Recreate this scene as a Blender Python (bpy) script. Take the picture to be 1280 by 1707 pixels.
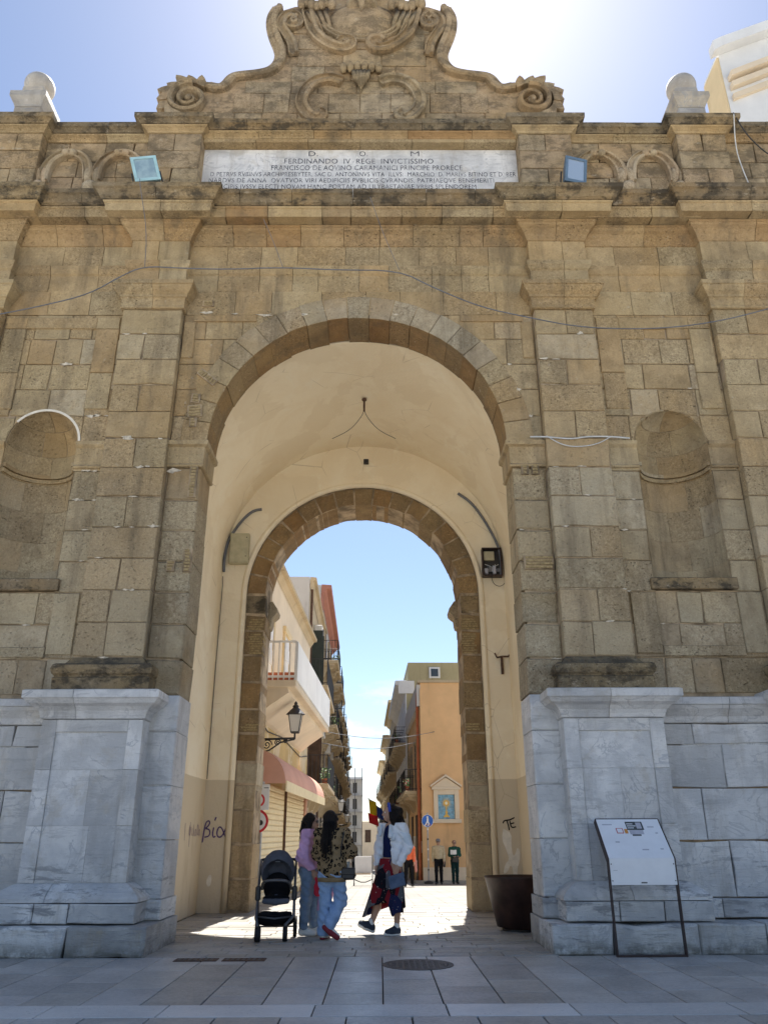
import bpy, bmesh, math, random
import numpy as np
from mathutils import Vector, Matrix, noise as mnoise
random.seed(11)
rnd = random.uniform
R = math.radians
scene = bpy.context.scene
for o in list(bpy.data.objects):
    bpy.data.objects.remove(o)

# ------------------------------------------------------------------ camera
PITCH, YAW, ROLL = R(22.25), R(0.36), R(-0.23)
CAM = Vector((0.35, -11.0, 1.303))
cd = bpy.data.cameras.new('camera')
cd.sensor_fit = 'VERTICAL'; cd.sensor_height = 24.0; cd.lens = 1314.5 / 1707.0 * 24.0
cd.clip_end = 3000
cam = bpy.data.objects.new('camera', cd); scene.collection.objects.link(cam)
_r = Vector((math.cos(YAW), -math.sin(YAW), 0))
_f = Vector((math.sin(YAW) * math.cos(PITCH), math.cos(YAW) * math.cos(PITCH), math.sin(PITCH)))
_u = _r.cross(_f)
_r2 = math.cos(ROLL) * _r + math.sin(ROLL) * _u
_u2 = -math.sin(ROLL) * _r + math.cos(ROLL) * _u
m = Matrix((( _r2.x, _u2.x, -_f.x), (_r2.y, _u2.y, -_f.y), (_r2.z, _u2.z, -_f.z))).to_4x4()
m.translation = CAM
cam.matrix_world = m
scene.camera = cam

# ------------------------------------------------------------------ sky, sun, exposure
SUN_EL, SUN_AZ = R(59.0), R(7.0)          # azimuth from +Y towards +X
world = bpy.data.worlds.new('World'); scene.world = world; world.use_nodes = True
wn = world.node_tree.nodes; wl = world.node_tree.links
sky = wn.new('ShaderNodeTexSky'); sky.sky_type = 'NISHITA'; sky.sun_disc = False
sky.sun_elevation = SUN_EL; sky.sun_rotation = SUN_AZ
sky.altitude = 10; sky.air_density = .9; sky.dust_density = .5; sky.ozone_density = 1.5
bgn = wn['Background']; bgn.inputs['Strength'].default_value = 0.078
# low fair-weather clouds all round the horizon
wtc = wn.new('ShaderNodeTexCoord'); wsep = wn.new('ShaderNodeSeparateXYZ'); wl.new(wtc.outputs['Generated'], wsep.inputs[0])
wmp = wn.new('ShaderNodeMapping'); wmp.inputs['Scale'].default_value = (9, 9, 26); wl.new(wtc.outputs['Generated'], wmp.inputs[0])
wno = wn.new('ShaderNodeTexNoise'); wno.inputs['Scale'].default_value = 1.0; wno.inputs['Detail'].default_value = 6; wno.inputs['Roughness'].default_value = .6; wl.new(wmp.outputs[0], wno.inputs['Vector'])
wr1 = wn.new('ShaderNodeMapRange'); wr1.interpolation_type = 'SMOOTHSTEP'; wl.new(wno.outputs['Fac'], wr1.inputs[0])
for i_, v_ in ((1, .47), (2, .62), (3, 0.), (4, .75)): wr1.inputs[i_].default_value = v_
wr2 = wn.new('ShaderNodeMapRange'); wr2.interpolation_type = 'SMOOTHSTEP'; wl.new(wsep.outputs[2], wr2.inputs[0])
for i_, v_ in ((1, .20), (2, .12), (3, 0.), (4, 1.)): wr2.inputs[i_].default_value = v_
wmu = wn.new('ShaderNodeMath'); wmu.operation = 'MULTIPLY'; wl.new(wr1.outputs[0], wmu.inputs[0]); wl.new(wr2.outputs[0], wmu.inputs[1])
wmx = wn.new('ShaderNodeMix'); wmx.data_type = 'RGBA'; wl.new(wmu.outputs[0], wmx.inputs[0]); wl.new(sky.outputs['Color'], wmx.inputs[6]); wmx.inputs[7].default_value = (7.0, 7.0, 7.2, 1)
wl.new(wmx.outputs[2], bgn.inputs['Color'])
sl = bpy.data.lights.new('sun', 'SUN'); sl.energy = 5.0; sl.angle = R(0.53); sl.color = (1.0, 0.955, 0.88)
sun = bpy.data.objects.new('sun', sl); scene.collection.objects.link(sun)
sdir = Vector((math.sin(SUN_AZ) * math.cos(SUN_EL), math.cos(SUN_AZ) * math.cos(SUN_EL), math.sin(SUN_EL)))
sun.location = sdir * 60
sun.rotation_euler = sdir.to_track_quat('Z', 'Y').to_euler()
vs = scene.view_settings
vs.view_transform = 'Standard'; vs.look = 'None'; vs.gamma = 1.0; vs.use_curve_mapping = False
vs.exposure = 1.22
scene.cycles.max_bounces = 8; scene.cycles.diffuse_bounces = 5
scene.cycles.use_denoising = True
scene.cycles.sample_clamp_indirect = 6

# ------------------------------------------------------------------ materials
class NT:
    def __init__(s, name):
        s.m = bpy.data.materials.new(name); s.m.use_nodes = True
        s.t = s.m.node_tree; s.n = s.t.nodes; s.l = s.t.links
        s.b = s.n['Principled BSDF']
        s.tc = s.n.new('ShaderNodeTexCoord')
    def v(s, sock, val):
        if hasattr(val, 'is_output') or isinstance(val, bpy.types.NodeSocket): s.l.new(val, sock)
        elif isinstance(val, (tuple, list)):
            sock.default_value = tuple(val) + ((1,) if len(sock.default_value) == 4 and len(val) == 3 else ())
        else: sock.default_value = val
    def map(s, scale=(1, 1, 1), loc=(0, 0, 0), rot=(0, 0, 0), src='Object'):
        n = s.n.new('ShaderNodeMapping'); s.l.new(s.tc.outputs[src], n.inputs[0])
        n.inputs['Scale'].default_value = scale; n.inputs['Location'].default_value = loc; n.inputs['Rotation'].default_value = rot
        return n.outputs[0]
    def noise(s, scale, detail=4, rough=.55, vec=None, dist=0, col=False):
        n = s.n.new('ShaderNodeTexNoise'); s.l.new(vec if vec is not None else s.tc.outputs['Object'], n.inputs['Vector'])
        n.inputs['Scale'].default_value = scale; n.inputs['Detail'].default_value = detail
        n.inputs['Roughness'].default_value = rough; n.inputs['Distortion'].default_value = dist
        return n.outputs['Color' if col else 'Fac']
    def vor(s, scale, vec=None, feat='F1', rand=1):
        n = s.n.new('ShaderNodeTexVoronoi'); n.feature = feat
        s.l.new(vec if vec is not None else s.tc.outputs['Object'], n.inputs['Vector'])
        n.inputs['Scale'].default_value = scale; n.inputs['Randomness'].default_value = rand
        return n.outputs['Distance']
    def ramp(s, fac, a, b, ca=0., cb=1.):
        n = s.n.new('ShaderNodeMapRange'); s.l.new(fac, n.inputs[0])
        n.inputs[1].default_value = a; n.inputs[2].default_value = b; n.inputs[3].default_value = ca; n.inputs[4].default_value = cb
        n.interpolation_type = 'SMOOTHSTEP'
        return n.outputs[0]
    def math(s, op, a, b=0.):
        n = s.n.new('ShaderNodeMath'); n.operation = op; s.v(n.inputs[0], a); s.v(n.inputs[1], b); return n.outputs[0]
    def mix(s, f, a, b, mode='MIX'):
        n = s.n.new('ShaderNodeMix'); n.data_type = 'RGBA'; n.blend_type = mode
        s.v(n.inputs[0], f); s.v(n.inputs[6], a); s.v(n.inputs[7], b); return n.outputs[2]
    def rand(s):
        return s.n.new('ShaderNodeObjectInfo').outputs['Random']
    def attr(s, name, typ='OBJECT'):
        n = s.n.new('ShaderNodeAttribute'); n.attribute_type = typ; n.attribute_name = name; return n.outputs['Fac']
    def sep(s, src):
        n = s.n.new('ShaderNodeSeparateXYZ'); s.l.new(src, n.inputs[0]); return n.outputs
    def normz(s):
        g = s.n.new('ShaderNodeNewGeometry'); return s.sep(g.outputs['Normal'])[2]
    def hsv(s, c, h=.5, sa=1., v=1.):
        n = s.n.new('ShaderNodeHueSaturation'); s.v(n.inputs['Hue'], h); s.v(n.inputs['Saturation'], sa); s.v(n.inputs['Value'], v); s.l.new(c, n.inputs['Color']); return n.outputs[0]
    def bump(s, h, strength=.3, dist=.02):
        n = s.n.new('ShaderNodeBump'); n.inputs['Strength'].default_value = strength; n.inputs['Distance'].default_value = dist
        s.l.new(h, n.inputs['Height']); s.l.new(n.outputs[0], s.b.inputs['Normal'])
    def out(s, col, rough=.85, spec=.3, metal=0.):
        s.v(s.b.inputs['Base Color'], col); s.v(s.b.inputs['Roughness'], rough)
        s.b.inputs['Specular IOR Level'].default_value = spec; s.b.inputs['Metallic'].default_value = metal
        return s.m

def mat_plain(name, col, rough=.7, spec=.3, metal=0., var=.12, vscale=6., bump=.0, bscale=60.):
    k = NT(name)
    n = k.noise(vscale, 5, .6)
    c = k.mix(k.ramp(n, .3, .7), tuple(x * (1 - var) for x in col), tuple(min(1, x * (1 + var)) for x in col))
    if bump: k.bump(k.noise(bscale, 3), bump, .01)
    return k.out(c, rough, spec, metal)

def mat_tuff(name, a=(.53, .405, .24), b=(.39, .295, .17), grey=(.44, .385, .285), lichen=.75, zgrey=True, pits=1.0, crust=0.):
    """soft yellow-brown calcarenite ashlar: every block its own tone, pitted, streaked"""
    k = NT(name)
    rn = k.rand()
    big = k.noise(.55, 4, .6)
    rp = k.ramp(k.math('FRACT', k.math('MULTIPLY', rn, 3.77)), .25, .8)
    mid = k.noise(3.2, 6, .65)
    fine = k.noise(38, 4, .7)
    c = k.mix(k.ramp(mid, .32, .68), b, a)
    c = k.mix(k.ramp(big, .42, .62, 0, .5), c, (.44, .31, .155))
    z = k.sep(k.tc.outputs['Object'])[2]
    if zgrey:
        zz = k.math('ADD', z, k.math('MULTIPLY', k.math('SUBTRACT', big, .5), 5.))
        c = k.mix(k.ramp(zz, 8.6, 3.4, 0., .62), c, grey)
    # block-to-block tone
    c = k.hsv(c, k.math('ADD', k.math('MULTIPLY', rn, .012), .494), k.ramp(rn, 0, 1, 1.12, .98), k.ramp(k.math('FRACT', k.math('MULTIPLY', rn, 7.31)), 0, 1, .92, 1.07))
    c = k.mix(k.math('MULTIPLY', k.attr('tint'), k.ramp(k.noise(6, 4, .7), .3, .6, .45, .95)), c, (.56, .50, .38))
    c = k.mix(k.math('MULTIPLY', k.ramp(fine, .38, .58, .55, 0), k.ramp(rp, 0, 1, .35, .85)), c, (.23, .175, .105))
    c = k.mix(k.math('MULTIPLY', k.ramp(fine, .54, .70, 0, .5), k.ramp(rp, 0, 1, .35, .85)), c, (.64, .53, .37))
    # run-off streaks and soot
    bl = k.noise(.9, 7, .7, k.map((1, 1, .75), (21, 4, 9)))
    c = k.mix(k.ramp(bl, .5, .66, 0, .55), c, (.20, .15, .09))
    st = k.noise(1.0, 5, .65, k.map((2.6, 2.6, .32)))
    c = k.mix(k.ramp(st, .5, .72, 0, .62), c, (.15, .118, .078))
    sp = k.noise(11, 6, .75)
    c = k.mix(k.ramp(sp, .60, .72, 0, .45), c, (.16, .12, .075))
    c = k.mix(k.ramp(k.noise(8.3, 5, .7, k.map((1, 1, 1), (31, 7, 3))), .64, .74, 0, .5), c, (.58, .51, .40))
    if crust:
        cn = k.noise(2.4, 7, .72, k.map((1, 1, 1.6), (7, 3, 1)))
        c = k.mix(k.ramp(cn, .45, .60, 0, crust), c, (.055, .048, .038))
        c = k.mix(k.ramp(k.noise(4.1, 6, .7, k.map((1, 1, 2), (1, 8, 2))), .6, .7, 0, .5), c, (.52, .45, .34))
    if lichen:
        nz = k.normz()
        ln = k.noise(7, 5, .7)
        f = k.math('MULTIPLY', k.ramp(nz, .25, .75), k.ramp(ln, .35, .6, .3, 1.0))
        c = k.mix(k.math('MULTIPLY', f, lichen), c, (.085, .078, .062))
    pit = k.vor(15, k.map((1, 1, 1.6)))
    pit2 = k.vor(75)
    ph = k.math('MULTIPLY', k.ramp(pit, .05, .32), k.ramp(k.noise(2.1, 3), .35, .65, .4, 1.))
    h = k.math('ADD', k.math('ADD', k.math('MULTIPLY', ph, .7 * pits), k.math('MULTIPLY', k.ramp(pit2, .02, .3), .35 * pits)), k.math('ADD', k.math('MULTIPLY', fine, .5), k.math('MULTIPLY', mid, 1.2)))
    c = k.mix(k.math('MULTIPLY', k.ramp(pit, .25, .1, 0, .85 * min(1, pits)), k.math('MULTIPLY', rp, k.ramp(k.noise(5, 3), .4, .6))), c, (.10, .072, .042))
    c = k.mix(k.math('MULTIPLY', k.ramp(k.noise(16, 5, .75), .47, .62, 0, .42), rp), c, (.19, .135, .075))
    k.bump(h, .85, .028)
    return k.out(c, .93, .15)

def mat_marble(name, a=(.76, .745, .72), b=(.54, .54, .54), dirt=.5):
    k = NT(name)
    rn = k.rand()
    off = k.n.new('ShaderNodeVectorMath'); off.operation = 'MULTIPLY_ADD'
    k.l.new(rn, off.inputs[0]); off.inputs[1].default_value = (17, 9, 23); k.l.new(k.tc.outputs['Object'], off.inputs[2])
    ov = off.outputs[0]
    v1 = k.noise(1.5, 7, .62, ov, .7)
    vein = k.noise(1.7, 5, .55, ov, 1.1)
    vf = k.math('ABSOLUTE', k.math('SUBTRACT', vein, .5))
    c = k.mix(k.ramp(v1, .36, .64), b, a)
    c = k.mix(k.math('MULTIPLY', k.ramp(vf, .02, .0, 0, .55), k.ramp(v1, .4, .6)), c, (.33, .345, .375))
    c = k.hsv(c, .5, k.ramp(rn, 0, 1, .5, 1.3), k.ramp(k.math('FRACT', k.math('MULTIPLY', rn, 5.7)), 0, 1, .82, 1.08))
    fl = k.noise(9, 7, .78, k.map((1, 1, 2.2)))
    c = k.mix(k.ramp(fl, .56, .68, 0, .42), c, (.36, .37, .385))
    c = k.mix(k.ramp(fl, .42, .34, 0, .35), c, (.76, .755, .75))
    st = k.noise(1.3, 6, .7, k.map((3, 3, .45)))
    c = k.mix(k.ramp(st, .5, .72, 0, dirt), c, (.36, .325, .275))
    wr = k.noise(2.2, 6, .7)
    c = k.mix(k.ramp(wr, .56, .68, 0, .6 * dirt), c, (.47, .40, .29))
    z = k.sep(k.tc.outputs['Object'])[2]
    ft = k.math('MULTIPLY', k.ramp(z, .22, .0), k.ramp(k.noise(3.5, 5, .7), .38, .6))
    c = k.mix(k.math('MULTIPLY', ft, .8), c, (.13, .125, .10))
    c = k.mix(k.attr('tint'), c, (.42, .42, .415))
    lay = k.noise(3.2, 7, .75, k.map((.55, .55, 3.4)), .4)
    low = k.ramp(z, 1.25, .75, .35, 1.)
    c = k.mix(k.math('MULTIPLY', k.ramp(lay, .54, .62, 0, .8), low), c, (.27, .27, .275))
    h = k.math('ADD', k.math('MULTIPLY', fl, 1.3), k.math('ADD', k.noise(60, 3), k.math('MULTIPLY', k.math('MULTIPLY', lay, low), 7.)))
    k.bump(h, .6, .016)
    return k.out(c, .6, .3)

def mat_plaster(name, a=(.88, .78, .59), b=(.83, .71, .51), dado=None):
    k = NT(name)
    n = k.noise(.9, 6, .62, None, .6)
    c = k.mix(k.ramp(n, .35, .65), b, a)
    p = k.noise(1.5, 7, .7, k.map((1, 1, 1), (5, 2, 8)), 1.2)
    c = k.mix(k.ramp(p, .56, .66, 0, .55), c, (.88, .80, .63))
    p2 = k.noise(.7, 5, .6, k.map((1, 1, 1), (15, 9, 1)), .5)
    c = k.mix(k.ramp(p2, .52, .56, 0, .5), c, (.77, .65, .46))
    z = k.sep(k.tc.outputs['Object'])[2]
    if dado:
        zz = k.math('ADD', z, k.math('MULTIPLY', k.math('SUBTRACT', n, .5), .03))
        c = k.mix(k.ramp(zz, dado + .01, dado - .01), c, (.62, .52, .37))
        st = k.noise(1.0, 5, .65, k.map((3.5, 3.5, .6)))
        c = k.mix(k.math('MULTIPLY', k.ramp(st, .5, .7, 0, .6), k.ramp(z, 2.2, .2)), c, (.42, .32, .2))
    gr = k.noise(25, 5, .75)
    c = k.mix(k.ramp(gr, .6, .75, 0, .25), c, (.42, .31, .19))
    h = k.math('ADD', k.math('MULTIPLY', n, 2.), k.math('ADD', k.noise(9, 4), k.math('MULTIPLY', gr, .4)))
    cr = k.vor(1.1, k.map((1, 1, .8)), 'DISTANCE_TO_EDGE')
    c = k.mix(k.math('MULTIPLY', k.ramp(cr, .008, .0, 0, .5), k.ramp(k.noise(1.3, 2), .5, .6)), c, (.34, .25, .15))
    k.bump(h, .3, .03)
    return k.out(c, .9, .15)

M = {}
M['tuff'] = mat_tuff('weathered_tuff')
M['tuff_red'] = mat_tuff('brown_tuff', (.46, .32, .175), (.34, .23, .125), (.26, .2, .14), .75, False, 1.3)
M['tuff_dark'] = mat_tuff('lichened_tuff', (.27, .22, .15), (.17, .14, .095), (.2, .18, .15), .9, False, 1.3, .85)
M['tuff_grey'] = mat_tuff('grey_lower_tuff', (.48, .405, .29), (.36, .30, .21), (.33, .31, .27), .4, False)
M['carved'] = mat_tuff('carved_tuff', (.50, .39, .26), (.37, .285, .185), (.3, .26, .2), .7, False, .7, .5)
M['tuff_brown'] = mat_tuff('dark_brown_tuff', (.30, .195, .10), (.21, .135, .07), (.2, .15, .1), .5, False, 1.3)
M['carved_pale'] = mat_tuff('pale_carved_stone', (.62, .51, .37), (.50, .40, .28), (.5, .45, .35), .6, False, .5, .12)
M['mortar'] = mat_plain('old_mortar', (.33, .255, .17), .95, .1, var=.5, vscale=3, bump=.4)
M['marble'] = mat_marble('weathered_marble')
M['marble_dirty'] = mat_marble('dirty_marble', (.55, .53, .49), (.38, .37, .36), .8)
M['plaster'] = mat_plaster('peach_plaster', dado=2.28)
M['plaster_patch'] = mat_plain('bare_render', (.74, .68, .57), .95, .1)
M['brick'] = mat_plain('thin_old_brick', (.33, .25, .13), .9, .1, var=.3, vscale=25, bump=.3)
M['iron'] = mat_plain('black_iron', (.025, .024, .024), .5, .5)
M['rust'] = mat_plain('rusty_iron', (.10, .055, .035), .75, .3, var=.4, vscale=14)
M['cable'] = mat_plain('grey_cable', (.16, .165, .18), .6, .3)
M['cable_w'] = mat_plain('white_cable', (.62, .62, .6), .6, .3)

# ------------------------------------------------------------------ mesh helpers
COL = scene.collection
def mk(name, verts, faces, mat, parent=None, smooth=False, **props):
    me = bpy.data.meshes.new(name)
    me.from_pydata([tuple(v) for v in verts], [], [tuple(f) for f in faces])
    if mat is not None: me.materials.append(M[mat] if isinstance(mat, str) else mat)
    if smooth: me.polygons.foreach_set('use_smooth', [True] * len(me.polygons))
    me.update()
    o = bpy.data.objects.new(name, me); COL.objects.link(o)
    if parent is not None: o.parent = parent
    for k_, v_ in props.items(): o[k_] = v_
    return o
def thing(name, loc, label, cat, group=None, rz=0):
    o = bpy.data.objects.new(name, None); COL.objects.link(o)
    o.empty_display_size = .2
    o.location = loc; o.rotation_euler = (0, 0, rz)
    o['label'] = label; o['category'] = cat
    if group: o['group'] = group
    return o
def tag(o, label, cat, group=None):
    o['label'] = label; o['category'] = cat
    if group: o['group'] = group
    return o
class MB:
    """collects shapes for ONE mesh"""
    def __init__(s): s.V = []; s.F = []
    def add(s, v, f):
        b = len(s.V); s.V += [tuple(p) for p in v]; s.F += [tuple(i + b for i in q) for q in f]; return s
    def box(s, x0, x1, y0, y1, z0, z1):
        v = [(x0, y0, z0), (x1, y0, z0), (x1, y1, z0), (x0, y1, z0), (x0, y0, z1), (x1, y0, z1), (x1, y1, z1), (x0, y1, z1)]
        return s.add(v, [(0, 3, 2, 1), (4, 5, 6, 7), (0, 1, 5, 4), (1, 2, 6, 5), (2, 3, 7, 6), (3, 0, 4, 7)])
    def bbox(s, x0, x1, y0, y1, z0, z1, c=.006):
        """box with chamfered edges"""
        bm = bmesh.new(); bmesh.ops.create_cube(bm, size=1)
        for v in bm.verts: v.co = ((x0 + x1) / 2 + v.co.x * (x1 - x0), (y0 + y1) / 2 + v.co.y * (y1 - y0), (z0 + z1) / 2 + v.co.z * (z1 - z0))
        bmesh.ops.bevel(bm, geom=bm.edges[:], offset=c, segments=1, affect='EDGES', profile=.5)
        bm.verts.index_update()
        s.add([v.co[:] for v in bm.verts], [[v.index for v in f.verts] for f in bm.faces]); bm.free(); return s
    def tube(s, pts, r, n=6, cap=True, r1=None):
        pts = [Vector(p) for p in pts]; N = len(pts); rings = []
        up = Vector((0, 0, 1)); prev = None
        for i, p in enumerate(pts):
            t = (pts[min(i + 1, N - 1)] - pts[max(i - 1, 0)])
            if t.length < 1e-9: t = Vector((0, 0, 1))
            t.normalize()
            if prev is None:
                a = t.cross(up)
                if a.length < 1e-3: a = t.cross(Vector((1, 0, 0)))
            else:
                a = prev - t * prev.dot(t)
                if a.length < 1e-4: a = t.cross(up)
            a.normalize(); prev = a; b = t.cross(a)
            rr = r if r1 is None else r + (r1 - r) * i / max(1, N - 1)
            if isinstance(r, (list, tuple)): rr = r[i]
            rings.append([p + (a * math.cos(2 * math.pi * j / n) + b * math.sin(2 * math.pi * j / n)) * rr for j in range(n)])
        v = [q for rg in rings for q in rg]
        f = [(i * n + j, i * n + (j + 1) % n, (i + 1) * n + (j + 1) % n, (i + 1) * n + j) for i in range(N - 1) for j in range(n)]
        if cap: f += [tuple(range(n))[::-1], tuple((N - 1) * n + j for j in range(n))]
        return s.add(v, f)
    def lathe(s, prof, cx, cy, cz=0, n=24, ax='z'):
        v = []; f = []
        for r_, z_ in prof:
            for j in range(n):
                a = 2 * math.pi * j / n
                if ax == 'z': v.append((cx + r_ * math.cos(a), cy + r_ * math.sin(a), cz + z_))
                elif ax == 'x': v.append((cx + z_, cy + r_ * math.cos(a), cz + r_ * math.sin(a)))
                else: v.append((cx + r_ * math.cos(a), cy + z_, cz + r_ * math.sin(a)))
        P = len(prof)
        for i in range(P - 1):
            for j in range(n): f.append((i * n + j, i * n + (j + 1) % n, (i + 1) * n + (j + 1) % n, (i + 1) * n + j))
        f.append(tuple(range(n))[::-1]); f.append(tuple((P - 1) * n + j for j in range(n)))
        return s.add(v, f)
    def ball(s, c, r, n=10, sq=(1, 1, 1)):
        c = Vector(c); v = []; f = []; m_ = n // 2 + 1
        for i in range(m_ + 1):
            th = math.pi * i / m_
            for j in range(n):
                a = 2 * math.pi * j / n
                v.append((c.x + r * sq[0] * math.sin(th) * math.cos(a), c.y + r * sq[1] * math.sin(th) * math.sin(a), c.z + r * sq[2] * math.cos(th)))
        for i in range(m_):
            for j in range(n): f.append((i * n + j, (i + 1) * n + j, (i + 1) * n + (j + 1) % n, i * n + (j + 1) % n))
        return s.add(v, f)
    def prism(s, poly, y0, y1, T=None):
        """polygon in XZ extruded in Y, closed"""
        n = len(poly)
        v = [(x, y0, z) for x, z in poly] + [(x, y1, z) for x, z in poly]
        if T: v = [T(*p) for p in v]
        f = [tuple(range(n)), tuple(range(2 * n - 1, n - 1, -1))] + [(i, i + n, (i + 1) % n + n, (i + 1) % n) for i in range(n)]
        return s.add(v, f)
    def ribbon(s, path, prof, closed=False):
        """sweep a relief profile along a path lying in an XZ plane. path: (x,z) list; prof: (across, height, i.e. -Y)"""
        N = len(path); P = len(prof); v = []
        for i in range(N):
            a = path[(i - 1) % N if closed else max(i - 1, 0)]; b = path[(i + 1) % N if closed else min(i + 1, N - 1)]
            tx, tz = b[0] - a[0], b[1] - a[1]; L = math.hypot(tx, tz) or 1
            nx, nz = -tz / L, tx / L
            sc = path[i][2] if len(path[i]) > 2 else 1.
            for u, h in prof: v.append((path[i][0] + nx * u * sc, -h * (sc ** .5), path[i][1] + nz * u * sc))
        f = [(i * P + j, i * P + j + 1, ((i + 1) % N) * P + j + 1, ((i + 1) % N) * P + j) for i in range(N if closed else N - 1) for j in range(P - 1)]
        if not closed: f += [tuple(range(P))[::-1], tuple((N - 1) * P + j for j in range(P))]
        return s.add(v, f)
    def shift(s, d):
        s.V = [(a + d[0], b + d[1], c + d[2]) for a, b, c in s.V]; return s
    def build(s, name, mat, parent=None, smooth=False, fix=False, **props):
        o = mk(name, s.V, s.F, mat, parent, smooth, **props)
        if fix:
            bm = bmesh.new(); bm.from_mesh(o.data); bmesh.ops.recalc_face_normals(bm, faces=bm.faces[:]); bm.to_mesh(o.data); bm.free()
        return o

def stone(poly, yf, yb, name, mat, parent, ch=.009, jit=.008, tilt=.004, gap=.0032, seg=.3, tint=0., erode=False):
    """one ashlar block: outline (x,z) CCW seen from the front (-Y), chipped and chamfered, front at yf"""
    n = len(poly)
    # shrink by the joint gap, subdivide, jitter
    def inset(pl, d):
        q = []
        n_ = len(pl)
        for i in range(n_):
            p0, p1, p2 = pl[i - 1], pl[i], pl[(i + 1) % n_]
            e1 = (p1[0] - p0[0], p1[1] - p0[1]); e2 = (p2[0] - p1[0], p2[1] - p1[1])
            l1 = math.hypot(*e1) or 1e-9; l2 = math.hypot(*e2) or 1e-9
            n1 = (-e1[1] / l1, e1[0] / l1); n2 = (-e2[1] / l2, e2[0] / l2)
            bx, bz = n1[0] + n2[0], n1[1] + n2[1]; den = 1 + n1[0] * n2[0] + n1[1] * n2[1]
            den = max(den, .35)
            q.append((p1[0] + bx * d / den, p1[1] + bz * d / den))
        return q
    pl = inset(poly, gap)
    sub = []
    for i in range(n):
        a, b = pl[i], pl[(i + 1) % n]; L = math.hypot(b[0] - a[0], b[1] - a[1]); k = max(1, min(3, int(L / seg)))
        nx, nz = -(b[1] - a[1]) / (L or 1), (b[0] - a[0]) / (L or 1)
        for j in range(k):
            t = (j + (rnd(-.2, .2) if j else 0)) / k; w = abs(rnd(-jit, jit)) + (rnd(.005, .03) if random.random() < .16 and jit > .004 else 0)
            sub.append((a[0] + (b[0] - a[0]) * t + nx * w, a[1] + (b[1] - a[1]) * t + nz * w))
    ins = inset(sub, ch * rnd(.8, 1.6))
    N = len(sub); cx = sum(p[0] for p in sub) / N; cz = sum(p[1] for p in sub) / N
    ta, tb, off = rnd(-tilt, tilt), rnd(-tilt, tilt), rnd(-tilt, tilt) * .8
    if erode and random.random() < .13: off += rnd(.008, .02); ch = ch * 1.8
    fy = lambda p: yf + off + ta * (p[0] - cx) + tb * (p[1] - cz)
    v = [(p[0], fy(p), p[1]) for p in ins] + [(p[0], fy(p) + ch, p[1]) for p in sub] + [(p[0], yb, p[1]) for p in sub]
    f = [tuple(range(N))]
    for r_ in (0, N):
        f += [(r_ + i, r_ + N + i, r_ + N + (i + 1) % N, r_ + (i + 1) % N) for i in range(N)]
    o = mk(name, v, f, mat, parent)
    if tint: o['tint'] = tint
    return o
def rect(x0, x1, z0, z1): return [(x0, z0), (x1, z0), (x1, z1), (x0, z1)]
def above_arc(x0, x1, z0, z1, cx, zs, r, k=8):
    """rectangle minus the disc below an arc; None if nothing is left"""
    xs = [x0 + (x1 - x0) * i / k for i in range(k + 1)]
    def arc(x):
        q = r * r - (x - cx) ** 2
        return zs + math.sqrt(q) if q > 0 else -9e9
    if all(arc(x) <= z0 for x in xs): return rect(x0, x1, z0, z1)
    low = [(x, max(z0, arc(x))) for x in xs]
    good = [p for p in low if p[1] < z1 - .004]
    if len(good) < 2: return None
    # exact crossing of arc and the top edge
    q = r * r - (z1 - zs) ** 2
    if q > 0 and z1 > zs:
        for s_ in (-1, 1):
            xc = cx + s_ * math.sqrt(q)
            if x0 < xc < x1: good.append((xc, z1 - .0005))
    # crossing with the bottom edge
    q = r * r - (z0 - zs) ** 2
    if q > 0 and z0 >= zs:
        for s_ in (-1, 1):
            xc = cx + s_ * math.sqrt(q)
            if x0 < xc < x1: good.append((xc, z0))
    good.sort()
    poly = [good[0]]
    for p in good[1:]:
        if abs(p[0] - poly[-1][0]) > .012: poly.append(p)
    top = [(poly[-1][0], z1), (poly[0][0], z1)]
    if z1 - poly[-1][1] < .01: top = top[1:]
    if z1 - poly[0][1] < .01: top = top[:-1]
    # collinear bottom points collapse
    out = []
    for i, p in enumerate(poly):
        if 0 < i < len(poly) - 1 and abs(p[1] - z0) < 1e-6 and abs(poly[i - 1][1] - z0) < 1e-6 and abs(poly[i + 1][1] - z0) < 1e-6: continue
        out.append(p)
    out += top
    a = 0
    for i in range(len(out)):
        p, q_ = out[i], out[(i + 1) % len(out)]; a += p[0] * q_[1] - q_[0] * p[1]
    if len(out) < 3 or a < .012: return None
    return out
def mould(xa, xb, Y, prof, yb, name, mat, parent, retL=False, retR=False, jit=.004, tint=0.):
    """a length of moulding along X; prof = (out, z) bottom to top; returns with mitres where asked"""
    v = []; f = []; n = len(prof)
    dj = rnd(-jit, jit)
    for d, z in prof:
        l = xa - (d if retL else 0); r_ = xb + (d if retR else 0); y = Y - d + dj
        v += [(l, yb, z), (l, y, z), (r_, y, z), (r_, yb, z)]
    for i in range(n - 1):
        for s_ in range(3):
            a = i * 4 + s_; f.append((a, a + 1, a + 5, a + 4))
    f += [(3, 2, 1, 0), (n * 4 - 4, n * 4 - 3, n * 4 - 2, n * 4 - 1)]
    o = mk(name, v, f, mat, parent)
    if tint: o['tint'] = tint
    return o
def run_mould(xa, xb, Y, prof, yb, name, mat, parent, n, retL=False, retR=False, gap=.004, mats=None):
    cs = [xa] + sorted(xa + (xb - xa) * (i + rnd(-.2, .2)) / n for i in range(1, n)) + [xb]
    for i in range(n):
        mm = random.choice(mats) if mats else mat
        mould(cs[i] + (gap if i else 0), cs[i + 1] - (gap if i < n - 1 else 0), Y, prof, yb, name, mm, parent, retL and i == 0, retR and i == n - 1)
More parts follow.
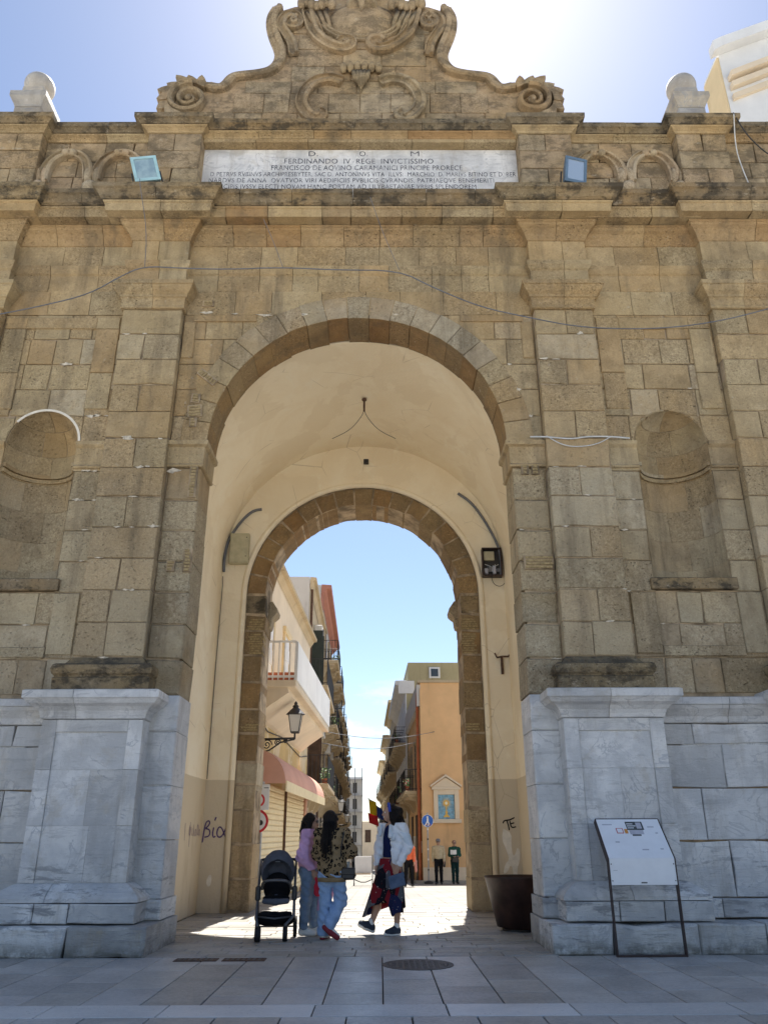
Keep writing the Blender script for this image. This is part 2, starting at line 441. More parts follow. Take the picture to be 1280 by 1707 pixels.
def arc_pts(cx, cz, r, a0, a1, n, rz=None):
    rz = rz or r
    return [(cx + r * math.cos(a0 + (a1 - a0) * i / n), cz + rz * math.sin(a0 + (a1 - a0) * i / n)) for i in range(n + 1)]
def arch_prism(ow, z0, ztop, hw, zs, rz, y0, y1, n=40, rx=None):
    """wall with an arched opening, as one prism"""
    rx = rx or hw
    poly = [(-ow, z0), (-hw, z0)] + arc_pts(0, zs, rx, math.pi, 0, n, rz) + [(hw, z0), (ow, z0), (ow, ztop), (-ow, ztop)]
    return MB().prism(poly, y0, y1)
# ================================================================== CITY GATE
gate = thing('city_gate', (0, 0, 0), 'monumental sandstone city gate with round arch, niches, marble pedestals and scrolled pediment', 'city gate')
RA, ZS = 2.37, 7.06              # front arch
JX = 2.43                        # jamb half width
PX0, PX1 = 2.956, 3.946          # inner pilaster
BX1 = 5.97                       # outer pilaster begins
OX1 = 6.96
NXC, NR = 4.98, .565             # niche
WY = .15                         # wall plane; pilasters stand at 0
ZC = [3.12, 3.62, 4.12, 4.60, 5.08, 5.57, 6.07, 6.56, 7.06, 7.54, 8.03, 8.51, 9.00, 9.49]

# ---- rubble core behind the facing (front wall)
c = arch_prism(4.4, 0, 9.9, JX + .06, ZS, RA + .05, WY + .026, .86)
c.build('rubble_core', 'mortar', gate)
for s in (-1, 1):
    b = MB()
    def bx(x0, x1, y0, y1, z0, z1):
        b.box(min(s * x0, s * x1), max(s * x0, s * x1), y0, y1, z0, z1)
    bx(4.3995, 8.6, WY + .026, .86, 0, 4.615)
    bx(5.56, 8.6, WY + .026, .86, 4.615, 9.9)
    bx(4.3995, 5.56, .78, .86, 4.615, 9.9)
    bx(4.3995, 5.56, WY + .026, .78, 7.70, 9.9)
    for x0, x1 in ((4.3995, NXC), (NXC, 5.56)):
        p = above_arc(x0, x1, 7.06, 7.70, NXC, 7.06, NR + .012, 12)
        if s < 0: p = [(-x, z) for x, z in p][::-1]
        b.prism(p, WY + .026, .78)
    b.build('rubble_core', 'mortar', gate)
    b = MB(); bx(PX0 + .01, PX1 - .01, .026, .3, 3.1, 9.6); b.build('rubble_core', 'mortar', gate)
    b = MB(); bx(BX1 + .01, OX1 - .01, .026, .3, 3.1, 9.6); b.build('rubble_core', 'mortar', gate)
b = MB(); b.box(-8.6, 8.6, .19, .9, 9.9, 11.3); b.box(-8.6, 8.6, .47, .95, 11.3, 13.45); b.build('rubble_core', 'mortar', gate)

def cuts(x0, x1, wmin=.42, wmax=.95, keep=()):
    xs = [x0]
    while x1 - xs[-1] > wmax:
        w = rnd(wmin, wmax)
        if x1 - xs[-1] - w < wmin * .7: w = (x1 - xs[-1]) / 2
        xs.append(xs[-1] + w)
    return xs + [x1]
def sgn(poly, s):
    return poly if s > 0 else [(-x, z) for x, z in poly][::-1]
PALE_ = {(1, 8.51): .8, (1, 5.57): .55, (1, 4.60): .35, (-1, 8.51): .45, (-1, 8.03): .0, (1, 6.07): .7}

PALE = {k_: v_ * .6 for k_, v_ in PALE_.items()}
for s in (-1, 1):
    # pilasters, inner and outer
    for (xa, xb, outer) in ((PX0, PX1, False), (BX1, OX1, True)):
        for i in range(1, 13):
            z0, z1 = ZC[i] + rnd(-.006, .006), ZC[i + 1]
            double = (i + (0 if s > 0 else 1)) % 2 == 0 if random.random() < .85 else True
            xs = [xa, (xa + xb) / 2 + rnd(-.08, .08), xb] if double else [xa, xb]
            for j in range(len(xs) - 1):
                t = PALE.get((s, ZC[i]), 0) if not outer else 0
                if random.random() < .08: t = max(t, rnd(.2, .5))
                stone(sgn(rect(xs[j], xs[j + 1], z0, z1), s), 0, .3, 'pilaster_block', 'tuff', gate, erode=True, tint=t * rnd(.6, 1.))
        # base: torus over fillet over plinth block
        prof = [(.16, 3.12), (.17, 3.30), (.15, 3.315), (.155, 3.335), (.185, 3.36), (.20, 3.42), (.185, 3.475), (.15, 3.50), (.06, 3.52), (.03, 3.56), (0, 3.61)]
        m_ = (xa + xb) / 2
        if s > 0: mould(xa, xb, 0, prof, .3, 'pilaster_base', 'tuff_dark', gate, True, True)
        else: mould(-xb, -xa, 0, prof, .3, 'pilaster_base', 'tuff_dark', gate, True, True)
        # capital: neck ring, cove, corona
        prof = [(0, 9.49), (.035, 9.50), (.04, 9.525), (.035, 9.545), (.03, 9.56), (.04, 9.66), (.055, 9.69), (.075, 9.70), (.078, 9.735), (.09, 9.75), (.13, 9.79), (.165, 9.85), (.17, 9.88), (.19, 9.89), (.19, 9.965), (.10, 9.975)]
        mid = (xa + xb) / 2 + rnd(-.06, .06)
        for (u, w, L, Rr) in ((xa, mid - .003, True, False), (mid + .003, xb, False, True)):
            if s > 0: mould(u, w, 0, prof, .3, 'capital_stone', 'tuff', gate, L, Rr)
            else: mould(-w, -u, 0, prof, .3, 'capital_stone', 'tuff', gate, Rr, L)
    # pier between arch and pilaster
    for i in range(0, 7):
        stone(sgn(rect(JX + rnd(-.008, .012), PX0, ZC[i], ZC[i + 1] if i < 6 else 6.62), s), WY, .86, 'pier_block', 'tuff' if i > 2 else 'tuff_grey', gate, ch=.02, jit=.012, tint=.1 if i == 3 else 0)
    # arch impost
    prof = [(.0, 6.62), (.03, 6.625), (.045, 6.65), (.03, 6.68), (.03, 6.69), (.035, 6.70), (.04, 6.96), (.09, 6.985), (.095, 7.055), (.05, 7.062)]
    v = [(JX, PX0)]
    if s > 0: o = mould(JX, PX0, WY, prof, .86, 'arch_impost', 'tuff', gate, True, False)
    else: o = mould(-PX0, -JX, WY, prof, .86, 'arch_impost', 'tuff', gate, False, True)
    # bay with niche
    for i in range(0, 13):
        z0, z1 = ZC[i], ZC[i + 1]
        if i == 7:       # impost band row
            prof = [(0, 6.56), (0, 6.60), (.03, 6.605), (.045, 6.63), (.03, 6.66), (.02, 6.665), (.02, 6.95), (.05, 6.98), (.065, 7.0), (.07, 7.055), (.03, 7.06)]
            for (u, w, L, Rr) in ((PX1, NXC - NR, False, True), (NXC + NR, BX1, True, False)):
                if s > 0: mould(u, w, WY, prof, .5, 'impost_band', 'tuff', gate, False, False)
                else: mould(-w, -u, WY, prof, .5, 'impost_band', 'tuff', gate, False, False)
            continue
        segs = [(PX1, BX1)]
        if 3 <= i < 8: segs = [(PX1, NXC - NR), (NXC + NR, BX1)]
        for (u, w) in segs:
            xs = cuts(u, w, .34, .8)
            if i in (8, 9): xs = [PX1, PX1 + rnd(.4, .5), NXC + rnd(-.1, .1), BX1 - rnd(.38, .5), BX1]
            for j in range(len(xs) - 1):
                p = above_arc(xs[j], xs[j + 1], z0 + rnd(-.004, .004), z1, NXC, ZS, NR, 12) if i in (8, 9) else rect(xs[j], xs[j + 1], z0, z1)
                if not p: continue
                # raised frames round the sunk panels above and below the niche
                cxm = (xs[j] + xs[j + 1]) / 2
                yf = WY
                t = PALE.get((s, z0), 0) * (1 if cxm < 4.6 else .2)
                if random.random() < .1: t = max(t, rnd(.2, .7))
                stone(sgn(p, s), yf, .4, 'wall_block', 'tuff' if i > 1 else 'tuff_grey', gate, erode=True, tint=t)
    # strips framing the panels
    def strip(x0, x1, z0, z1, d, nm):
        stone(sgn(rect(x0, x1, z0, z1), s), WY - d, WY + .05, nm, 'tuff', gate, ch=.008, jit=.003, gap=.0, tilt=.002)
    # panel surround above the niche (raised field leaves a sunk panel)
    strip(4.02, 4.40, 9.20, 9.42, .024, 'panel_frame'); strip(4.40, 5.57, 9.2, 9.42, .026, 'panel_frame'); strip(5.57, 5.93, 9.20, 9.42, .024, 'panel_frame')
    strip(5.57, 5.93, 8.34, 9.19, .025, 'panel_frame'); strip(5.57, 5.92, 7.66, 8.33, .022, 'panel_frame')
    strip(4.01, 4.39, 8.34, 9.19, .025, 'panel_frame'); strip(4.02, 4.39, 7.66, 8.33, .022, 'panel_frame')
    strip(4.02, 4.39, 3.68, 4.58, .024, 'panel_frame'); strip(5.58, 5.93, 3.68, 4.58, .022, 'panel_frame'); strip(4.40, 5.57, 3.64, 3.79, .026, 'panel_frame')
    # niche: sill, cylinder and half dome of curved stones
    nc = s * NXC
    niche = MB()
    NB = 20
    prof = [(NR + .008, 4.70), (NR + .008, 7.06)] + [((NR + .008) * math.cos(a), 7.06 + (NR + .008) * math.sin(a)) for a in [math.pi / 2 * q / 8 for q in range(1, 8)]] + [(.02, 7.06 + NR + .008)]
    v = []; f = []
    for r_, z in prof:
        for q in range(NB + 1):
            a = math.pi * q / NB; v.append((nc + r_ * math.cos(a), WY + r_ * math.sin(a), z))
    for i in range(len(prof) - 1):
        for q in range(NB): f.append((i * (NB + 1) + q, i * (NB + 1) + q + 1, (i + 1) * (NB + 1) + q + 1, (i + 1) * (NB + 1) + q))
    niche_o = mk('niche', v, f, 'mortar', gate)
    rows = [4.80, 5.08, 5.57, 6.07, 6.56, 7.06]
    def nstone(a0, a1, z0, z1, dome=False, mt='tuff', nm='niche_stone', rr=0.):
        v = []; f = []; k = 6; kk = 6 if dome else 1
        dr = rnd(-.004, .004)
        for i in range(kk + 1):
            zz = z0 + (z1 - z0) * i / kk
            if dome: rad = NR * math.cos(zz) + dr; z = 7.06 + (NR + dr) * math.sin(zz)
            else: rad = NR + dr - rr; z = zz
            for q in range(k + 1):
                a = a0 + (a1 - a0) * q / k
                v.append((nc + rad * math.cos(a), WY + rad * math.sin(a), z))
        n1 = len(v)
        for i in range(kk):
            for q in range(k): f.append((i * (k + 1) + q, (i + 1) * (k + 1) + q, (i + 1) * (k + 1) + q + 1, i * (k + 1) + q + 1))
        # edges run back into the mortar
        border = [q for q in range(k + 1)] + [i * (k + 1) + k for i in range(1, kk + 1)] + [kk * (k + 1) + q for q in range(k - 1, -1, -1)] + [i * (k + 1) for i in range(kk - 1, 0, -1)]
        fb = len(v)
        for w in border: v.append(v[w])
        for w in border:
            p = Vector(v[w]); d = Vector((p.x - nc, p.y - WY, (p.z - 7.06) if dome else 0)).normalized() * (.03 + rr)
            v.append(tuple(p + d))
        nb = len(border)
        for i in range(nb): f.append((fb + i, fb + (i + 1) % nb, fb + nb + (i + 1) % nb, fb + nb + i))
        o = mk(nm, v, f, mt, niche_o, False, tint=rnd(.2, .6) if random.random() < .15 else 0.)
        o.data.polygons.foreach_set('use_smooth', [q < k * kk for q in range(len(f))])
    for i in range(5):
        ct = [.03] + ([1.05 + rnd(-.15, .15), 2.1 + rnd(-.15, .15)] if i % 2 else [1.57 + rnd(-.2, .2)] if i != 2 else [.7, 1.6, 2.5]) + [math.pi - .03]
        for q in range(len(ct) - 1): nstone(ct[q] + .004, ct[q + 1] - .004, rows[i] + .002, rows[i + 1] - .002)
    for (a0, a1) in ((.03, 1.2), (1.215, 1.95), (1.965, math.pi - .03)): nstone(a0, a1, .01, .75, True)
    nstone(.03, math.pi / 2 - .01, .765, 1.5, True); nstone(math.pi / 2 + .01, math.pi - .03, .765, 1.5, True)
    for dz, rr in ((6.58, .035), (6.66, .05)):
        nstone(.03, math.pi / 2, dz, dz + .06, nm='niche_band', rr=rr); nstone(math.pi / 2, math.pi - .03, dz, dz + .06, nm='niche_band', rr=rr)
    sill = MB().bbox(nc - .64, nc + .64, WY - .06, WY + .62, 4.62, 4.80, .012)
    sill.build('niche_sill', 'tuff_dark', niche_o)
    # pale rim of render on the left niche
    if s < 0:
        mb = MB(); mb.ribbon([(nc + x, z) for x, z in arc_pts(0, 7.06, NR + .02, 0, math.pi * .78, 18)], [(-.018, 0), (-.016, .008), (.02, .008), (.022, 0)]).shift((0, WY + .002, 0))
        mb.build('niche_rim', 'plaster_patch', niche_o)
    # wall beyond the outer pilaster
    for i in range(0, 13):
        xs = cuts(OX1, 8.55, .5, .9)
        for j in range(len(xs) - 1): stone(sgn(rect(xs[j], xs[j + 1], ZC[i], ZC[i + 1]), s), WY, .4, 'wall_block', 'tuff', gate)

# ---- front arch voussoirs
NV = 21; RO = RA + .43
for k_ in range(NV):
    a0 = math.pi * (1 - k_ / NV); a1 = math.pi * (1 - (k_ + 1) / NV)
    rr = RA + rnd(-.008, .008); ro = RO + rnd(-.012, .012)
    pts = [(rr * math.cos(a1 + (a0 - a1) * q / 3), ZS + rr * math.sin(a1 + (a0 - a1) * q / 3)) for q in range(4)]
    pto = [(ro * math.cos(a0 + (a1 - a0) * q / 3), ZS + ro * math.sin(a0 + (a1 - a0) * q / 3)) for q in range(4)]
    mid = (a0 + a1) / 2
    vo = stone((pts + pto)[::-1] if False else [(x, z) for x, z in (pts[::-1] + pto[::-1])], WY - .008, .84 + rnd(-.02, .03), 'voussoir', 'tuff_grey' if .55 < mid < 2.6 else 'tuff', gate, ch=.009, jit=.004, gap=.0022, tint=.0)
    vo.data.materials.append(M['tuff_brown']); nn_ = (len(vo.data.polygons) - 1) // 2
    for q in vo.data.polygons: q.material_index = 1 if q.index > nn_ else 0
# ---- spandrels
for i in range(8, 13):
    z0, z1 = ZC[i], ZC[i + 1]
    for s in (-1, 1):
        xs = [0.0 if i == 12 else .0] + []
        x = PX0; xs = [x]
        while x > .01:
            x = max(0.0, x - rnd(.45, .85))
            if x < .3: x = 0.
            xs.append(x)
        xs = xs[::-1]
        if i == 12 and s < 0: xs = [0] + [q + .18 for q in xs[1:-1]] + [PX0]
        for j in range(len(xs) - 1):
            p = above_arc(xs[j], xs[j + 1], z0, z1, 0, ZS, RO - .03, 14)
            if p: stone(sgn(p, s), WY, .4, 'wall_block', 'tuff', gate, tint=rnd(.2, .5) if random.random() < .1 else 0)
for s in (-1, 1):    # thin frame lines in the spandrels
    mb = MB(); xa, xb = sorted((s * 1.72, s * 2.78))
    mb.bbox(xa, xb, WY - .03, WY + .05, 9.34, 9.47, .008); mb.build('spandrel_fillet', 'tuff', gate)
    xa, xb = sorted((s * 2.74, s * 2.93))
    mb = MB().bbox(xa, xb, WY - .028, WY + .05, 8.62, 9.335, .008); mb.build('spandrel_fillet', 'tuff', gate)

# ---- course at capital level, architrave, frieze, cornice: straight runs on the wall, breaks over pilasters
LAY = dict(
    cap=[(0, 9.49), (0, 9.97)],
    arch=[(.0, 9.97), (.0, 10.30), (.03, 10.33), (.06, 10.40), (.065, 10.45), (.07, 10.47), (.0, 10.475)],
    frieze=[(.0, 10.475), (.0, 10.93)],
    bed=[(.0, 10.93), (.02, 10.94), (.03, 10.97), (.06, 11.05), (.11, 11.12), (.17, 11.16), (.18, 11.20), (.20, 11.21), (.20, 11.25), (.1, 11.26)],
    corona=[(.2, 11.262), (.40, 11.25), (.41, 11.31), (.42, 11.40), (.44, 11.41), (.45, 11.44), (.44, 11.45), (.2, 11.452)],
    cyma=[(.3, 11.454), (.46, 11.455), (.50, 11.48), (.52, 11.53), (.56, 11.58), (.60, 11.60), (.61, 11.68), (.55, 11.69), (.1, 11.71)])
MATS = dict(cap='tuff', arch='tuff', frieze='tuff', bed='tuff_red', corona='tuff', cyma='tuff_dark')
NM = dict(cap='wall_block', arch='architrave_stone', frieze='frieze_stone', bed='bed_mould_stone', corona='corona_stone', cyma='cornice_stone')
spans = [(-BX1, -PX1), (-PX0, PX0), (PX1, BX1)]
for key, prof in LAY.items():
    for (xa, xb) in spans:
        n = max(2, int((xb - xa) / rnd(.55, .75)))
        if key == 'cyma': n = max(2, int((xb - xa) / .9))
        run_mould(xa, xb, WY, prof, .5, NM[key], MATS[key], gate, n, mats=['tuff', 'tuff', 'tuff_red'] if key in ('corona',) else None)
    if key == 'cap': continue
    for (xa, xb) in ((PX0, PX1), (-PX1, -PX0), (BX1, OX1 + 1.6), (-OX1 - 1.6, -BX1)):
        run_mould(xa, xb, 0, prof, .5, NM[key], MATS[key], gate, 2 if xb - xa < 1.5 else 3, True, True)

# ---- marble pedestals and basement
for s in (-1, 1):
    def ms(x0, x1, z0, z1, yf, yb=.3, mt='marble', nm='marble_block', **kw):
        return stone(sgn(rect(x0, x1, z0, z1), s), yf, yb, nm, mt, gate, **kw)
    DY = -.18
    DX0, DX1 = 2.80, 4.15
    for (xo, outer) in ((0, False), (3.02, True)):
        x0, x1 = DX0 + xo, DX1 + xo
        rows = [(.76, 1.42), (1.42, 2.10), (2.10, 2.74)] if not outer else [(.76, 1.42), (1.42, 2.10), (2.10, 2.74)]
        for ri, (z0, z1) in enumerate(rows):
            top = ri == 2
            fr = .20
            # frame stiles and sunk field
            ms(x0, x0 + fr, z0, z1, DY, ch=.004, gap=.0015, jit=.002, tilt=.001); ms(x1 - fr, x1, z0, z1, DY, ch=.004, gap=.0015, jit=.002, tilt=.001)
            zt = z1 - .16 if top else z1
            if top: ms(x0 + fr, x1 - fr, zt, z1, DY, ch=.004, gap=.0005, jit=.001, tilt=.001, nm='marble_block')
            cs = [x0 + fr, x0 + fr + rnd(.28, .6), x1 - fr] if ri != 2 else [x0 + fr, x1 - fr]
            for j in range(len(cs) - 1): ms(cs[j], cs[j + 1], z0, zt, DY + .02, ch=.003, gap=.0012, jit=.003, tilt=.0015)
        # flared foot of the die
        prof = [(.23, .555), (.225, .60), (.17, .66), (.11, .70), (.05, .74), (.0, .758)]
        mid = x0 + rnd(.5, .9)
        for (u, w, L, Rr) in ((x0, mid - .004, True, False), (mid + .004, x1, False, True)):
            if s > 0: mould(u, w, DY, prof, .3, 'pedestal_foot', 'marble', gate, L, Rr)
            else: mould(-w, -u, DY, prof, .3, 'pedestal_foot', 'marble', gate, Rr, L)
        # step course
        cs = [x0 - .22, x0 + rnd(.3, .6), x1 - rnd(.3, .5), x1 + .22]
        for j in range(3): ms(cs[j], cs[j + 1], .325, .55, -.43, ch=.014)
        # cap
        prof = [(0, 2.745), (.02, 2.755), (.03, 2.80), (.05, 2.85), (.10, 2.90), (.17, 2.935), (.19, 2.965), (.205, 2.985), (.23, 3.0), (.23, 3.095), (.2, 3.11)]
        mid = x0 + (.62 if s > 0 else .9)
        for (u, w, L, Rr) in ((x0, mid - .004, True, False), (mid + .004, x1, False, True)):
            if s > 0: mould(u, w, DY, prof, .3, 'pedestal_cap', 'marble', gate, L, Rr)
            else: mould(-w, -u, DY, prof, .3, 'pedestal_cap', 'marble', gate, Rr, L)
    # pier in marble beside the passage
    b = MB(); b.box(min(s * 2.50, s * 4.1), max(s * 2.50, s * 4.1), DY + .03 if False else .14, .3, .3, 3.1); b.box(min(s * 2.83, s * 4.12), max(s * 2.83, s * 4.12), DY + .024, .3, .56, 2.74); b.build('rubble_core', 'marble_dirty', gate)
    for z0, z1 in ((.555, 1.25), (1.25, 1.92), (1.92, 2.62), (2.62, 3.11)):
        ms(JX, DX0 + .1, z0, z1, WY - .02, .86, ch=.016, jit=.004)
    ms(JX - .03, DX0 + .1, .32, .555, WY - .09, .88, ch=.02, mt='marble')
    ms(JX - .06, DX0 + .1, 0.0, .32, WY - .12, .90, ch=.02, mt='marble_dirty')
    # basement course along the whole foot
    cs = [2.37, 3.05 + rnd(-.1, .1), 4.0 + rnd(-.2, .2), 4.9, 5.7, 6.6, 7.6, 8.5] if s > 0 else [2.37, 3.30, 4.45, 5.4, 6.4, 7.4, 8.5]
    for j in range(len(cs) - 1): ms(cs[j], cs[j + 1], -.02, .318, -.56 - (.08 if s < 0 else 0), ch=.02, jit=.008, mt='marble' if random.random() < .8 else 'marble_dirty')
    # bay in marble between the pedestals
    for z0, z1 in ((.33, .55), (.55, 1.22), (1.22, 1.86), (1.86, 2.42), (2.42, 2.70)):
        xs = [4.05, 4.62, 5.95] if z0 in (.33, 1.22, 2.42) else [4.05, 4.95 + rnd(-.1, .2), 5.95]
        for j in range(2): ms(xs[j], xs[j + 1], z0, z1, WY - .06 - (.16 if z0 < .4 else .0), ch=.008, gap=.0035, tint=.0 if random.random() < .7 else .25)
    ms(4.45, 5.7, 2.04, 2.50, WY - .035, ch=.006)
    prof = [(0, 2.705), (.02, 2.72), (.03, 2.79), (.09, 2.86), (.12, 2.89), (.135, 2.93), (.16, 2.94), (.16, 3.03), (.1, 3.045)]
    run = (4.10, 5.85) if s > 0 else (-5.85, -4.10)
    run_mould(run[0], run[1], WY - .06, prof, .3, 'pedestal_cap', 'marble', gate, 2)

# ---- passage: plastered vault, end wall, rear arch of brown stone
VW, VZ, VR = 2.97, 6.55, 2.87
vault = arch_prism(4.3, 0, 11.0, VW, VZ, VR, .865, 5.2, 64).build('passage_vault', 'plaster', gate, True)
me = vault.data
me.polygons.foreach_set('use_smooth', [False] * len(me.polygons))
RB, ROB, ZB = 2.02, 2.43, 5.98
ew = arch_prism(3.3, 0, 9.8, ROB + .02, ZB, ROB + .02, 4.93, 5.199, 48); ew.build('end_wall', 'plaster', gate)
mb = MB()
pth = [(-(ROB + .05), 0.0), (-(ROB + .05), ZB)] + arc_pts(0, ZB, ROB + .05, math.pi, 0, 40)[1:-1] + [(ROB + .05, ZB), (ROB + .05, 0)]
mb.ribbon(pth, [(-.055, -.02), (-.05, .03), (-.02, .055), (.02, .055), (.05, .03), (.055, -.02)]).shift((0, 4.93, 0))
mb.build('arch_roll', 'plaster', gate, True)
arch_prism(4.3, 0, 11.0, RB + .012, ZB, RB + .012, 4.993, 5.86, 40).build('rubble_core', 'mortar', gate)
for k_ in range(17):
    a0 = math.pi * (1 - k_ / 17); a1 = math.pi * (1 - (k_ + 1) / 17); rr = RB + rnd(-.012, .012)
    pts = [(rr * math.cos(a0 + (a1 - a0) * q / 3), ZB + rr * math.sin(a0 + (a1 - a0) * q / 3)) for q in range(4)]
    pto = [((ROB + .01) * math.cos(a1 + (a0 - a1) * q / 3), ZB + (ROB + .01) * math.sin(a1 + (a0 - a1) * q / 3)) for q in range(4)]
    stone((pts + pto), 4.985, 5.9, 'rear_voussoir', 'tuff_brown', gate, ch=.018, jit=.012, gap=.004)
rz = [0, .55, 1.15, 1.75, 2.2, 2.62, 3.15, 3.62, 4.15, 4.7, 5.2, 5.55, 5.96]
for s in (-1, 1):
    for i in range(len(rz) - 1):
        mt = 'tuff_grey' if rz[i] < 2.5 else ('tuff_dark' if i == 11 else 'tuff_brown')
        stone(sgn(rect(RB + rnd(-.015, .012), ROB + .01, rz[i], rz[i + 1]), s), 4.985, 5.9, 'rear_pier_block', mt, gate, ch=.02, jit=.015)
    # worn impost on the street side
    prof = [(0, 5.40), (.03, 5.42), (.05, 5.50), (.06, 5.62), (.10, 5.66), (.16, 5.74), (.17, 5.82), (.06, 5.98)]
    v = []; f = []
    for d, z in prof:
        for (xx, yy) in ((ROB, 5.55), (RB - d, 5.55), (RB - d, 5.92 + d), (ROB, 5.92 + d)): v.append((s * xx, yy, z))
    n = len(prof)
    for i in range(n - 1):
        for q in range(4): f.append((i * 4 + q, i * 4 + (q + 1) % 4, (i + 1) * 4 + (q + 1) % 4, (i + 1) * 4 + q))
    f += [(3, 2, 1, 0), tuple(range(n * 4 - 4, n * 4))]
    mk('rear_impost', v, f, 'tuff_grey', gate)
    # thin brick repairs in the rear piers
    for (z0, nb) in ((4.72, 9), (5.22, 5), (3.2, 3)):
        for q in range(nb):
            xa, xb = sorted((s * (RB + rnd(.0, .05)), s * (RB + rnd(.26, .36))))
            MB().bbox(xa, xb, 4.972 + rnd(-.004, .004), 5.3, z0 + q * .048, z0 + q * .048 + .036, .004).build('brick', 'brick', gate)
# thin brick repairs at the front: pockets of stacked tiles
def pocket(x0, z0, w, nb, rot=0., mt='iron'):
    ca, sa = math.cos(rot), math.sin(rot)
    T = lambda x, y, z: (x0 + x * ca - z * sa, y, z0 + x * sa + z * ca)
    h = nb * .05
    MB().prism([(-w / 2 - .012, -.012), (w / 2 + .012, -.012), (w / 2 + .012, h), (-w / 2 - .012, h)], WY - .033, WY + .03, T).build('tile_bed', 'mortar', gate)
    for q in range(nb):
        zz = q * .05
        MB().prism(rect(-w / 2 + rnd(0, .02), w / 2 - rnd(0, .03), zz, zz + .034), WY - .042 - rnd(0, .012), WY + .03, T).build('brick', 'brick', gate)
pocket(-2.33, 8.14, .10, 7, math.pi / 4 * 1.1); pocket(-2.62, 7.78, .12, 3, -.1); pocket(-2.60, 7.52, .2, 4, .1); pocket(-2.62, 7.34, .09, 3)
pocket(-2.53, 6.12, .10, 10); pocket(-2.50, 4.92, .10, 7); pocket(-2.74, 4.93, .1, 3); pocket(2.62, 6.5, .09, 3); pocket(2.78, 6.5, .09, 3)
pocket(2.72, 4.95, .42, 4); pocket(-2.56, 9.66, .16, 2)

M['lime'] = mat_plain('lime_mortar', (.60, .53, .42), .95, .1, var=.3, vscale=20)
# mortar smears and flecks left on the joints
def fleck(x, z, w, h, y):
    n = 11; ph = rnd(0, 6)
    poly = [(x + w * math.cos(2 * math.pi * i / n) * rnd(.3, 1.2), z + h * math.sin(2 * math.pi * i / n) * rnd(.25, 1.4)) for i in range(n)]
    MB().prism(poly, y - .004, y + .004).build('mortar_patch', 'lime', gate)
for i in range(60):
    s = random.choice((-1, 1)); kind = random.random(); zc = random.choice(ZC[1:13]) + rnd(-.01, .01)
    if kind < .42: x, y = rnd(PX0 + .05, PX1 - .05), 0
    elif kind < .8:
        x, y = rnd(PX1 + .06, BX1 - .06), WY
        if abs(x - NXC) < NR + .1 and 4.6 < zc < 7.8: x = PX1 + rnd(.06, .35)
    elif kind < .9: x, y = rnd(JX + .06, PX0 - .06), WY
    else: x, y, zc = rnd(.2, 2.7), WY, rnd(9.9, 9.96) - .42
    big_ = random.random() < .25
    fleck(s * x, zc, rnd(.03, .09) * (1.7 if big_ else 1), rnd(.008, .018) * (2.2 if big_ else 1), y - .006)
# ================================================================== ATTIC, PLAQUE, PEDIMENT, FINIALS
AY = .10
AT = 13.42
at_prof = [(0, 13.30), (.02, 13.31), (.03, 13.36), (.07, 13.41), (.11, 13.44), (.12, 13.47), (.14, 13.48), (.16, 13.52), (.20, 13.57), (.23, 13.59), (.235, 13.75), (.2, 13.765), (.0, 13.79)]
at_prof = [(d, 13.47 + (z - 13.30) * .612) for d, z in at_prof]
up = [(d, z) for d, z in at_prof if z > 13.577]; lo = [(d, z) for d, z in at_prof if z < 13.577] + [(.02, 13.5772)]
up = [(0, 13.578)] + up
for (xa, xb, Y, rt) in ((-5.9, -PX1, AY + .12, False), (-PX0, PX0, AY + .04, False), (PX1, 5.9, AY + .12, False), (PX0, PX1, 0, True), (-PX1, -PX0, 0, True), (5.92, 6.85, 0, True), (-6.85, -5.92, 0, True), (6.85, 8.5, AY + .1, False), (-8.5, -6.85, AY + .1, False)):
    n = max(2, int((xb - xa) / .85)) if xb - xa > 1 else 1
    run_mould(xa, xb, Y, lo, .8, 'attic_moulding', 'tuff', gate, n, rt, rt, mats=['tuff', 'tuff', 'tuff_red'])
    run_mould(xa, xb, Y, up, .8, 'attic_cornice_stone', 'tuff_dark', gate, n, rt, rt, mats=['tuff_dark'])
for (xa, xb) in ((PX0, PX1), (-PX1, -PX0), (5.92, 6.85), (-6.85, -5.92)):
    for z0, z1, k in ((11.72, 12.25, 2), (12.25, 12.62, 2), (12.62, 13.05, 1), (13.05, 13.47, 2)):
        xs = [xa + (xb - xa) * i / k for i in range(k + 1)]
        for j in range(k): stone(rect(xs[j], xs[j + 1], z0, z1), 0, .4, 'attic_block', 'carved', gate)
for (xa, xb) in ((-5.92, -PX1), (PX1, 5.92), (6.85, 8.5), (-8.5, -6.85)):
    for z0, z1 in ((11.72, 12.2), (12.2, 12.62), (12.62, 13.0), (13.0, 13.47)):
        xs = cuts(xa, xb, .4, .8)
        for j in range(len(xs) - 1): stone(rect(xs[j], xs[j + 1], z0, z1), AY + .12, .5, 'attic_block', 'carved', gate)
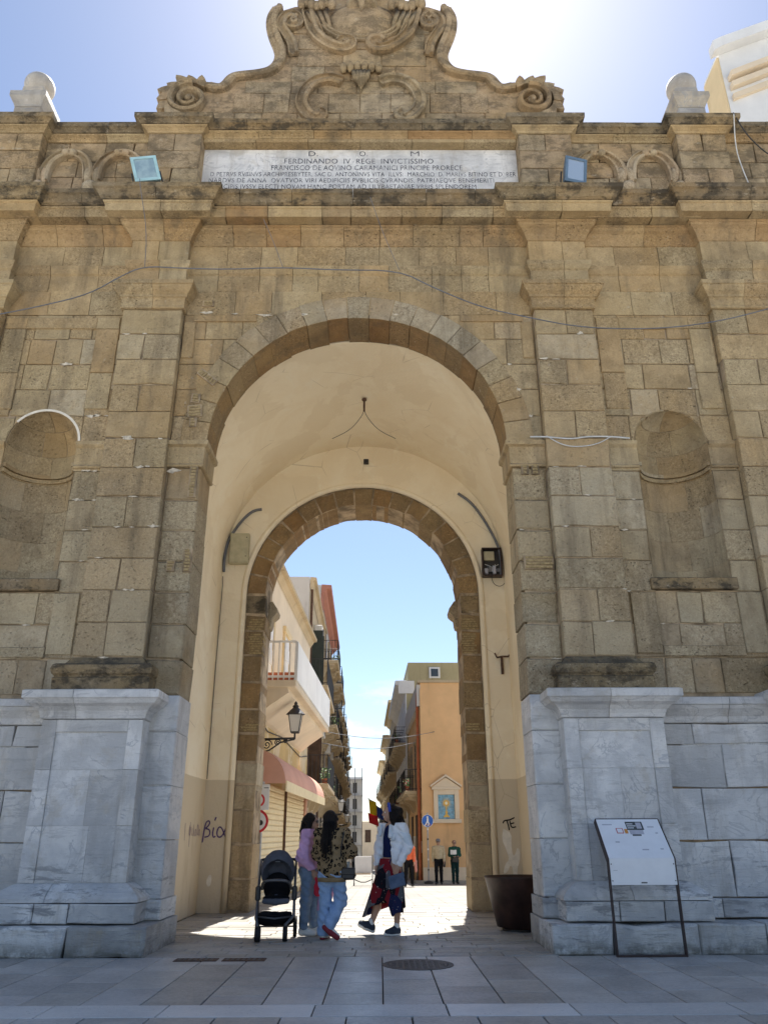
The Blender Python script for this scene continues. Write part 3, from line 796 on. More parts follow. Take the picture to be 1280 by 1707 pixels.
# plaque with frame
fr = [(-PX0, -2.985, 11.72, 13.50), (2.985, PX0, 11.72, 13.50)]
for s in (-1, 1):
    xa, xb = sorted((s * 2.985, s * PX0 - s * .001)); 
plq = MB().bbox(-2.985, 2.985, .30, .45, 11.9, 13.385, .004).build('inscription_slab', 'marble', gate)
MB().bbox(-3.10, -2.955, .10, .44, 11.72, 13.47, .01).build('slab_frame', 'carved', gate)
MB().bbox(2.955, 3.10, .10, .44, 11.72, 13.47, .01).build('slab_frame', 'carved', gate)
for i in range(6):
    xa = -2.95 + i * .983; MB().bbox(xa + .003, xa + .98, .12, .44, 13.388, 13.468, .006).build('slab_frame', 'tuff', gate)
k = NT('worn_letter_paint'); M['letter'] = k.out(k.mix(k.ramp(k.noise(9, 6, .75), .42, .66, 0, .8), (.035, .04, .06), (.42, .42, .44)), .8, .2)
def text_mesh(body, x0, x1, zc, h, y, name, mat, parent, rot=None):
    cu = bpy.data.curves.new(name, 'FONT'); cu.body = body; cu.extrude = .0; cu.resolution_u = 3
    cu.space_character = 1.05
    to = bpy.data.objects.new('tmp_text', cu); COL.objects.link(to)
    dg = bpy.context.evaluated_depsgraph_get(); me = bpy.data.meshes.new_from_object(to.evaluated_get(dg))
    bpy.data.objects.remove(to)
    co = np.array([v.co[:] for v in me.vertices]); mn, mx = co.min(0), co.max(0)
    X = (co[:, 0] - mn[0]) / (mx[0] - mn[0]) * (x1 - x0) + x0
    Z = (co[:, 1] - 0.0) / .70 * h + zc - h / 2
    for i, v in enumerate(me.vertices): v.co = (X[i], y, Z[i])
    me.materials.clear(); me.materials.append(M[mat])
    o = bpy.data.objects.new(name, me); COL.objects.link(o); o.parent = parent
    return o
for body, x0, x1, zc, h in (('D.', -.98, -.80, 13.285, .125), ('O.', -.02, .14, 13.285, .125), ('M', .95, 1.12, 13.285, .125),
    ('FERDINANDO  IV  REGE  INVICTISSIMO', -1.43, 1.38, 13.10, .125), ('FRANCISCO DE AQVINO CARAMANICI PRINCIPE PRORECE', -1.67, 1.92, 12.935, .12),
    ('D PETRVS RVBINVS ARCHIPRESBYTER, SAC D. ANTONINVS VITA  ILLVS:  MARCHIO  D. MARIVS BITINO ET D. BER', -2.80, 2.92, 12.775, .105),
    ('NARDVS DE ANNA  QVATVOR VIRI AEDIFICIIS PVBLICIS CVRANDIS, PATRIAEQVE BENEMERITI', -2.82, 2.50, 12.625, .105),
    ('PRINCIPIS IVSSV ELECTI NOVAM HANC PORTAM AD LILYBAETANAE VRBIS SPLENDOREM', -2.80, 2.16, 12.475, .105)):
    text_mesh(body, x0, x1, zc, h, .297, 'inscription_line', 'letter', plq)['kind'] = 'stuff'

# ornaments in the attic bays: paired scrolled arches on tulip stems
def scroll_prof(w, h): return [(-w, 0), (-w, h * .75), (-w * .72, h * .85), (-w * .66, h * .5), (-w * .1, h * .42), (w * .15, h * .55), (w * .3, h * .9), (w * .7, h), (w, h * .8), (w, 0)]
rp = scroll_prof(.085, .15)
for s in (-1, 1):
    for k_, xc in enumerate((4.45, 5.42)):
        cx = s * xc
        for q in (-1, 1):
            path = []
            for i in range(15):
                t = i / 14; a = math.pi / 2 + q * (t * 2.0 - .12)
                path.append((cx + .40 * math.cos(a), 12.62 + .52 * math.sin(a), .75 + .5 * t if t < .8 else 1.15 - (t - .8) * 2))
            mb = MB().ribbon(path, rp).shift((0, AY + .125, 0)); mb.ball((cx + q * .075, AY + .03, 13.12), .075, 10)
            mb.build('scroll_ornament', 'carved_pale', gate, False)
    for xc, sc in ((4.93, 1.), (3.99, .8), (5.88, .8)):
        cx = s * xc; mb = MB()
        for q in (-.5, .5): mb.ball((cx + q * .16 * sc, AY + .06, 12.60), .12, 10, (.75 * sc, .7, 1.6))
        mb.ball((cx, AY + .05, 12.30), .17, 12, (.95 * sc, .8, .8)); mb.ball((cx, AY + .07, 12.08), .12, 10, (.8 * sc, .6, 1.3))
        mb.build('tulip_ornament', 'carved_pale', gate, True)

# pediment slab
half = [(0, 13.8), (3.78, 13.8), (3.80, 14.2), (3.78, 14.5), (3.72, 14.76), (3.60, 14.94), (3.45, 15.04), (3.26, 15.03), (3.05, 14.96), (2.86, 14.90), (2.70, 14.93), (2.58, 15.05), (2.50, 15.22), (2.42, 15.25), (2.05, 15.30), (1.80, 15.38), (1.66, 15.50), (1.56, 15.68), (1.53, 15.90), (1.58, 16.15), (1.68, 16.42), (1.76, 16.75), (1.76, 17.05), (1.66, 17.28), (1.40, 17.40), (1.0, 17.42), (.75, 17.5), (.62, 17.75), (.5, 18.3), (.3, 18.7), (0, 18.8)]
poly = half + [(-x, z) for x, z in half[-2:0:-1]]
PY = .32
pedi = MB().prism([(x, z) for x, z in poly], PY, 1.0).build('pediment', 'carved', gate)
# ashlar faces of the tympanum, clipped to the outline
def halfw(z):
    best = 0
    for i in range(1, len(half) - 1):
        (xa, za), (xb, zb) = half[i], half[i + 1]
        if min(za, zb) <= z <= max(za, zb) and abs(za - zb) > 1e-6: best = max(best, xa + (xb - xa) * (z - za) / (zb - za))
    return best
for z0, z1, w in ((13.82, 14.34, 3.0), (14.34, 14.86, 2.5), (14.86, 15.2, 2.3), (15.2, 15.62, 1.4), (15.62, 16.1, 1.3), (16.1, 16.55, 1.3), (16.55, 16.95, 1.4)):
    xs = cuts(-w, w, .5, .95)
    for j in range(len(xs) - 1): stone(rect(xs[j], xs[j + 1], z0, z1), PY - .03, PY + .04, 'pediment_block', 'carved', gate, ch=.01, gap=.003)
# moulded border following the outline
bord = []
for x, z in half[8:24]: bord.append((x, z))
def smooth(pts, it=2):
    for _ in range(it):
        q = [pts[0]]
        for a, b in zip(pts, pts[1:]): q += [tuple(.75 * u + .25 * v for u, v in zip(a, b)), tuple(.25 * u + .75 * v for u, v in zip(a, b))]
        pts = q + [pts[-1]]
    return pts
bp = [(-.07, 0), (-.07, .035), (-.015, .04), (-.01, .075), (.05, .08), (.055, .13), (.09, .15), (.15, .15), (.175, .11), (.18, -.4)]
for s in (-1, 1):
    path = [(x * s, z - .0) for x, z in smooth(bord)]
    pr = [(u - .15, h) for u, h in bp]
    if s < 0: path = path[::-1]
    MB().ribbon(path, pr).shift((0, PY, 0)).build('pediment_border', 'carved', gate, False)
    # big volute at the shoulder
    cx, cz = 3.36, 14.62
    sp = []
    for i in range(60):
        t = i / 59; a = math.pi * .55 - t * math.pi * 4.1; r_ = .35 * (1 - t) ** .9 + .03
        sp.append((s * (cx + r_ * math.cos(a)), cz + r_ * math.sin(a), 1.15 - .55 * t))
    mb = MB().ribbon(sp, [(-.065, 0), (-.06, .15), (-.02, .19), (.02, .15), (.045, .05), (.055, 0)]).ball((s * cx, PY * 0 - .10, cz), .07, 12, (1, 1, 1)).shift((0, PY - .02, 0))
    mb.build('volute', 'carved', gate, False)
    # leafy outer rim of the volute: flat pointed acanthus lobes curling outwards
    for i in range(9):
        a = math.pi * .66 - i * math.pi * .125; L_ = .20 if i % 2 else .25
        ux, uz = math.cos(a), math.sin(a); tx, tz = -uz, ux
        b0 = (cx + .40 * ux, cz + .40 * uz); pts = []
        for (l_, w_) in ((0, -.10), (.35, -.115), (.7, -.085), (1.0, -.01), (.82, .05), (.5, .10), (0, .105)):
            pts.append((s * (b0[0] + ux * l_ * L_ + tx * w_ + tx * -.10 * l_ * l_), b0[1] + uz * l_ * L_ + tz * w_ + tz * -.10 * l_ * l_))
        mb = MB().prism(pts if s > 0 else pts[::-1], PY - .13 - .012 * (i % 3), PY + .5); mb.build('acanthus_lobe', 'carved', gate, False, True)
    # C-scroll framing the centre
    path = [(s * x, z) for x, z in smooth([(.38, 15.12), (.62, 15.22), (.95, 15.12), (1.14, 14.8), (1.17, 14.5), (1.05, 14.25), (.9, 14.12), (.78, 14.15), (.74, 14.26), (.82, 14.30)])]
    MB().ribbon(path, scroll_prof(.12, .14)).shift((0, PY - .02, 0)).build('c_scroll', 'carved', gate, False)
    # upper cartouche scrolls
    path = [(s * x, z) for x, z in smooth([(1.38, 17.05), (1.52, 16.9), (1.46, 16.72), (1.3, 16.75), (1.28, 16.92), (1.42, 17.1), (1.62, 16.98), (1.66, 16.7), (1.52, 16.45), (1.4, 16.2), (1.36, 15.9)])]
    MB().ribbon(path, scroll_prof(.10, .13)).shift((0, PY - .02, 0)).build('cartouche_scroll', 'carved', gate, False)
    path = [(s * x, z) for x, z in smooth([(1.15, 17.3), (1.08, 16.9), (.98, 16.5), (.72, 16.18), (.42, 16.02), (.22, 16.08), (.2, 16.26), (.36, 16.30), (.42, 16.2)])]
    MB().ribbon(path, scroll_prof(.12, .16)).shift((0, PY - .02, 0)).build('cartouche_scroll', 'carved', gate, False)
    mb = MB()
    for i in range(7):
        t = i / 6; mb.ball((s * (.62 + .62 * t), PY - .16, 17.25 + .05 * math.sin(t * 9)), .13 - .02 * (i % 2), 9, (.75, .8, 1.1))
    mb.build('shell_lobe', 'carved', gate, True)
    mb = MB()
    for i in range(4): mb.tube([(s * (.75 + .13 * i), PY - .08, 17.1), (s * (.68 + .11 * i), PY - .12, 16.8), (s * (.6 + .08 * i), PY - .04, 16.5)], [.06, .05, .015], 6)
    mb.build('acanthus_leaf', 'carved', gate, True)
mb = MB(); mb.ribbon(smooth([(-.78, 16.75), (-.6, 16.5), (-.3, 16.38), (0, 16.35), (.3, 16.38), (.6, 16.5), (.78, 16.75)]), scroll_prof(.06, .12)).shift((0, PY - .02, 0)); mb.build('shield_rim', 'carved', gate, True)
mb = MB(); mb.ball((0, PY + .05, 16.95), .62, 20, (1.15, .35, .9)); mb.build('shield', 'carved', gate, True)
mb = MB()
for i in range(6): mb.ball(((i - 2.5) * .14, PY - .10, 15.52 - .02 * abs(i - 2.5)), .10, 9, (.75, .9, 1.25))
mb.build('shell_crest', 'carved', gate, True)
mb = MB()
for i in (-2, -1, 0, 1, 2): mb.tube([(i * .075, PY - .10, 15.38), (i * .055, PY - .15, 15.15), (i * .02, PY - .05, 14.85 + abs(i) * .08)], [.05, .055, .012], 6)
mb.build('acanthus_leaf', 'carved', gate, True)
# crest stem above the shield
MB().lathe([(.30, 17.2), (.34, 17.3), (.28, 17.42), (.20, 17.6), (.24, 17.9), (.14, 18.1)], 0, PY - .05, 0, 16).build('crest_stem', 'carved', gate, True)
mb = MB().tube([(0, PY - .36, 17.35), (0, PY - .40, 17.1), (0, PY - .3, 16.85)], [.07, .085, .02], 8); mb.build('acanthus_leaf', 'carved', gate, True)
# weeds growing on the cornice
M['weed'] = mat_plain('cornice_weed', (.07, .085, .035), .8, .2, var=.4, vscale=30)
for xa, nn in ((-.72, 26), (.35, 60)):
    mb = MB()
    for i in range(nn):
        x = xa + rnd(-.1, .1) if nn < 30 else rnd(-.35, 1.0); y = .12 + rnd(-.05, .1); z = 13.77; h = rnd(.05, .17); dx = rnd(-.05, .05)
        mb.add([(x - .008, y, z), (x + .008, y, z), (x + dx, y - .02, z + h)], [(0, 1, 2)])
    w = mb.build('dry_weed', 'weed', None); tag(w, 'small tuft of dry weeds at the pediment foot, left of centre' if nn < 30 else 'long fringe of dry weeds along the pediment foot', 'weed'); w['kind'] = 'stuff'

# ball finials on the outer attic piers
M['marble_w'] = mat_marble('white_finial_marble', (.58, .53, .45), (.40, .36, .31), .95)
for s in (-1, 1):
    t = thing('ball_finial', (s * 6.42, .42, 13.79), 'white marble ball finial on stepped block, %s end of the attic' % ('left' if s < 0 else 'right, church-side'), 'finial', 'marble ball finials')
    MB().bbox(-.26, .26, -.26, .26, 0, .56, .015).build('plinth', 'marble_w', t)
    prof = [(.26, .56), (.27, .60), (.31, .68), (.34, .74), (.35, .76), (.35, .88), (.30, .92)]
    vv = []; ff = []
    for d, z in prof: vv += [(-d, -d, z), (d, -d, z), (d, d, z), (-d, d, z)]
    for i in range(len(prof) - 1):
        for q in range(4): ff.append((i * 4 + q, i * 4 + (q + 1) % 4, i * 4 + 4 + (q + 1) % 4, i * 4 + 4 + q))
    ff += [(3, 2, 1, 0), tuple(range(len(vv) - 4, len(vv)))]
    mk('cap_stone', vv, ff, 'marble_w', t)
    MB().bbox(-.22, .22, -.22, .22, 0.92, 1.18, .03).build('neck_block', 'marble_w', t)
    MB().ball((0, 0, 1.37), .29, 24, (1, 1, .97)).build('ball', 'marble_w', t, True)
# ================================================================== GROUND
M['slab'] = None
def mat_paving(name, a, b, rough=.55, vein=.35):
    k = NT(name); rn = k.rand()
    n = k.noise(1.7, 6, .65); fine = k.noise(22, 5, .7)
    c = k.mix(k.ramp(n, .35, .65), a, b)
    c = k.hsv(c, k.math('ADD', k.math('MULTIPLY', rn, .02), .49), k.ramp(rn, 0, 1, .7, 1.2), k.ramp(k.math('FRACT', k.math('MULTIPLY', rn, 9.7)), 0, 1, .8, 1.15))
    c = k.mix(k.ramp(fine, .6, .75, 0, vein), c, tuple(x * .45 for x in a))
    s = k.noise(.8, 4, .6)
    c = k.mix(k.ramp(s, .55, .7, 0, .4), c, tuple(x * .6 for x in a))
    k.bump(k.math('ADD', fine, k.math('MULTIPLY', k.noise(6, 4), 1.5)), .22, .01)
    return k.out(c, k.ramp(fine, .3, .7, rough - .1, rough + .2), .4)
M['slab'] = mat_paving('grey_marble_slab', (.34, .325, .305), (.45, .43, .40), .36)
M['slab_w'] = mat_paving('pale_marble_band', (.50, .50, .49), (.58, .57, .55), .36)
M['sett'] = mat_paving('worn_limestone_sett', (.31, .29, .255), (.40, .375, .335), .45, .4)
M['ground'] = mat_plain('paved_ground', (.56, .53, .48), .7, .3)
def gz(y):        # the street falls away behind the gate
    return 0 if y < 6.2 else -.0318 * (y - 6.2)
g = mk('ground', [(-600, -600, -.035), (600, -600, -.035), (600, 6.2, -.035), (-600, 6.2, -.035), (600, 140, gz(140) - .035), (-600, 140, gz(140) - .035), (600, 900, gz(140) - .1), (-600, 900, gz(140) - .1)], [(0, 1, 2, 3), (3, 2, 4, 5), (5, 4, 6, 7)], 'ground'); g['kind'] = 'structure'
M['joint'] = mat_plain('dark_joint_dirt', (.075, .07, .065), .95, .1)
piazza = mk('piazza_pavement', [(-9, -14, -.016), (9, -14, -.016), (9, -.62, -.016), (-9, -.62, -.016)], [(0, 1, 2, 3)], 'joint'); piazza['kind'] = 'structure'
def slab(x0, x1, y0, y1, z, mt, parent, name, g_=.006, c=.004, tl=.0015, skew=0):
    x0 += g_; x1 -= g_; y0 += g_; y1 -= g_
    dz = [z + rnd(-tl, tl) for _ in range(4)]
    B = [(x0, y0), (x1, y0), (x1, y1), (x0, y1)]; Tp = [(x0 + c, y0 + c), (x1 - c, y0 + c), (x1 - c, y1 - c), (x0 + c, y1 - c)]
    v = [(a, b, z - .03) for a, b in B] + [(a, b, dz[i] - c) for i, (a, b) in enumerate(B)] + [(a, b, dz[i]) for i, (a, b) in enumerate(Tp)]
    f = [(8, 9, 10, 11)] + [(i, (i + 1) % 4, 4 + (i + 1) % 4, 4 + i) for i in range(4)] + [(4 + i, 4 + (i + 1) % 4, 8 + (i + 1) % 4, 8 + i) for i in range(4)]
    return mk(name, v, f, mt, parent)
cw = .505
for k_ in range(-13, 14):
    xa = -.13 + k_ * cw; y = -.63
    while y > -3.40:
        L = rnd(.45, 1.1)
        if y - L < -3.40 + .3: L = y + 3.40
        slab(xa, xa + cw, y - L, y, 0, 'slab', piazza, 'paving_slab'); y -= L
    y = -3.87
    while y > -5.6:
        L = rnd(.5, 1.0); slab(xa + .22, xa + cw + .22, y - L, y, 0, 'slab', piazza, 'paving_slab'); y -= L
x = -7.2
while x < 7.2:
    L = rnd(.9, 1.4); slab(x, x + L, -3.87, -3.40, .002, 'slab_w', piazza, 'pale_band_slab'); x += L
# lane of worn limestone setts through the passage
lane = mk('passage_lane', [(-3.0, -.62, -.02), (3.0, -.62, -.02), (3.0, 6.2, -.02), (-3.0, 6.2, -.02)], [(0, 1, 2, 3)], 'mortar'); lane['kind'] = 'structure'
y = -.62; cnt = 0
lane_far = MB()
while y < 6.15:
    d = rnd(.20, .30); x = -2.42 if y < .9 else -2.95
    xe = -x
    while x < xe:
        L = min(rnd(.35, .8), xe - x)
        if xe - x - L < .15: L = xe - x
        if cnt < 180: slab(x, x + L, y, min(y + d, 6.18), 0, 'sett', lane, 'paving_sett', .004, .008, .006); cnt += 1
        else:
            lane_far.box(x + .004, x + L - .004, y + .004, min(y + d, 6.18) - .004, -.02, rnd(-.004, .004))
        x += L
    y += d
o = lane_far.build('far_setts', 'sett', lane); o['kind'] = 'stuff'
# street beyond
k = NT('street_paving')
br = k.n.new('ShaderNodeTexBrick'); k.l.new(k.map((1, 1, 1), rot=(0, 0, 0)), br.inputs['Vector'])
br.inputs['Color1'].default_value = (.26, .243, .213, 1); br.inputs['Color2'].default_value = (.215, .20, .178, 1); br.inputs['Mortar'].default_value = (.10, .09, .078, 1)
br.inputs['Scale'].default_value = 1.; br.inputs['Mortar Size'].default_value = .022; br.inputs['Brick Width'].default_value = .7; br.inputs['Row Height'].default_value = .3
cc = k.mix(k.ramp(k.noise(1.2, 6, .65), .4, .7, 0, .5), br.outputs['Color'], (.42, .39, .34))
cc = k.mix(k.ramp(k.noise(18, 5, .7), .58, .72, 0, .4), cc, (.17, .155, .135))
k.bump(k.noise(14, 5), .3, .02)
M['street'] = k.out(cc, .55, .35)
st = mk('street', [(-14, 6.18, -.004), (16, 6.18, -.004), (16, 140, gz(140) - .004), (-14, 140, gz(140) - .004)], [(0, 1, 2, 3)], 'street'); st['kind'] = 'structure'
# manhole cover
M['castiron'] = None
k = NT('cast_iron'); vv = k.vor(28, None, 'DISTANCE_TO_EDGE')
k.bump(k.ramp(vv, .0, .12), .8, .01); M['castiron'] = k.out(k.mix(k.noise(12, 4), (.05, .045, .042), (.14, .12, .11)), .55, .5, .3)
t = thing('manhole_cover', (.76, -1.27, 0), 'round cast iron manhole cover in the grey paving before the arch', 'manhole')
MB().lathe([(.385, -.02), (.385, .006), (.33, .006), (.33, .0)], 0, 0, 0, 40).build('rim', 'castiron', t)
mb = MB().lathe([(.322, -.02), (.322, .007), (.0, .007)], 0, 0, 0, 40)
for i in range(-4, 5):
    for j in range(-4, 5):
        if (i * i + j * j) * .065 ** 2 < .29 ** 2: mb.box(i * .065 - .02, i * .065 + .02, j * .065 - .02, j * .065 + .02, .005, .0115)
mb.build('lid', 'castiron', t)
for i, (xa, lab) in enumerate(((-1.72, 'left rusty drain plate in the paving'), (-1.18, 'right rusty drain plate in the paving'))):
    t = thing('drain_plate', (xa, -.85, 0), lab + ' before the arch', 'drain', 'drain plates')
    mb = MB().bbox(-.24, .24, -.11, .11, -.02, .008, .003); mb.build('plate', 'rust', t)
    mb = MB()
    for q in range(7): mb.box(-.20 + q * .06, -.17 + q * .06, -.08, .08, .006, .012)
    mb.build('rib', 'castiron', t)
# ================================================================== STREET BEYOND THE GATE
STREET_AZ = R(-1.0)
_D = Vector((math.sin(STREET_AZ), math.cos(STREET_AZ), 0)); _A = Vector((math.cos(STREET_AZ), -math.sin(STREET_AZ), 0))
def SW(s_, a_, z=0.):
    p = Vector((CAM.x, CAM.y, 0)) + _D * s_ + _A * a_; return Vector((p.x, p.y, z))
def SG(s_, a_):
    p = SW(s_, a_); p.z = gz(p.y); return p
def mat_stucco(name, a, stain=(.2, .17, .13), amt=.5, patch=None):
    k = NT(name)
    n = k.noise(.8, 6, .65); c = k.mix(k.ramp(n, .3, .7), tuple(x * .86 for x in a), a)
    st_ = k.noise(1., 6, .7, k.map((1.6, 1.6, .25))); c = k.mix(k.ramp(st_, .52, .75, 0, amt), c, stain)
    if patch: c = k.mix(k.ramp(k.noise(1.1, 6, .7, k.map((1, 1, 1), (3, 9, 4))), .5, .58, 0, .8), c, patch)
    g_ = k.noise(30, 4, .7); c = k.mix(k.ramp(g_, .6, .75, 0, .2), c, stain)
    k.bump(k.math('ADD', n, k.math('MULTIPLY', g_, .4)), .25, .02)
    return k.out(c, .9, .15)
M['st_cream'] = mat_stucco('cream_stucco', (.74, .62, .46), (.5, .4, .27), .3)
M['st_ochre'] = mat_stucco('stained_ochre_stucco', (.55, .40, .19), (.22, .17, .1), .6, (.62, .52, .36))
M['st_pink'] = mat_stucco('salmon_stucco', (.60, .34, .23), (.4, .25, .18), .3)
M['st_orange'] = mat_stucco('orange_stucco', (.74, .47, .24), (.40, .26, .15), .55)
M['st_olive'] = mat_stucco('olive_stained_stucco', (.41, .36, .215), (.15, .13, .08), .8)
M['st_grey'] = mat_stucco('grey_render', (.52, .50, .47), (.22, .21, .2), .7)
M['st_white'] = mat_stucco('white_render', (.74, .74, .73), (.5, .5, .5), .3)
M['st_tan'] = mat_stucco('tan_stone_front', (.50, .40, .26), (.2, .16, .11), .6)
M['st_red'] = mat_stucco('red_painted_render', (.42, .19, .14), (.3, .16, .12), .4)
M['st_buff'] = mat_stucco('yellow_side_stone', (.72, .58, .36), (.36, .25, .14), .8)
M['white_paint'] = mat_plain('white_painted_metal', (.74, .72, .68), .5, .4)
M['shutter_g'] = mat_plain('dark_green_shutter', (.03, .04, .035), .6, .3)
M['shutter_b'] = mat_plain('brown_shutter', (.07, .04, .025), .6, .3, var=.3)
M['glass'] = mat_plain('dark_glass', (.03, .035, .04), .1, .6)
M['terracotta'] = mat_plain('terracotta', (.42, .14, .07), .8, .2)
M['leaf'] = mat_plain('pot_plant_leaf', (.09, .17, .035), .6, .3, var=.4, vscale=40)
M['petal'] = mat_plain('pink_petal', (.55, .06, .10), .7, .2)
k = NT('roller_shutter'); wv = k.sep(k.tc.outputs['Object'])[2]
M['roller'] = k.out(k.mix(k.ramp(k.noise(4, 5, .7), .4, .7, 0, .5), (.78, .66, .42), (.62, .48, .28)), .6, .3)
M['awning'] = mat_stucco('faded_pink_canvas', (.66, .37, .28), (.5, .3, .22), .3)

class Bld:
    """a house along the street. local frame: y along the street, facade plane x = 0 facing sx, body behind it"""
    def __init__(s, name, label, s0, s1, a, sx, ztop, mat, depth=7., rz=None, zmin=None):
        base = SG(s0, a); s.sx = sx; s.L = s1 - s0; s.g = base.z
        s.o = thing(name, base, label, 'building', None, -STREET_AZ if rz is None else rz)
        s.H = ztop - base.z; s.mat = mat
        lo = gz(base.y + s.L) - base.z - .3
        s.part('wall', mat, lambda b: b.box(min(0, -sx * depth), max(0, -sx * depth), 0, s.L, lo, s.H))
    def z(s, world_z): return world_z - s.g
    def part(s, name, mat, fn, parent=None, smooth=False):
        b = MB(); fn(b); return b.build(name, mat, parent or s.o, smooth)
    def X(s, d): return s.sx * d
    def bx(s, b, d0, d1, y0, y1, z0, z1, c=None):
        xa, xb = sorted((s.X(d0), s.X(d1)))
        if c: b.bbox(xa, xb, y0, y1, z0, z1, c)
        else: b.box(xa, xb, y0, y1, z0, z1)
    def cornice(s, zt, d=.3, h=.35, mat=None, y0=0, y1=None):
        y1 = s.L if y1 is None else y1
        def fn(b):
            pr = [(.02, -h), (.05, -h * .8), (d * .4, -h * .6), (d * .55, -h * .35), (d * .95, -h * .3), (d, 0), (0.02, .03)]
            v = []; f = []
            for yy in (y0, y1):
                for dd, zz in pr: v.append((s.X(dd), yy, zt + zz))
            n = len(pr)
            for i in range(n - 1): f.append((i, i + 1, n + i + 1, n + i))
            f += [tuple(range(n)), tuple(range(2 * n - 1, n - 1, -1))]
            b.add(v, f)
        return s.part('cornice', mat or s.mat, fn)
    def window(s, y, z0, w, h, frame='st_tan', shut='shutter_g', open_=False, slats=9):
        w_o = s.part('window', frame, lambda b: [s.bx(b, -.02, .06, y - w / 2 - .14, y - w / 2, z0, z0 + h), s.bx(b, -.02, .06, y + w / 2, y + w / 2 + .14, z0, z0 + h), s.bx(b, -.02, .09, y - w / 2 - .2, y + w / 2 + .2, z0 + h, z0 + h + .18), s.bx(b, -.02, .10, y - w / 2 - .2, y + w / 2 + .2, z0 - .1, z0)])
        s.part('pane', 'glass', lambda b: s.bx(b, -.015, .008, y - w / 2, y + w / 2, z0, z0 + h), w_o)
        for q in (-1, 1):
            def leaf(b):
                if open_:
                    ya = y + q * w / 2; pts = sorted((ya, ya + q * .04))
                    s.bx(b, .03, .03 + w / 2, pts[0], pts[1], z0 + .02, z0 + h - .02)
                else:
                    ya, yb = sorted((y + q * .01, y + q * w / 2 - q * .01))
                    s.bx(b, .012, .028, ya, yb, z0 + .02, z0 + h - .02)
                    for i in range(slats):
                        zz = z0 + .06 + (h - .12) * i / slats; s.bx(b, .026, .045, ya + .04, yb - .04, zz, zz + (h - .12) / slats * .6)
            s.part('shutter', shut, leaf, w_o)
        return w_o
    def balcony(s, y0, y1, z, d, slabmat='st_tan', rail='iron', solid=None, h=.95, bars=None, plants=0, brackets=True):
        sl_ = s.part('balcony', slabmat, lambda b: [s.bx(b, -.02, d, y0, y1, z - .16, z, .02), s.bx(b, -.02, d * .8, y0 + .06, y1 - .06, z - .26, z - .16)])
        for q in range(max(2, int((y1 - y0) / 1.6)) if brackets else 0):
            yy = y0 + .2 + (y1 - y0 - .5) * q / max(1, max(2, int((y1 - y0) / 1.6)) - 1)
            def br_(b):
                pr = [(0, 0), (d * .75, 0), (d * .7, -.12), (d * .35, -.2), (d * .2, -.5), (0, -.6)]
                v = [(s.X(x_), yy, z - .262 + z_) for x_, z_ in pr] + [(s.X(x_), yy + .16, z - .262 + z_) for x_, z_ in pr]
                n = len(pr); b.add(v, [tuple(range(n)), tuple(range(2 * n - 1, n - 1, -1))] + [(i, (i + 1) % n, n + (i + 1) % n, n + i) for i in range(n)])
            s.part('bracket', slabmat, br_, sl_)
        def rl(b):
            nb = bars or max(6, int((y1 - y0) / .13)); rr = .009 if rail == 'iron' else .016
            for i in range(nb + 1):
                yy = y0 + .03 + (y1 - y0 - .06) * i / nb
                if not solid: b.tube([(s.X(d - .04), yy, z), (s.X(d - .04), yy, z + h)], rr, 4)
            ne = max(4, int(d / .13))
            for ye in (y0 + .03, y1 - .03):
                for i in range(ne + 1):
                    dd = (d - .04) * i / ne; b.tube([(s.X(dd), ye, z), (s.X(dd), ye, z + h)], rr, 4)
            for zz in (z + h, z + .08): b.tube([(s.X(0), y0 + .03, zz), (s.X(d - .04), y0 + .03, zz), (s.X(d - .04), y1 - .03, zz), (s.X(0), y1 - .03, zz)], rr * 1.8, 5)
        s.part('railing', rail, rl, sl_)
        if solid: s.part('parapet', solid, lambda b: s.bx(b, d - .05, d + .02, y0 + .02, y1, z + .0, z + h, .01), sl_)
        for q in range(plants):
            yy = y0 + .25 + rnd(0, y1 - y0 - .5); dd = d - .16
            s.part('flower_pot', 'terracotta', lambda b: b.lathe([(.07, 0), (.10, .17), (.11, .17), (.11, .2), (.02, .2)], s.X(dd), yy, z, 10), sl_)
            def foliage(b):
                for i in range(70):
                    c_ = Vector((s.X(dd) + rnd(-.16, .16), yy + rnd(-.18, .18), z + .2 + rnd(0, .34))); t_ = Vector((rnd(-1, 1), rnd(-1, 1), rnd(-.4, 1))).normalized() * .07; u_ = t_.orthogonal().normalized() * .03
                    b.add([c_, c_ + t_ * .5 + u_, c_ + t_, c_ + t_ * .5 - u_], [(0, 1, 2, 3)])
            s.part('pot_plant', 'leaf' if q % 2 == 0 else 'petal', foliage, sl_)

# --- L1: cream house with the white balcony, pink awning and roller shutters
L1 = Bld('cream_house', 'cream plastered house with white balcony and pink barrel awning behind the left pier', 17.25, 28.5, -2.52, 1, 7.9, 'st_cream', rz=R(-1.5))
z = L1.z
L1.cornice(z(7.9), .25, .3, 'st_tan')
L1.part('ground_floor_front', 'st_ochre', lambda b: L1.bx(b, -.02, .02, 0, 11.25, 0 - .4, z(4.1)))
L1.balcony(.75, 9.3, z(4.55), .92, 'st_cream', 'white_paint', 'st_white', .88, plants=0, brackets=False)
L1.part('balcony_cove', 'st_cream', lambda b: b.prism([(.0, z(3.75)), (.10, z(3.8)), (.35, z(4.0)), (.75, z(4.27)), (.75, z(4.29)), (.0, z(4.29))], .8, 9.2))
for i, (y, w) in enumerate(((2.2, 1.0), (5.2, 1.0))):
    L1.window(y, z(4.56), w, 2.0, 'st_buff', 'st_white', False, 3)
for q in range(5):
    o = L1.part('flower_pot', 'terracotta', lambda b: b.lathe([(.06, 0), (.09, .16), (.10, .16), (.10, .19), (.02, .19)], .25 + q * .13, .95, z(4.55), 10))
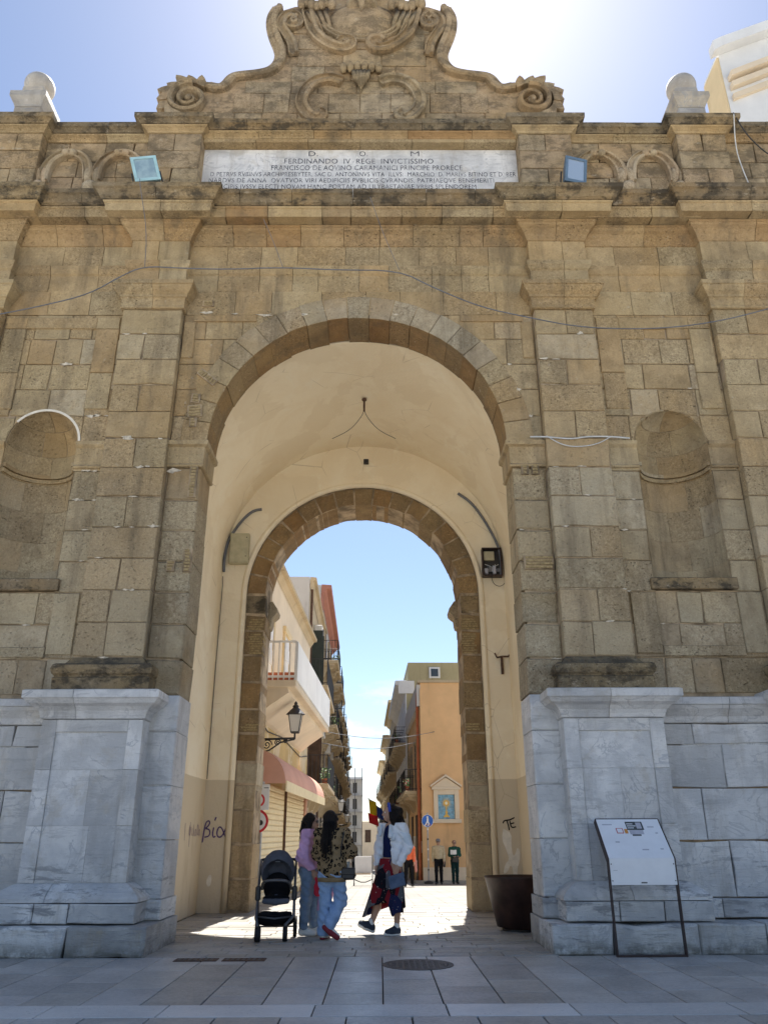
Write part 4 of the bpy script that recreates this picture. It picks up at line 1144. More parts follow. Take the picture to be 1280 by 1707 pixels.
# awning: quarter barrel along the wall
def awn(b):
    n = 12; y0, y1 = 1.2, 10.6; rr_, zc = .74, z(2.36)
    v = []; f = []
    for k_, yy in enumerate((y0, y0 + .5, y1 - .5, y1)):
        for i in range(n + 1):
            a = math.pi / 2 * (1 - i / n); sc = 1 if k_ in (1, 2) else .98
            v.append((rr_ * .95 * math.cos(a) * sc + .02, yy, zc + rr_ * math.sin(a) * sc))
    for k_ in range(3):
        for i in range(n): f.append((k_ * (n + 1) + i, k_ * (n + 1) + i + 1, (k_ + 1) * (n + 1) + i + 1, (k_ + 1) * (n + 1) + i))
    for k_ in (0, 3):
        c_ = len(v); v.append((.02, y0 if k_ == 0 else y1, zc)); f += [(k_ * (n + 1) + i, k_ * (n + 1) + i + 1, c_) for i in range(n)]
    b.add(v, f)
L1.part('awning', 'awning', awn, smooth=False)
L1.part('awning_valance', 'roller', lambda b: [b.box(.70, .735, 1.25 + i * .93, 2.17 + i * .93, z(2.20), z(2.42)) for i in range(10)])
for i, (ya, yb) in enumerate(((1.7, 5.6), (5.95, 10.2))):
    sh = L1.part('roller_shutter', 'roller', lambda b: L1.bx(b, .02, .05, ya, yb, -.2, z(2.45)))
    for q in range(20):
        zz = z(-.15 + q * .13)
        if zz + .1 > z(2.45): break
        L1.part('slat', 'roller', lambda b: L1.bx(b, .05, .085, ya + .04, yb - .04, zz, zz + .105, .014), sh)
L1.part('shop_pilaster', 'st_pink', lambda b: L1.bx(b, .02, .12, 1.1, 1.62, -.2, z(2.9)))
L1.part('shop_pilaster', 'st_pink', lambda b: L1.bx(b, .02, .12, 10.3, 10.8, -.3, z(2.9)))
L1.part('drain_pipe', 'rust', lambda b: b.tube([(.10, 5.78, -.2), (.10, 5.78, z(2.4)), (.35, 5.75, z(2.7))], .035, 8))
# --- L2
L2 = Bld('grey_gabled_house', 'narrow house with grey end wall and dark open shutters beyond the cream house', 28.55, 36.3, -2.12, 1, 10.3, 'st_tan')
z = L2.z
L2.part('end_wall', 'st_grey', lambda b: b.box(-6.9, .0, -.03, -.002, 0, L2.H + .02))
L2.cornice(z(10.3), .25, .35, 'st_tan'); L2.balcony(.4, 6.6, z(6.35), .75, 'st_tan'); L2.balcony(.3, 6.2, z(2.95), .85, 'st_tan', plants=1)
for zz in (6.36, 2.96):
    for yy in (1.6, 4.8): L2.window(yy, z(zz), .9, 2.2, 'st_tan', 'shutter_g' if zz > 5 else 'shutter_b', yy < 2)
for yy in (1.4, 4.6): L2.part('shop_door', 'shutter_b', lambda b: L2.bx(b, -.01, .03, yy - .7, yy + .7, -.3, z(2.1)))
# --- L3
L3 = Bld('red_corniced_house', 'tall grey house with curved red roof edge on the left of the street', 36.4, 50, -2.16, 1, 12.4, 'st_grey')
z = L3.z
L3.cornice(z(12.4), .5, .55, 'st_red')
L3.part('red_edge', 'st_red', lambda b: L3.bx(b, .0, .12, .0, .28, z(7.2), z(12.0)))
for zz in (2.9, 6.0, 9.0):
    for yy in (2., 4.4, 8.4, 11.2): L3.balcony(yy - 1., yy + 1., z(zz), .85, 'st_tan', plants=1 if yy < 3 else 0); L3.window(yy, z(zz) + .02, 1.1, 2.2, 'st_tan', 'shutter_b')
for yy in (2, 5, 8.5, 11.5): L3.part('shop_door', 'glass', lambda b: L3.bx(b, -.01, .03, yy - .8, yy + .8, -.5, z(1.9)))
# --- farther left houses
for i, (s0, s1, zt, mt, lab) in enumerate(((50.1, 62, 11.2, 'st_tan', 'tan stone house with stacked balconies, fourth along the left side'), (62.1, 76, 12.8, 'st_cream', 'cream house with dark balconies, fifth along the left side'), (76.1, 95, 11.5, 'st_grey', 'grey house farthest along the left side of the street'))):
    Bq = Bld('row_house', lab, s0, s1, -2.2 - .05 * i, 1, zt, mt, 6); z = Bq.z
    Bq.cornice(z(zt), .35, .4, 'st_tan')
    for zz in (2.6, 5.7, 8.6):
        for q in range(4): Bq.balcony(.7 + q * (s1 - s0 - 3) / 3, 2.5 + q * (s1 - s0 - 3) / 3, z(zz) - (.05 * i), .7 + .1 * (q % 2), 'st_tan', bars=10); Bq.window(1.6 + q * (s1 - s0 - 3) / 3, z(zz) + .02, 1.1, 2.1, 'st_cream', 'shutter_b', slats=5)
fe = Bld('row_house', 'far pale house closing the end of the street', 132, 140, -8., -1, 3.2, 'st_cream', 16.)
for q in range(6):
    for zz in (.2,): fe.part('window', 'shutter_b', lambda b: b.box(2.3 + q * 1.9, 3.2 + q * 1.9, -.05, .0, fe.z(zz), fe.z(zz) + 1.8))
# --- scaffolded tower closing the view
T0 = SG(104, -1.5)
tw = thing('scaffolded_tower', T0, 'distant pale building wrapped in scaffolding at the end of the street', 'building', None, -STREET_AZ)
MB().box(-3.5, 1.05, .6, 9, -2, 10.8).build('wall', 'st_white', tw)
for fl in range(6):
    MB().box(-3.4, 1.2, -.2, .58, .9 + fl * 1.9, 1.0 + fl * 1.9).build('scaffold_deck', 'st_grey', tw)
for q in range(6): MB().tube([(-3.3 + q * .88, -.2, -2), (-3.3 + q * .88, -.2, 11.8)], .05, 5).build('scaffold_pole', 'cable', tw)
for fl in range(5):
    for q in range(4): MB().box(-2.9 + q * .95, -2.4 + q * .95, .55, .595, 1.3 + fl * 1.9, 2.5 + fl * 1.9).build('window', 'glass', tw)

# --- right side: R1 orange house, its end wall faces the gate
R1 = Bld('orange_house', 'orange plastered house whose end wall carries the tiled shrine', 38.4, 50, 2.62, -1, 8.1, 'st_orange', 10.)
z = R1.z
R1.part('coping', 'st_tan', lambda b: b.box(-.12, 10.1, -.1, 11.6, R1.H, R1.H + .12))
R1.part('plinth', 'st_cream', lambda b: b.box(-.03, 10.02, -.04, -.0, -.3, .62))
R1.part('corner_strip', 'st_orange', lambda b: b.box(-.03, .38, -.05, -.0, .62, R1.H - .3))
R1.part('panel_line', 'st_orange', lambda b: b.box(.38, 1.0, -.035, 0, .62, R1.H - 1.2))
R1.part('drain_pipe', 'terracotta', lambda b: b.tube([(-.14, .35, 0), (-.14, .35, R1.H - .6), (-.1, .35, R1.H - .3)], .07, 8))
R1.part('conduit', 'st_cream', lambda b: b.tube([(2.36, -.05, 0), (2.36, -.05, 3.0)], .04, 6))
R1.part('conduit', 'iron', lambda b: b.tube([(2.36, -.06, 3.0), (2.32, -.06, 3.35), (2.5, -.06, 3.75), (2.9, -.06, 3.9)], .025, 6))
R1.part('wall_light', 'rust', lambda b: b.bbox(2.5, 2.75, -.2, 0, 5.9, 6.05, .02))
R1.part('wall_plate', 'st_buff', lambda b: b.bbox(2.55, 2.95, -.03, 0, 3.05, 3.45, .01))
R1.balcony(.6, 5.2, z(3.2), .8, 'st_tan', plants=3); R1.balcony(6.3, 10.8, z(3.2), .8, 'st_tan', plants=1)
for yy in (1.9, 4.1, 7.6, 9.8): R1.window(yy, z(3.22), 1.1, 2.4, 'st_tan', 'shutter_b')
for yy in (1.6, 4.3, 8.2): R1.part('door', 'shutter_b', lambda b: R1.bx(b, -.01, .04, yy - .65, yy + .65, -.3, z(2.2)))
R1.part('attic_band', 'st_grey', lambda b: R1.bx(b, 0, .18, 0, 11.6, R1.H - 1.1, R1.H - .1))
# shrine
sx0, sx1 = 1.08 - .60, 1.08 + .60
shr = thing('wall_shrine', R1.o.matrix_world @ Vector((0, 0, 0)), 'small pedimented shrine with blue tile picture on the orange wall', 'shrine', None, -STREET_AZ)
shr.location = R1.o.location
def sh(name, mat, fn, parent=shr):
    b = MB(); fn(b); return b.build(name, mat, parent)
gx, gz0 = 1.08, 2.62
sh('frame', 'st_cream', lambda b: [b.bbox(gx - .58, gx - .38, -.14, -.005, gz0, gz0 + 1.25, .01), b.bbox(gx + .38, gx + .58, -.14, -.005, gz0, gz0 + 1.25, .01), b.bbox(gx - .38, gx + .38, -.135, -.005, gz0 + 1.05, gz0 + 1.25, .01)])
sh('sill', 'st_cream', lambda b: b.bbox(gx - .66, gx + .66, -.20, -.005, gz0 - .17, gz0 - .002, .015))
sh('entablature', 'st_cream', lambda b: b.bbox(gx - .66, gx + .66, -.19, -.005, gz0 + 1.252, gz0 + 1.36, .015))
sh('pediment', 'st_cream', lambda b: b.prism([(gx - .66, gz0 + 1.362), (gx + .66, gz0 + 1.362), (gx, gz0 + 1.80)], -.13, -.005))
for q in (-1, 1):
    sh('raking_cornice', 'st_cream', lambda b: b.prism([(gx + q * .72, gz0 + 1.37), (gx + q * .72, gz0 + 1.45), (gx, gz0 + 1.93), (gx, gz0 + 1.83)] if q < 0 else [(gx, gz0 + 1.83), (gx, gz0 + 1.93), (gx + q * .72, gz0 + 1.45), (gx + q * .72, gz0 + 1.37)], -.22, -.006))
M['tile_blue'] = mat_plain('glazed_blue_tile', (.16, .36, .50), .25, .5, var=.3, vscale=9)
M['tile_gold'] = mat_plain('glazed_gold', (.66, .40, .06), .3, .5, var=.3, vscale=30)
M['tile_white'] = mat_plain('glazed_white', (.75, .72, .6), .3, .5)
pic = sh('tile_field', 'st_grey', lambda b: b.box(gx - .375, gx + .375, -.05, -.006, gz0 + .002, gz0 + 1.045))
for i in range(5):
    for j in range(7):
        xa = gx - .37 + i * .148; za = gz0 + .006 + j * .148
        b = MB().bbox(xa + .002, xa + .146, -.058, -.04, za + .002, za + .146, .002).build('tile', 'tile_blue', pic)
sh('gold_ray', 'tile_gold', lambda b: [b.prism([(gx + .12 * math.cos(a - .1), gz0 + .68 + .12 * math.sin(a - .1)), (gx + .26 * math.cos(a), gz0 + .68 + .27 * math.sin(a)), (gx + .12 * math.cos(a + .1), gz0 + .68 + .12 * math.sin(a + .1))][::-1], -.064, -.055) for a in [q * math.pi / 11 for q in range(22)]], pic)
sh('gold_disc', 'tile_gold', lambda b: b.prism([(gx + .135 * math.cos(-a), gz0 + .68 + .135 * math.sin(-a)) for a in [q * math.pi / 12 for q in range(24)]][::-1], -.067, -.055), pic)
sh('white_host', 'tile_white', lambda b: b.prism([(gx + .06 * math.cos(-a), gz0 + .68 + .07 * math.sin(-a)) for a in [q * math.pi / 9 for q in range(18)]][::-1], -.070, -.055), pic)
sh('gold_foot', 'tile_gold', lambda b: b.prism([(gx - .16, gz0 + .08), (gx + .16, gz0 + .08), (gx + .10, gz0 + .15), (gx + .035, gz0 + .22), (gx + .06, gz0 + .30), (gx + .025, gz0 + .36), (gx + .03, gz0 + .55), (gx - .03, gz0 + .55), (gx - .025, gz0 + .36), (gx - .06, gz0 + .30), (gx - .035, gz0 + .22), (gx - .10, gz0 + .15)], -.064, -.055), pic)
# kerb and pavement strip in front of R1
kb = R1.o
pv = mk('pavement', [SG(37.3, 2.2) + Vector((0, 0, .10)), SG(37.3, 13) + Vector((0, 0, .10)), SG(38.5, 13) + Vector((0, 0, .10)), SG(38.5, 2.2) + Vector((0, 0, .10)), SG(37.3, 2.2) - Vector((0, 0, .2)), SG(37.3, 13) - Vector((0, 0, .2)), SG(38.5, 2.2) - Vector((0, 0, .2))], [(0, 1, 2, 3), (4, 5, 1, 0), (6, 4, 0, 3)], 'sett'); pv['kind'] = 'structure'
# --- R2 olive-walled taller house
R2 = Bld('olive_house', 'taller house with olive stained side wall and white front cornice behind the orange house', 50.1, 66, 2.55, -1, 10.25, 'st_olive', 9.)
z = R2.z
R2.cornice(z(10.3), .7, .9, 'st_white')
R2.part('upper_storey', 'st_olive', lambda b: b.box(.12, 9, .02, 12, z(10.25), z(11.45)))
R2.part('cornice_end', 'st_white', lambda b: b.box(-.5, .5, -.06, .0, z(9.5), z(10.28)))
R2.part('front_stucco', 'st_white', lambda b: R2.bx(b, 0, .06, 0, 15.9, -.5, z(10.2)))
for zz in (3.0, 6.6):
    for q in range(5): R2.balcony(.7 + q * 2.9, 2.5 + q * 2.9, z(zz), .75, 'st_tan', plants=1 if q == 0 else 0); R2.window(1.6 + q * 2.9, z(zz) + .02, 1.15, 2.4, 'st_white', 'shutter_g', slats=6)
R2.part('roof_vent', 'st_white', lambda b: [b.bbox(1.45, 2.15, -.06, .02, z(10.45), z(11.15), .02)])
R2.part('vent_pane', 'glass', lambda b: [b.box(1.57, 2.03, -.07, -.06, z(10.56), z(11.04))])
R2.part('roof_slope', 'st_grey', lambda b: b.prism([(3.2, R2.H + 1.2), (9.0, R2.H + 1.2), (9.0, R2.H + 3.1)], .5, 10))
# --- R3.. farther right
for i, (s0, s1, zt, mt, lab) in enumerate(((66.1, 82, 11.6, 'st_tan', 'tan stone palazzo with deep cornice, third along the right side'), (82.1, 98, 10.6, 'st_buff', 'buff house with iron balconies, fourth along the right side'), (98.1, 118, 9.5, 'st_tan', 'far tan house closing the right side of the street'))):
    Bq = Bld('row_house', lab, s0, s1, 2.45 - .12 * i, -1, zt, mt, 7); z = Bq.z
    Bq.cornice(z(zt), .6, .6, 'st_buff')
    for zz in (2.4, 6.0):
        for q in range(5): Bq.balcony(.7 + q * (s1 - s0 - 3) / 4, 2.5 + q * (s1 - s0 - 3) / 4, z(zz), .65 + .1 * (q % 2), 'st_tan', bars=10); Bq.window(1.6 + q * (s1 - s0 - 3) / 4, z(zz) + .02, 1.1, 2.3, 'st_buff', 'shutter_b', slats=5)

# --- white church gable at the far right, behind the gate
ch = thing('white_church', (8.9, 3.0, 0), 'white plastered church gable rising above the right end of the gate', 'church')
MB().prism([(0, -.3), (9, -.3), (9, 22.4), (4.2, 21.6), (0, 19.55)], 0, .9).build('wall', 'st_white', ch)
MB().prism([(-.22, 19.30), (0, 19.45), (4.2, 21.45), (4.2, 21.75), (-.02, 19.75), (-.22, 19.62)], -.28, -.003).build('raking_cornice', 'st_white', ch)
for dz, d in ((.95, .22), (1.25, .16), (1.6, .10)):
    MB().prism([(.1, 19.45 - dz), (4.2, 21.45 - dz), (4.2, 21.62 - dz), (.1, 19.62 - dz)], -d, -.004).build('raking_moulding', 'st_cream', ch)
MB().box(-.04, -.001, .02, .88, 0, 19.4).build('side_sheet', 'st_buff', ch)  # thin yellow sheet covering the left side of the gable wall
MB().box(-.6, -.05, .3, .85, 0, 17.2).build('buttress', 'st_buff', ch)

M['ac_white'] = mat_plain('off_white_plastic', (.62, .61, .57), .5, .3)
for Bq, ys in ((L2, (3.1, 6.9)), (L3, (3.2, 6.4, 9.8))):
    for yy in ys:
        zz = Bq.z(5.2 if yy > 5 else 8.6)
        ac = Bq.part('air_conditioner', 'ac_white', lambda b: Bq.bx(b, .05, .36, yy - .4, yy + .4, zz, zz + .55, .02))
        Bq.part('fan_grille', 'iron', lambda b: b.lathe([(.20, 0), (.20, .015)], Bq.X(.362), yy - .08, zz + .28, 14, 'x'), ac)
    Bq.part('drain_pipe', 'rust', lambda b: b.tube([(Bq.X(.08), .25, -.2), (Bq.X(.08), .25, Bq.H - .4)], .05, 7))
for yy, zz in ((.9, 1.2), (5.5, 1.4)): R1.part('meter_box', 'ac_white', lambda b: R1.bx(b, 0, .12, yy - .2, yy + .2, zz, zz + .5, .01))
L1.part('wall_cable', 'iron', lambda b: b.tube([(.03, .3, L1.z(3.9)), (.05, 2.5, L1.z(3.62)), (.05, 5., L1.z(3.75)), (.05, 9., L1.z(3.6)), (.04, 11., L1.z(3.8))], .015, 5))
# ================================================================== THINGS ON AND AROUND THE GATE
M['steel_brown'] = mat_plain('dark_brown_steel', (.035, .018, .016), .45, .4, var=.25, vscale=8)
M['panel_white'] = mat_plain('white_panel', (.80, .81, .83), .35, .4, var=.03)
M['ink'] = mat_plain('dark_sticker', (.06, .07, .07), .5, .3)
M['ink_red'] = mat_plain('red_sticker', (.5, .08, .08), .5, .3); M['ink_or'] = mat_plain('orange_sticker', (.65, .28, .06), .5, .3); M['ink_g'] = mat_plain('grey_scuff', (.45, .45, .5), .6, .2)
M['corten'] = mat_plain('dark_rust_planter', (.045, .022, .017), .5, .35, var=.5, vscale=3)
M['soil'] = mat_plain('soil', (.06, .045, .03), .95, .1)
# --- information board
ib = thing('information_board', (3.45, -.80, 0), 'white tilted information board on dark brown steel frame before the right pedestal', 'information board')
for s in (-1, 1):
    x = s * .395
    prof = [(0, .0), (.0, 1.03), (.44, 1.47), (.50, 1.43), (.075, .985), (.075, .0)]   # (y, z)
    v = [(x - .007, y, z_) for y, z_ in prof] + [(x + .007, y, z_) for y, z_ in prof]; n = len(prof)
    mk('side_plate', v, [tuple(range(n))[::-1], tuple(range(n, 2 * n))] + [(i, (i + 1) % n, n + (i + 1) % n, n + i) for i in range(n)], 'steel_brown', ib)
MB().bbox(-.40, .40, .002, .08, .0, .02, .003).build('foot_bar', 'steel_brown', ib)
for x in (-.33, .0, .33): MB().lathe([(.012, .018), (.012, .026), (.0, .026)], x, .04, 0, 8).build('bolt', 'cable', ib)
MB().bbox(-.387, .387, .001, .02, .745, 1.03, .002).build('lower_panel', 'panel_white', ib)
T = lambda x, y, z_: (x, z_ * .7071 + y * .7071 + .003, 1.033 + z_ * .7071 - y * .7071)     # tilted panel: local z up the slope, y out of the face
def tpanel(x0, x1, z0, z1, y0, y1, name, mat):
    b = MB().bbox(x0, x1, y0, y1, z0, z1, .0015); b.V = [T(*p) for p in b.V]; return b.build(name, mat, ib)
tpanel(-.387, .387, .0, .62, -.0, .02, 'upper_panel', 'panel_white')
tpanel(-.395, .395, .622, .632, -.002, .03, 'top_edge', 'steel_brown')
tpanel(-.04, .17, .44, .575, -.003, .001, 'torn_sticker', 'ink'); tpanel(-.02, .15, .37, .438, -.0025, .001, 'torn_sticker', 'ink_g'); tpanel(-.0, .11, .345, .368, -.003, .001, 'torn_sticker', 'ink')
tpanel(-.18, -.095, .385, .47, -.003, .001, 'sticker', 'ink_red'); tpanel(-.17, -.105, .395, .46, -.0045, .001, 'sticker', 'panel_white'); tpanel(-.08, -.04, .385, .455, -.003, .001, 'sticker', 'ink_or')
for (x, z_, w) in ((.29, .38, .03), (.27, .13, .04), (-.24, .24, .05), (.22, .48, .08), (-.33, .52, .12), (.05, .12, .08)): tpanel(x, x + w, z_, z_ + .018, -.0022, .001, 'scuff_mark', 'ink_g')
for q in range(3): tpanel(-.03 + .0 * q, .05 + .03 * (q % 2), .465 + q * .033, .478 + q * .033, -.0042, .001, 'sticker_text', 'panel_white')
tpanel(.085, .15, .46, .56, -.0042, .001, 'sticker_picture', 'ink_g')
MB().box(-.035, .035, -.001, .005, .762, .776).build('label_strip', 'ink', ib)
MB().box(-.35, -.30, -.001, .005, .90, .905).build('scuff_mark', 'ink_g', ib)
for x in (-.37, .37):
    for z_ in (.79, .97): MB().lathe([(.007, -.004), (.007, .002)], x, .0, z_, 8, 'y').build('screw', 'ink', ib)
# --- planter
pl = thing('round_planter', (2.44, 2.02, 0), 'large empty tapered dark rusty planter pot inside the arch, right side', 'planter')
MB().lathe([(.28, .0), (.30, .04), (.31, .045), (.37, .05), (.52, .70), (.53, .72), (.50, .72), (.47, .60), (.05, .58)], 0, 0, 0, 40).build('pot', 'corten', pl, False)
MB().lathe([(.30, -.0), (.30, .03)], 0, 0, 0, 30).build('base_ring', 'iron', pl)
MB().lathe([(.462, .56), (.462, .60), (.0, .605)], 0, 0, 0, 30).build('soil', 'soil', pl)
for o in pl.children:
    o.data.polygons.foreach_set('use_smooth', [len(p.vertices) == 4 for p in o.data.polygons])
# --- floodlights on the main cornice
M['flood_cyan'] = mat_plain('pale_cyan_housing', (.36, .56, .60), .4, .4); M['flood_blue'] = mat_plain('blue_grey_housing', (.11, .17, .24), .4, .4)
k = NT('floodlight_glass'); k.b.inputs['Roughness'].default_value = .08; M['flood_glass'] = k.out(k.mix(k.ramp(k.noise(3, 4), .4, .6), (.34, .46, .50), (.22, .32, .38)), .08, .8)
k = NT('floodlight_glass_clear'); M['flood_glass2'] = k.out((.55, .62, .66), .06, .9, .6)
def floodlight(loc, rz, rx, ry, w, h, housing, glass, label):
    t = thing('floodlight', loc, label, 'floodlight', 'floodlights on the cornice')
    t.rotation_euler = (rx, ry, rz)
    v = [(-w / 2, 0, 0), (w / 2, 0, 0), (w / 2, 0, h), (-w / 2, 0, h), (-w * .36, .20, h * .15), (w * .36, .20, h * .15), (w * .36, .20, h * .8), (-w * .36, .20, h * .8)]
    mk('housing', v, [(0, 1, 2, 3), (7, 6, 5, 4), (1, 0, 4, 5), (2, 1, 5, 6), (3, 2, 6, 7), (0, 3, 7, 4)], housing, t)
    b = MB()
    for (x0, x1, z0, z1) in ((-w / 2, w / 2, 0, h * .12), (-w / 2, w / 2, h * .9, h), (-w / 2, -w * .38, h * .12, h * .9), (w * .38, w / 2, h * .12, h * .9)): b.bbox(x0, x1, -.03, .01, z0, z1, .004)
    b.build('bezel', housing, t)
    MB().box(-w * .38, w * .38, -.014, -.002, h * .12, h * .9).build('lens', glass, t)
    MB().tube([(-w / 2 - .02, .1, h * .5), (-w / 2 - .03, .1, -.12), (w / 2 + .03, .1, -.12), (w / 2 + .02, .1, h * .5)], .016, 6).build('bracket', 'iron', t)
    return t
floodlight((-3.64, -.50, 11.80), R(10), R(12), R(-17), .44, .46, 'flood_cyan', 'flood_glass', 'pale cyan floodlight tilted on the cornice above the left pilaster')
floodlight((3.76, -.48, 11.78), R(12), R(10), R(3), .40, .50, 'flood_blue', 'flood_glass2', 'blue grey floodlight on the cornice above the right pilaster')
# --- cables slung along the facade
def cable(pts, r, name, label, mat='cable', sag=.0, kind=None):
    o = MB().tube(smooth([Vector(p) for p in pts] if False else [tuple(p) for p in pts], 2), r, 6).build(name, mat, None, True)
    tag(o, label, 'cable'); return o
FY = -.26
cable([(x, FY - .01 * math.sin(i), z_) for i, (x, z_) in enumerate([(-8.2, 8.75), (-6.9, 8.98), (-5.85, 9.19), (-5.1, 9.39), (-4.44, 9.61), (-3.98, 9.97), (-3.61, 10.18), (-3.0, 10.13), (-2.19, 10.1), (-1.28, 10.15), (-.37, 10.1), (.69, 10.1), (1.23, 9.75), (2.01, 9.34), (2.79, 9.13), (3.56, 8.95), (4.34, 8.91), (5.12, 8.94), (5.93, 9.07), (6.76, 9.3), (7.6, 9.6), (8.3, 9.9)])], .010, 'slung_cable', 'thick grey cable slung across the whole gate above the arch')
cable([(-3.74, -.64, 11.72), (-3.70, -.66, 11.5), (-3.62, -.3, 10.9), (-3.59, -.25, 10.17)], .006, 'drop_cable', 'thin wire dropping from the left floodlight to the capital')
cable([(-1.64, -.3, 11.15), (-1.45, -.25, 10.7), (-1.27, FY, 10.16)], .005, 'drop_cable', 'thin wire from cornice to cable, left of the arch crown')
cable([(.2, -.45, 11.5), (.4, -.3, 10.9), (.69, FY, 10.1)], .005, 'drop_cable', 'thin wire from cornice to cable, right of the arch crown')
cable([(2.72, .02, 7.085), (2.96, -.03, 7.06), (3.36, -.02, 7.02), (3.6, -.02, 7.07), (3.98, -.03, 7.06), (4.3, .08, 7.09)], .013, 'clipped_cable', 'pale cable clipped along the right pilaster at impost height', 'cable_w')
cable([(2.96, -.04, 7.07), (3.2, -.05, 6.90), (3.45, -.05, 6.87), (3.75, -.05, 6.92), (3.96, -.04, 7.05)], .008, 'loose_cable', 'loose pale wire sagging under the clipped cable on the right pilaster', 'cable_w')
cable([(6.95, -.25, 13.70), (7.02, .05, 13.2), (7.05, .05, 12.7), (7.12, .0, 12.0)], .011, 'hanging_cable', 'pale cable hanging down the right end of the attic', 'cable_w')
cable([(6.95, -.24, 13.74), (7.2, -.1, 13.3), (7.6, .0, 12.9), (8.4, .1, 12.4)], .012, 'hanging_cable', 'dark cable running off the attic towards the church', 'iron')
# --- passage fittings on the plastered end wall
EY = 4.925
bx_ = thing('meter_cabinet', (-2.62, EY, 6.61), 'closed beige electrical cabinet high on the left passage wall', 'electrical box')
M['beige_metal'] = mat_plain('beige_cabinet', (.46, .42, .28), .45, .35)
MB().bbox(-.20, .20, -.16, 0, 0, .66, .008).build('case', 'beige_metal', bx_); MB().bbox(-.185, .185, -.172, -.161, .02, .64, .004).build('door', 'beige_metal', bx_)
for z_ in (.14, .56): MB().lathe([(.012, -.005), (.012, .004)], .15, -.172, z_, 8, 'y').build('screw', 'iron', bx_)
o = MB().tube(smooth([(-2.93, EY - .04, 6.45), (-2.94, EY - .05, 6.75), (-2.90, EY - .05, 7.11), (-2.73, EY - .04, 7.45), (-2.55, EY - .04, 7.70), (-2.38, EY - .03, 7.85), (-2.21, EY - .02, 7.88)]), .03, 7).build('conduit', 'cable', None, True); tag(o, 'black conduit curving up from the closed beige cabinet', 'conduit')
fb = thing('fuse_box', (2.72, EY, 6.31), 'open black fuse box with tangled wires high on the right passage wall', 'electrical box')
MB().box(-.20, .20, -.04, 0, 0, .62).build('back_plate', 'iron', fb)
for (x0, x1, z0, z1) in ((-.205, .205, 0, .02), (-.205, .205, .60, .62), (-.205, -.185, .02, .60), (.185, .205, .02, .60)): MB().box(x0, x1, -.17, 0, z0, z1).build('case_side', 'steel_brown', fb)
MB().bbox(-.16, .06, -.10, -.04, .36, .56, .006).build('meter', 'beige_metal', fb)
for i in range(4): MB().bbox(-.16 + i * .085, -.09 + i * .085, -.11, -.04, .06 + .04 * (i % 2), .18 + .03 * (i % 3), .006).build('breaker', 'cable' if i % 2 else 'ink_g', fb)
for i in range(6):
    p = [(rnd(-.15, .15), -.09, rnd(.05, .3)) for _ in range(4)]; MB().tube(smooth(p), .008, 5).build('wire', random.choice(['iron', 'cable_w', 'cable']), fb, True)
MB().tube(smooth([(-.02, -.08, .02), (0, -.08, -.14), (.12, -.08, -.22), (.25, -.06, -.16), (.28, -.05, -.02)]), .007, 5).build('wire', 'iron', fb, True)
o = MB().tube(smooth([(2.08, EY - .02, 8.25), (2.36, EY - .03, 8.03), (2.58, EY - .04, 7.69), (2.77, EY - .05, 7.3), (2.90, EY - .06, 6.96), (2.93, EY - .08, 6.62), (2.9, EY - .08, 6.35)]), .03, 7).build('conduit', 'cable', None, True); tag(o, 'black conduit curving down to the open fuse box', 'conduit')
o = MB().tube([(-2.945, EY - .02, 6.35), (-2.935, EY - .02, 6.2), (-2.95, EY - .015, 4.5), (-2.95, EY - .015, 2.3)], .007, 5).build('thin_wire', 'iron'); tag(o, 'thin black wire down the left corner of the passage', 'wire')
hk = thing('ceiling_hook', (.05, 2.8, 9.40), 'small rusty ceiling hook with two drooping wires under the vault', 'hook')
MB().lathe([(.05, 0), (.05, -.03), (.02, -.05), (.02, -.28), (.0, -.28)], 0, 0, 0, 8).build('stem', 'rust', hk)
for s in (-1, 1): MB().tube(smooth([(0, 0, -.25), (s * .06, 0, -.42), (s * .28, -.02, -.72), (s * .62, -.05, -.92)]), .006, 5).build('wire', 'iron', hk, True)
o = MB().bbox(.0, .11, EY - .10, EY, 8.96, 9.06, .01).build('small_camera', 'iron'); tag(o, 'small black camera box at the top of the rear passage wall', 'camera')
rb = thing('rusty_bracket', (2.82, EY, 4.28), 'rusty iron bracket fixed to the right passage wall', 'bracket')
MB().bbox(-.025, .025, -.05, 0, 0, .36, .006).build('stem', 'rust', rb); MB().tube([(-.14, -.05, .42), (-.10, -.06, .33), (.0, -.06, .35), (.13, -.06, .35), (.15, -.06, .38)], .02, 6).build('arm', 'rust', rb)
# plaster losses and graffiti, flat on the plaster
def patch(pts, y, name, label):
    o = MB().prism(smooth(pts + [pts[0]], 1)[:-1], y - .003, y + .004).build(name, 'plaster_patch', gate, False, True); return o
patch([(2.66, 1.40), (2.62, 1.22), (2.70, 1.02), (2.74, .86), (2.66, .80), (2.61, .62), (2.70, .66), (2.75, .78), (2.80, .72), (2.78, .45), (2.88, .46), (2.87, .70), (2.93, .84), (2.95, 1.02), (2.90, 1.08), (2.86, .96), (2.81, .92), (2.79, 1.12), (2.81, 1.32)], EY, 'bare_plaster_patch', '')
patch([(-2.79, .62), (-2.83, .52), (-2.79, .42), (-2.74, .46), (-2.73, .58), (-2.75, .64)], EY, 'bare_plaster_patch', '')
M['graf_purple'] = mat_plain('purple_spray', (.10, .06, .16), .8, .2); M['graf_black'] = mat_plain('black_spray', (.015, .015, .015), .8, .2); M['graf_faint'] = mat_plain('faint_purple_spray', (.32, .24, .26), .9, .1)
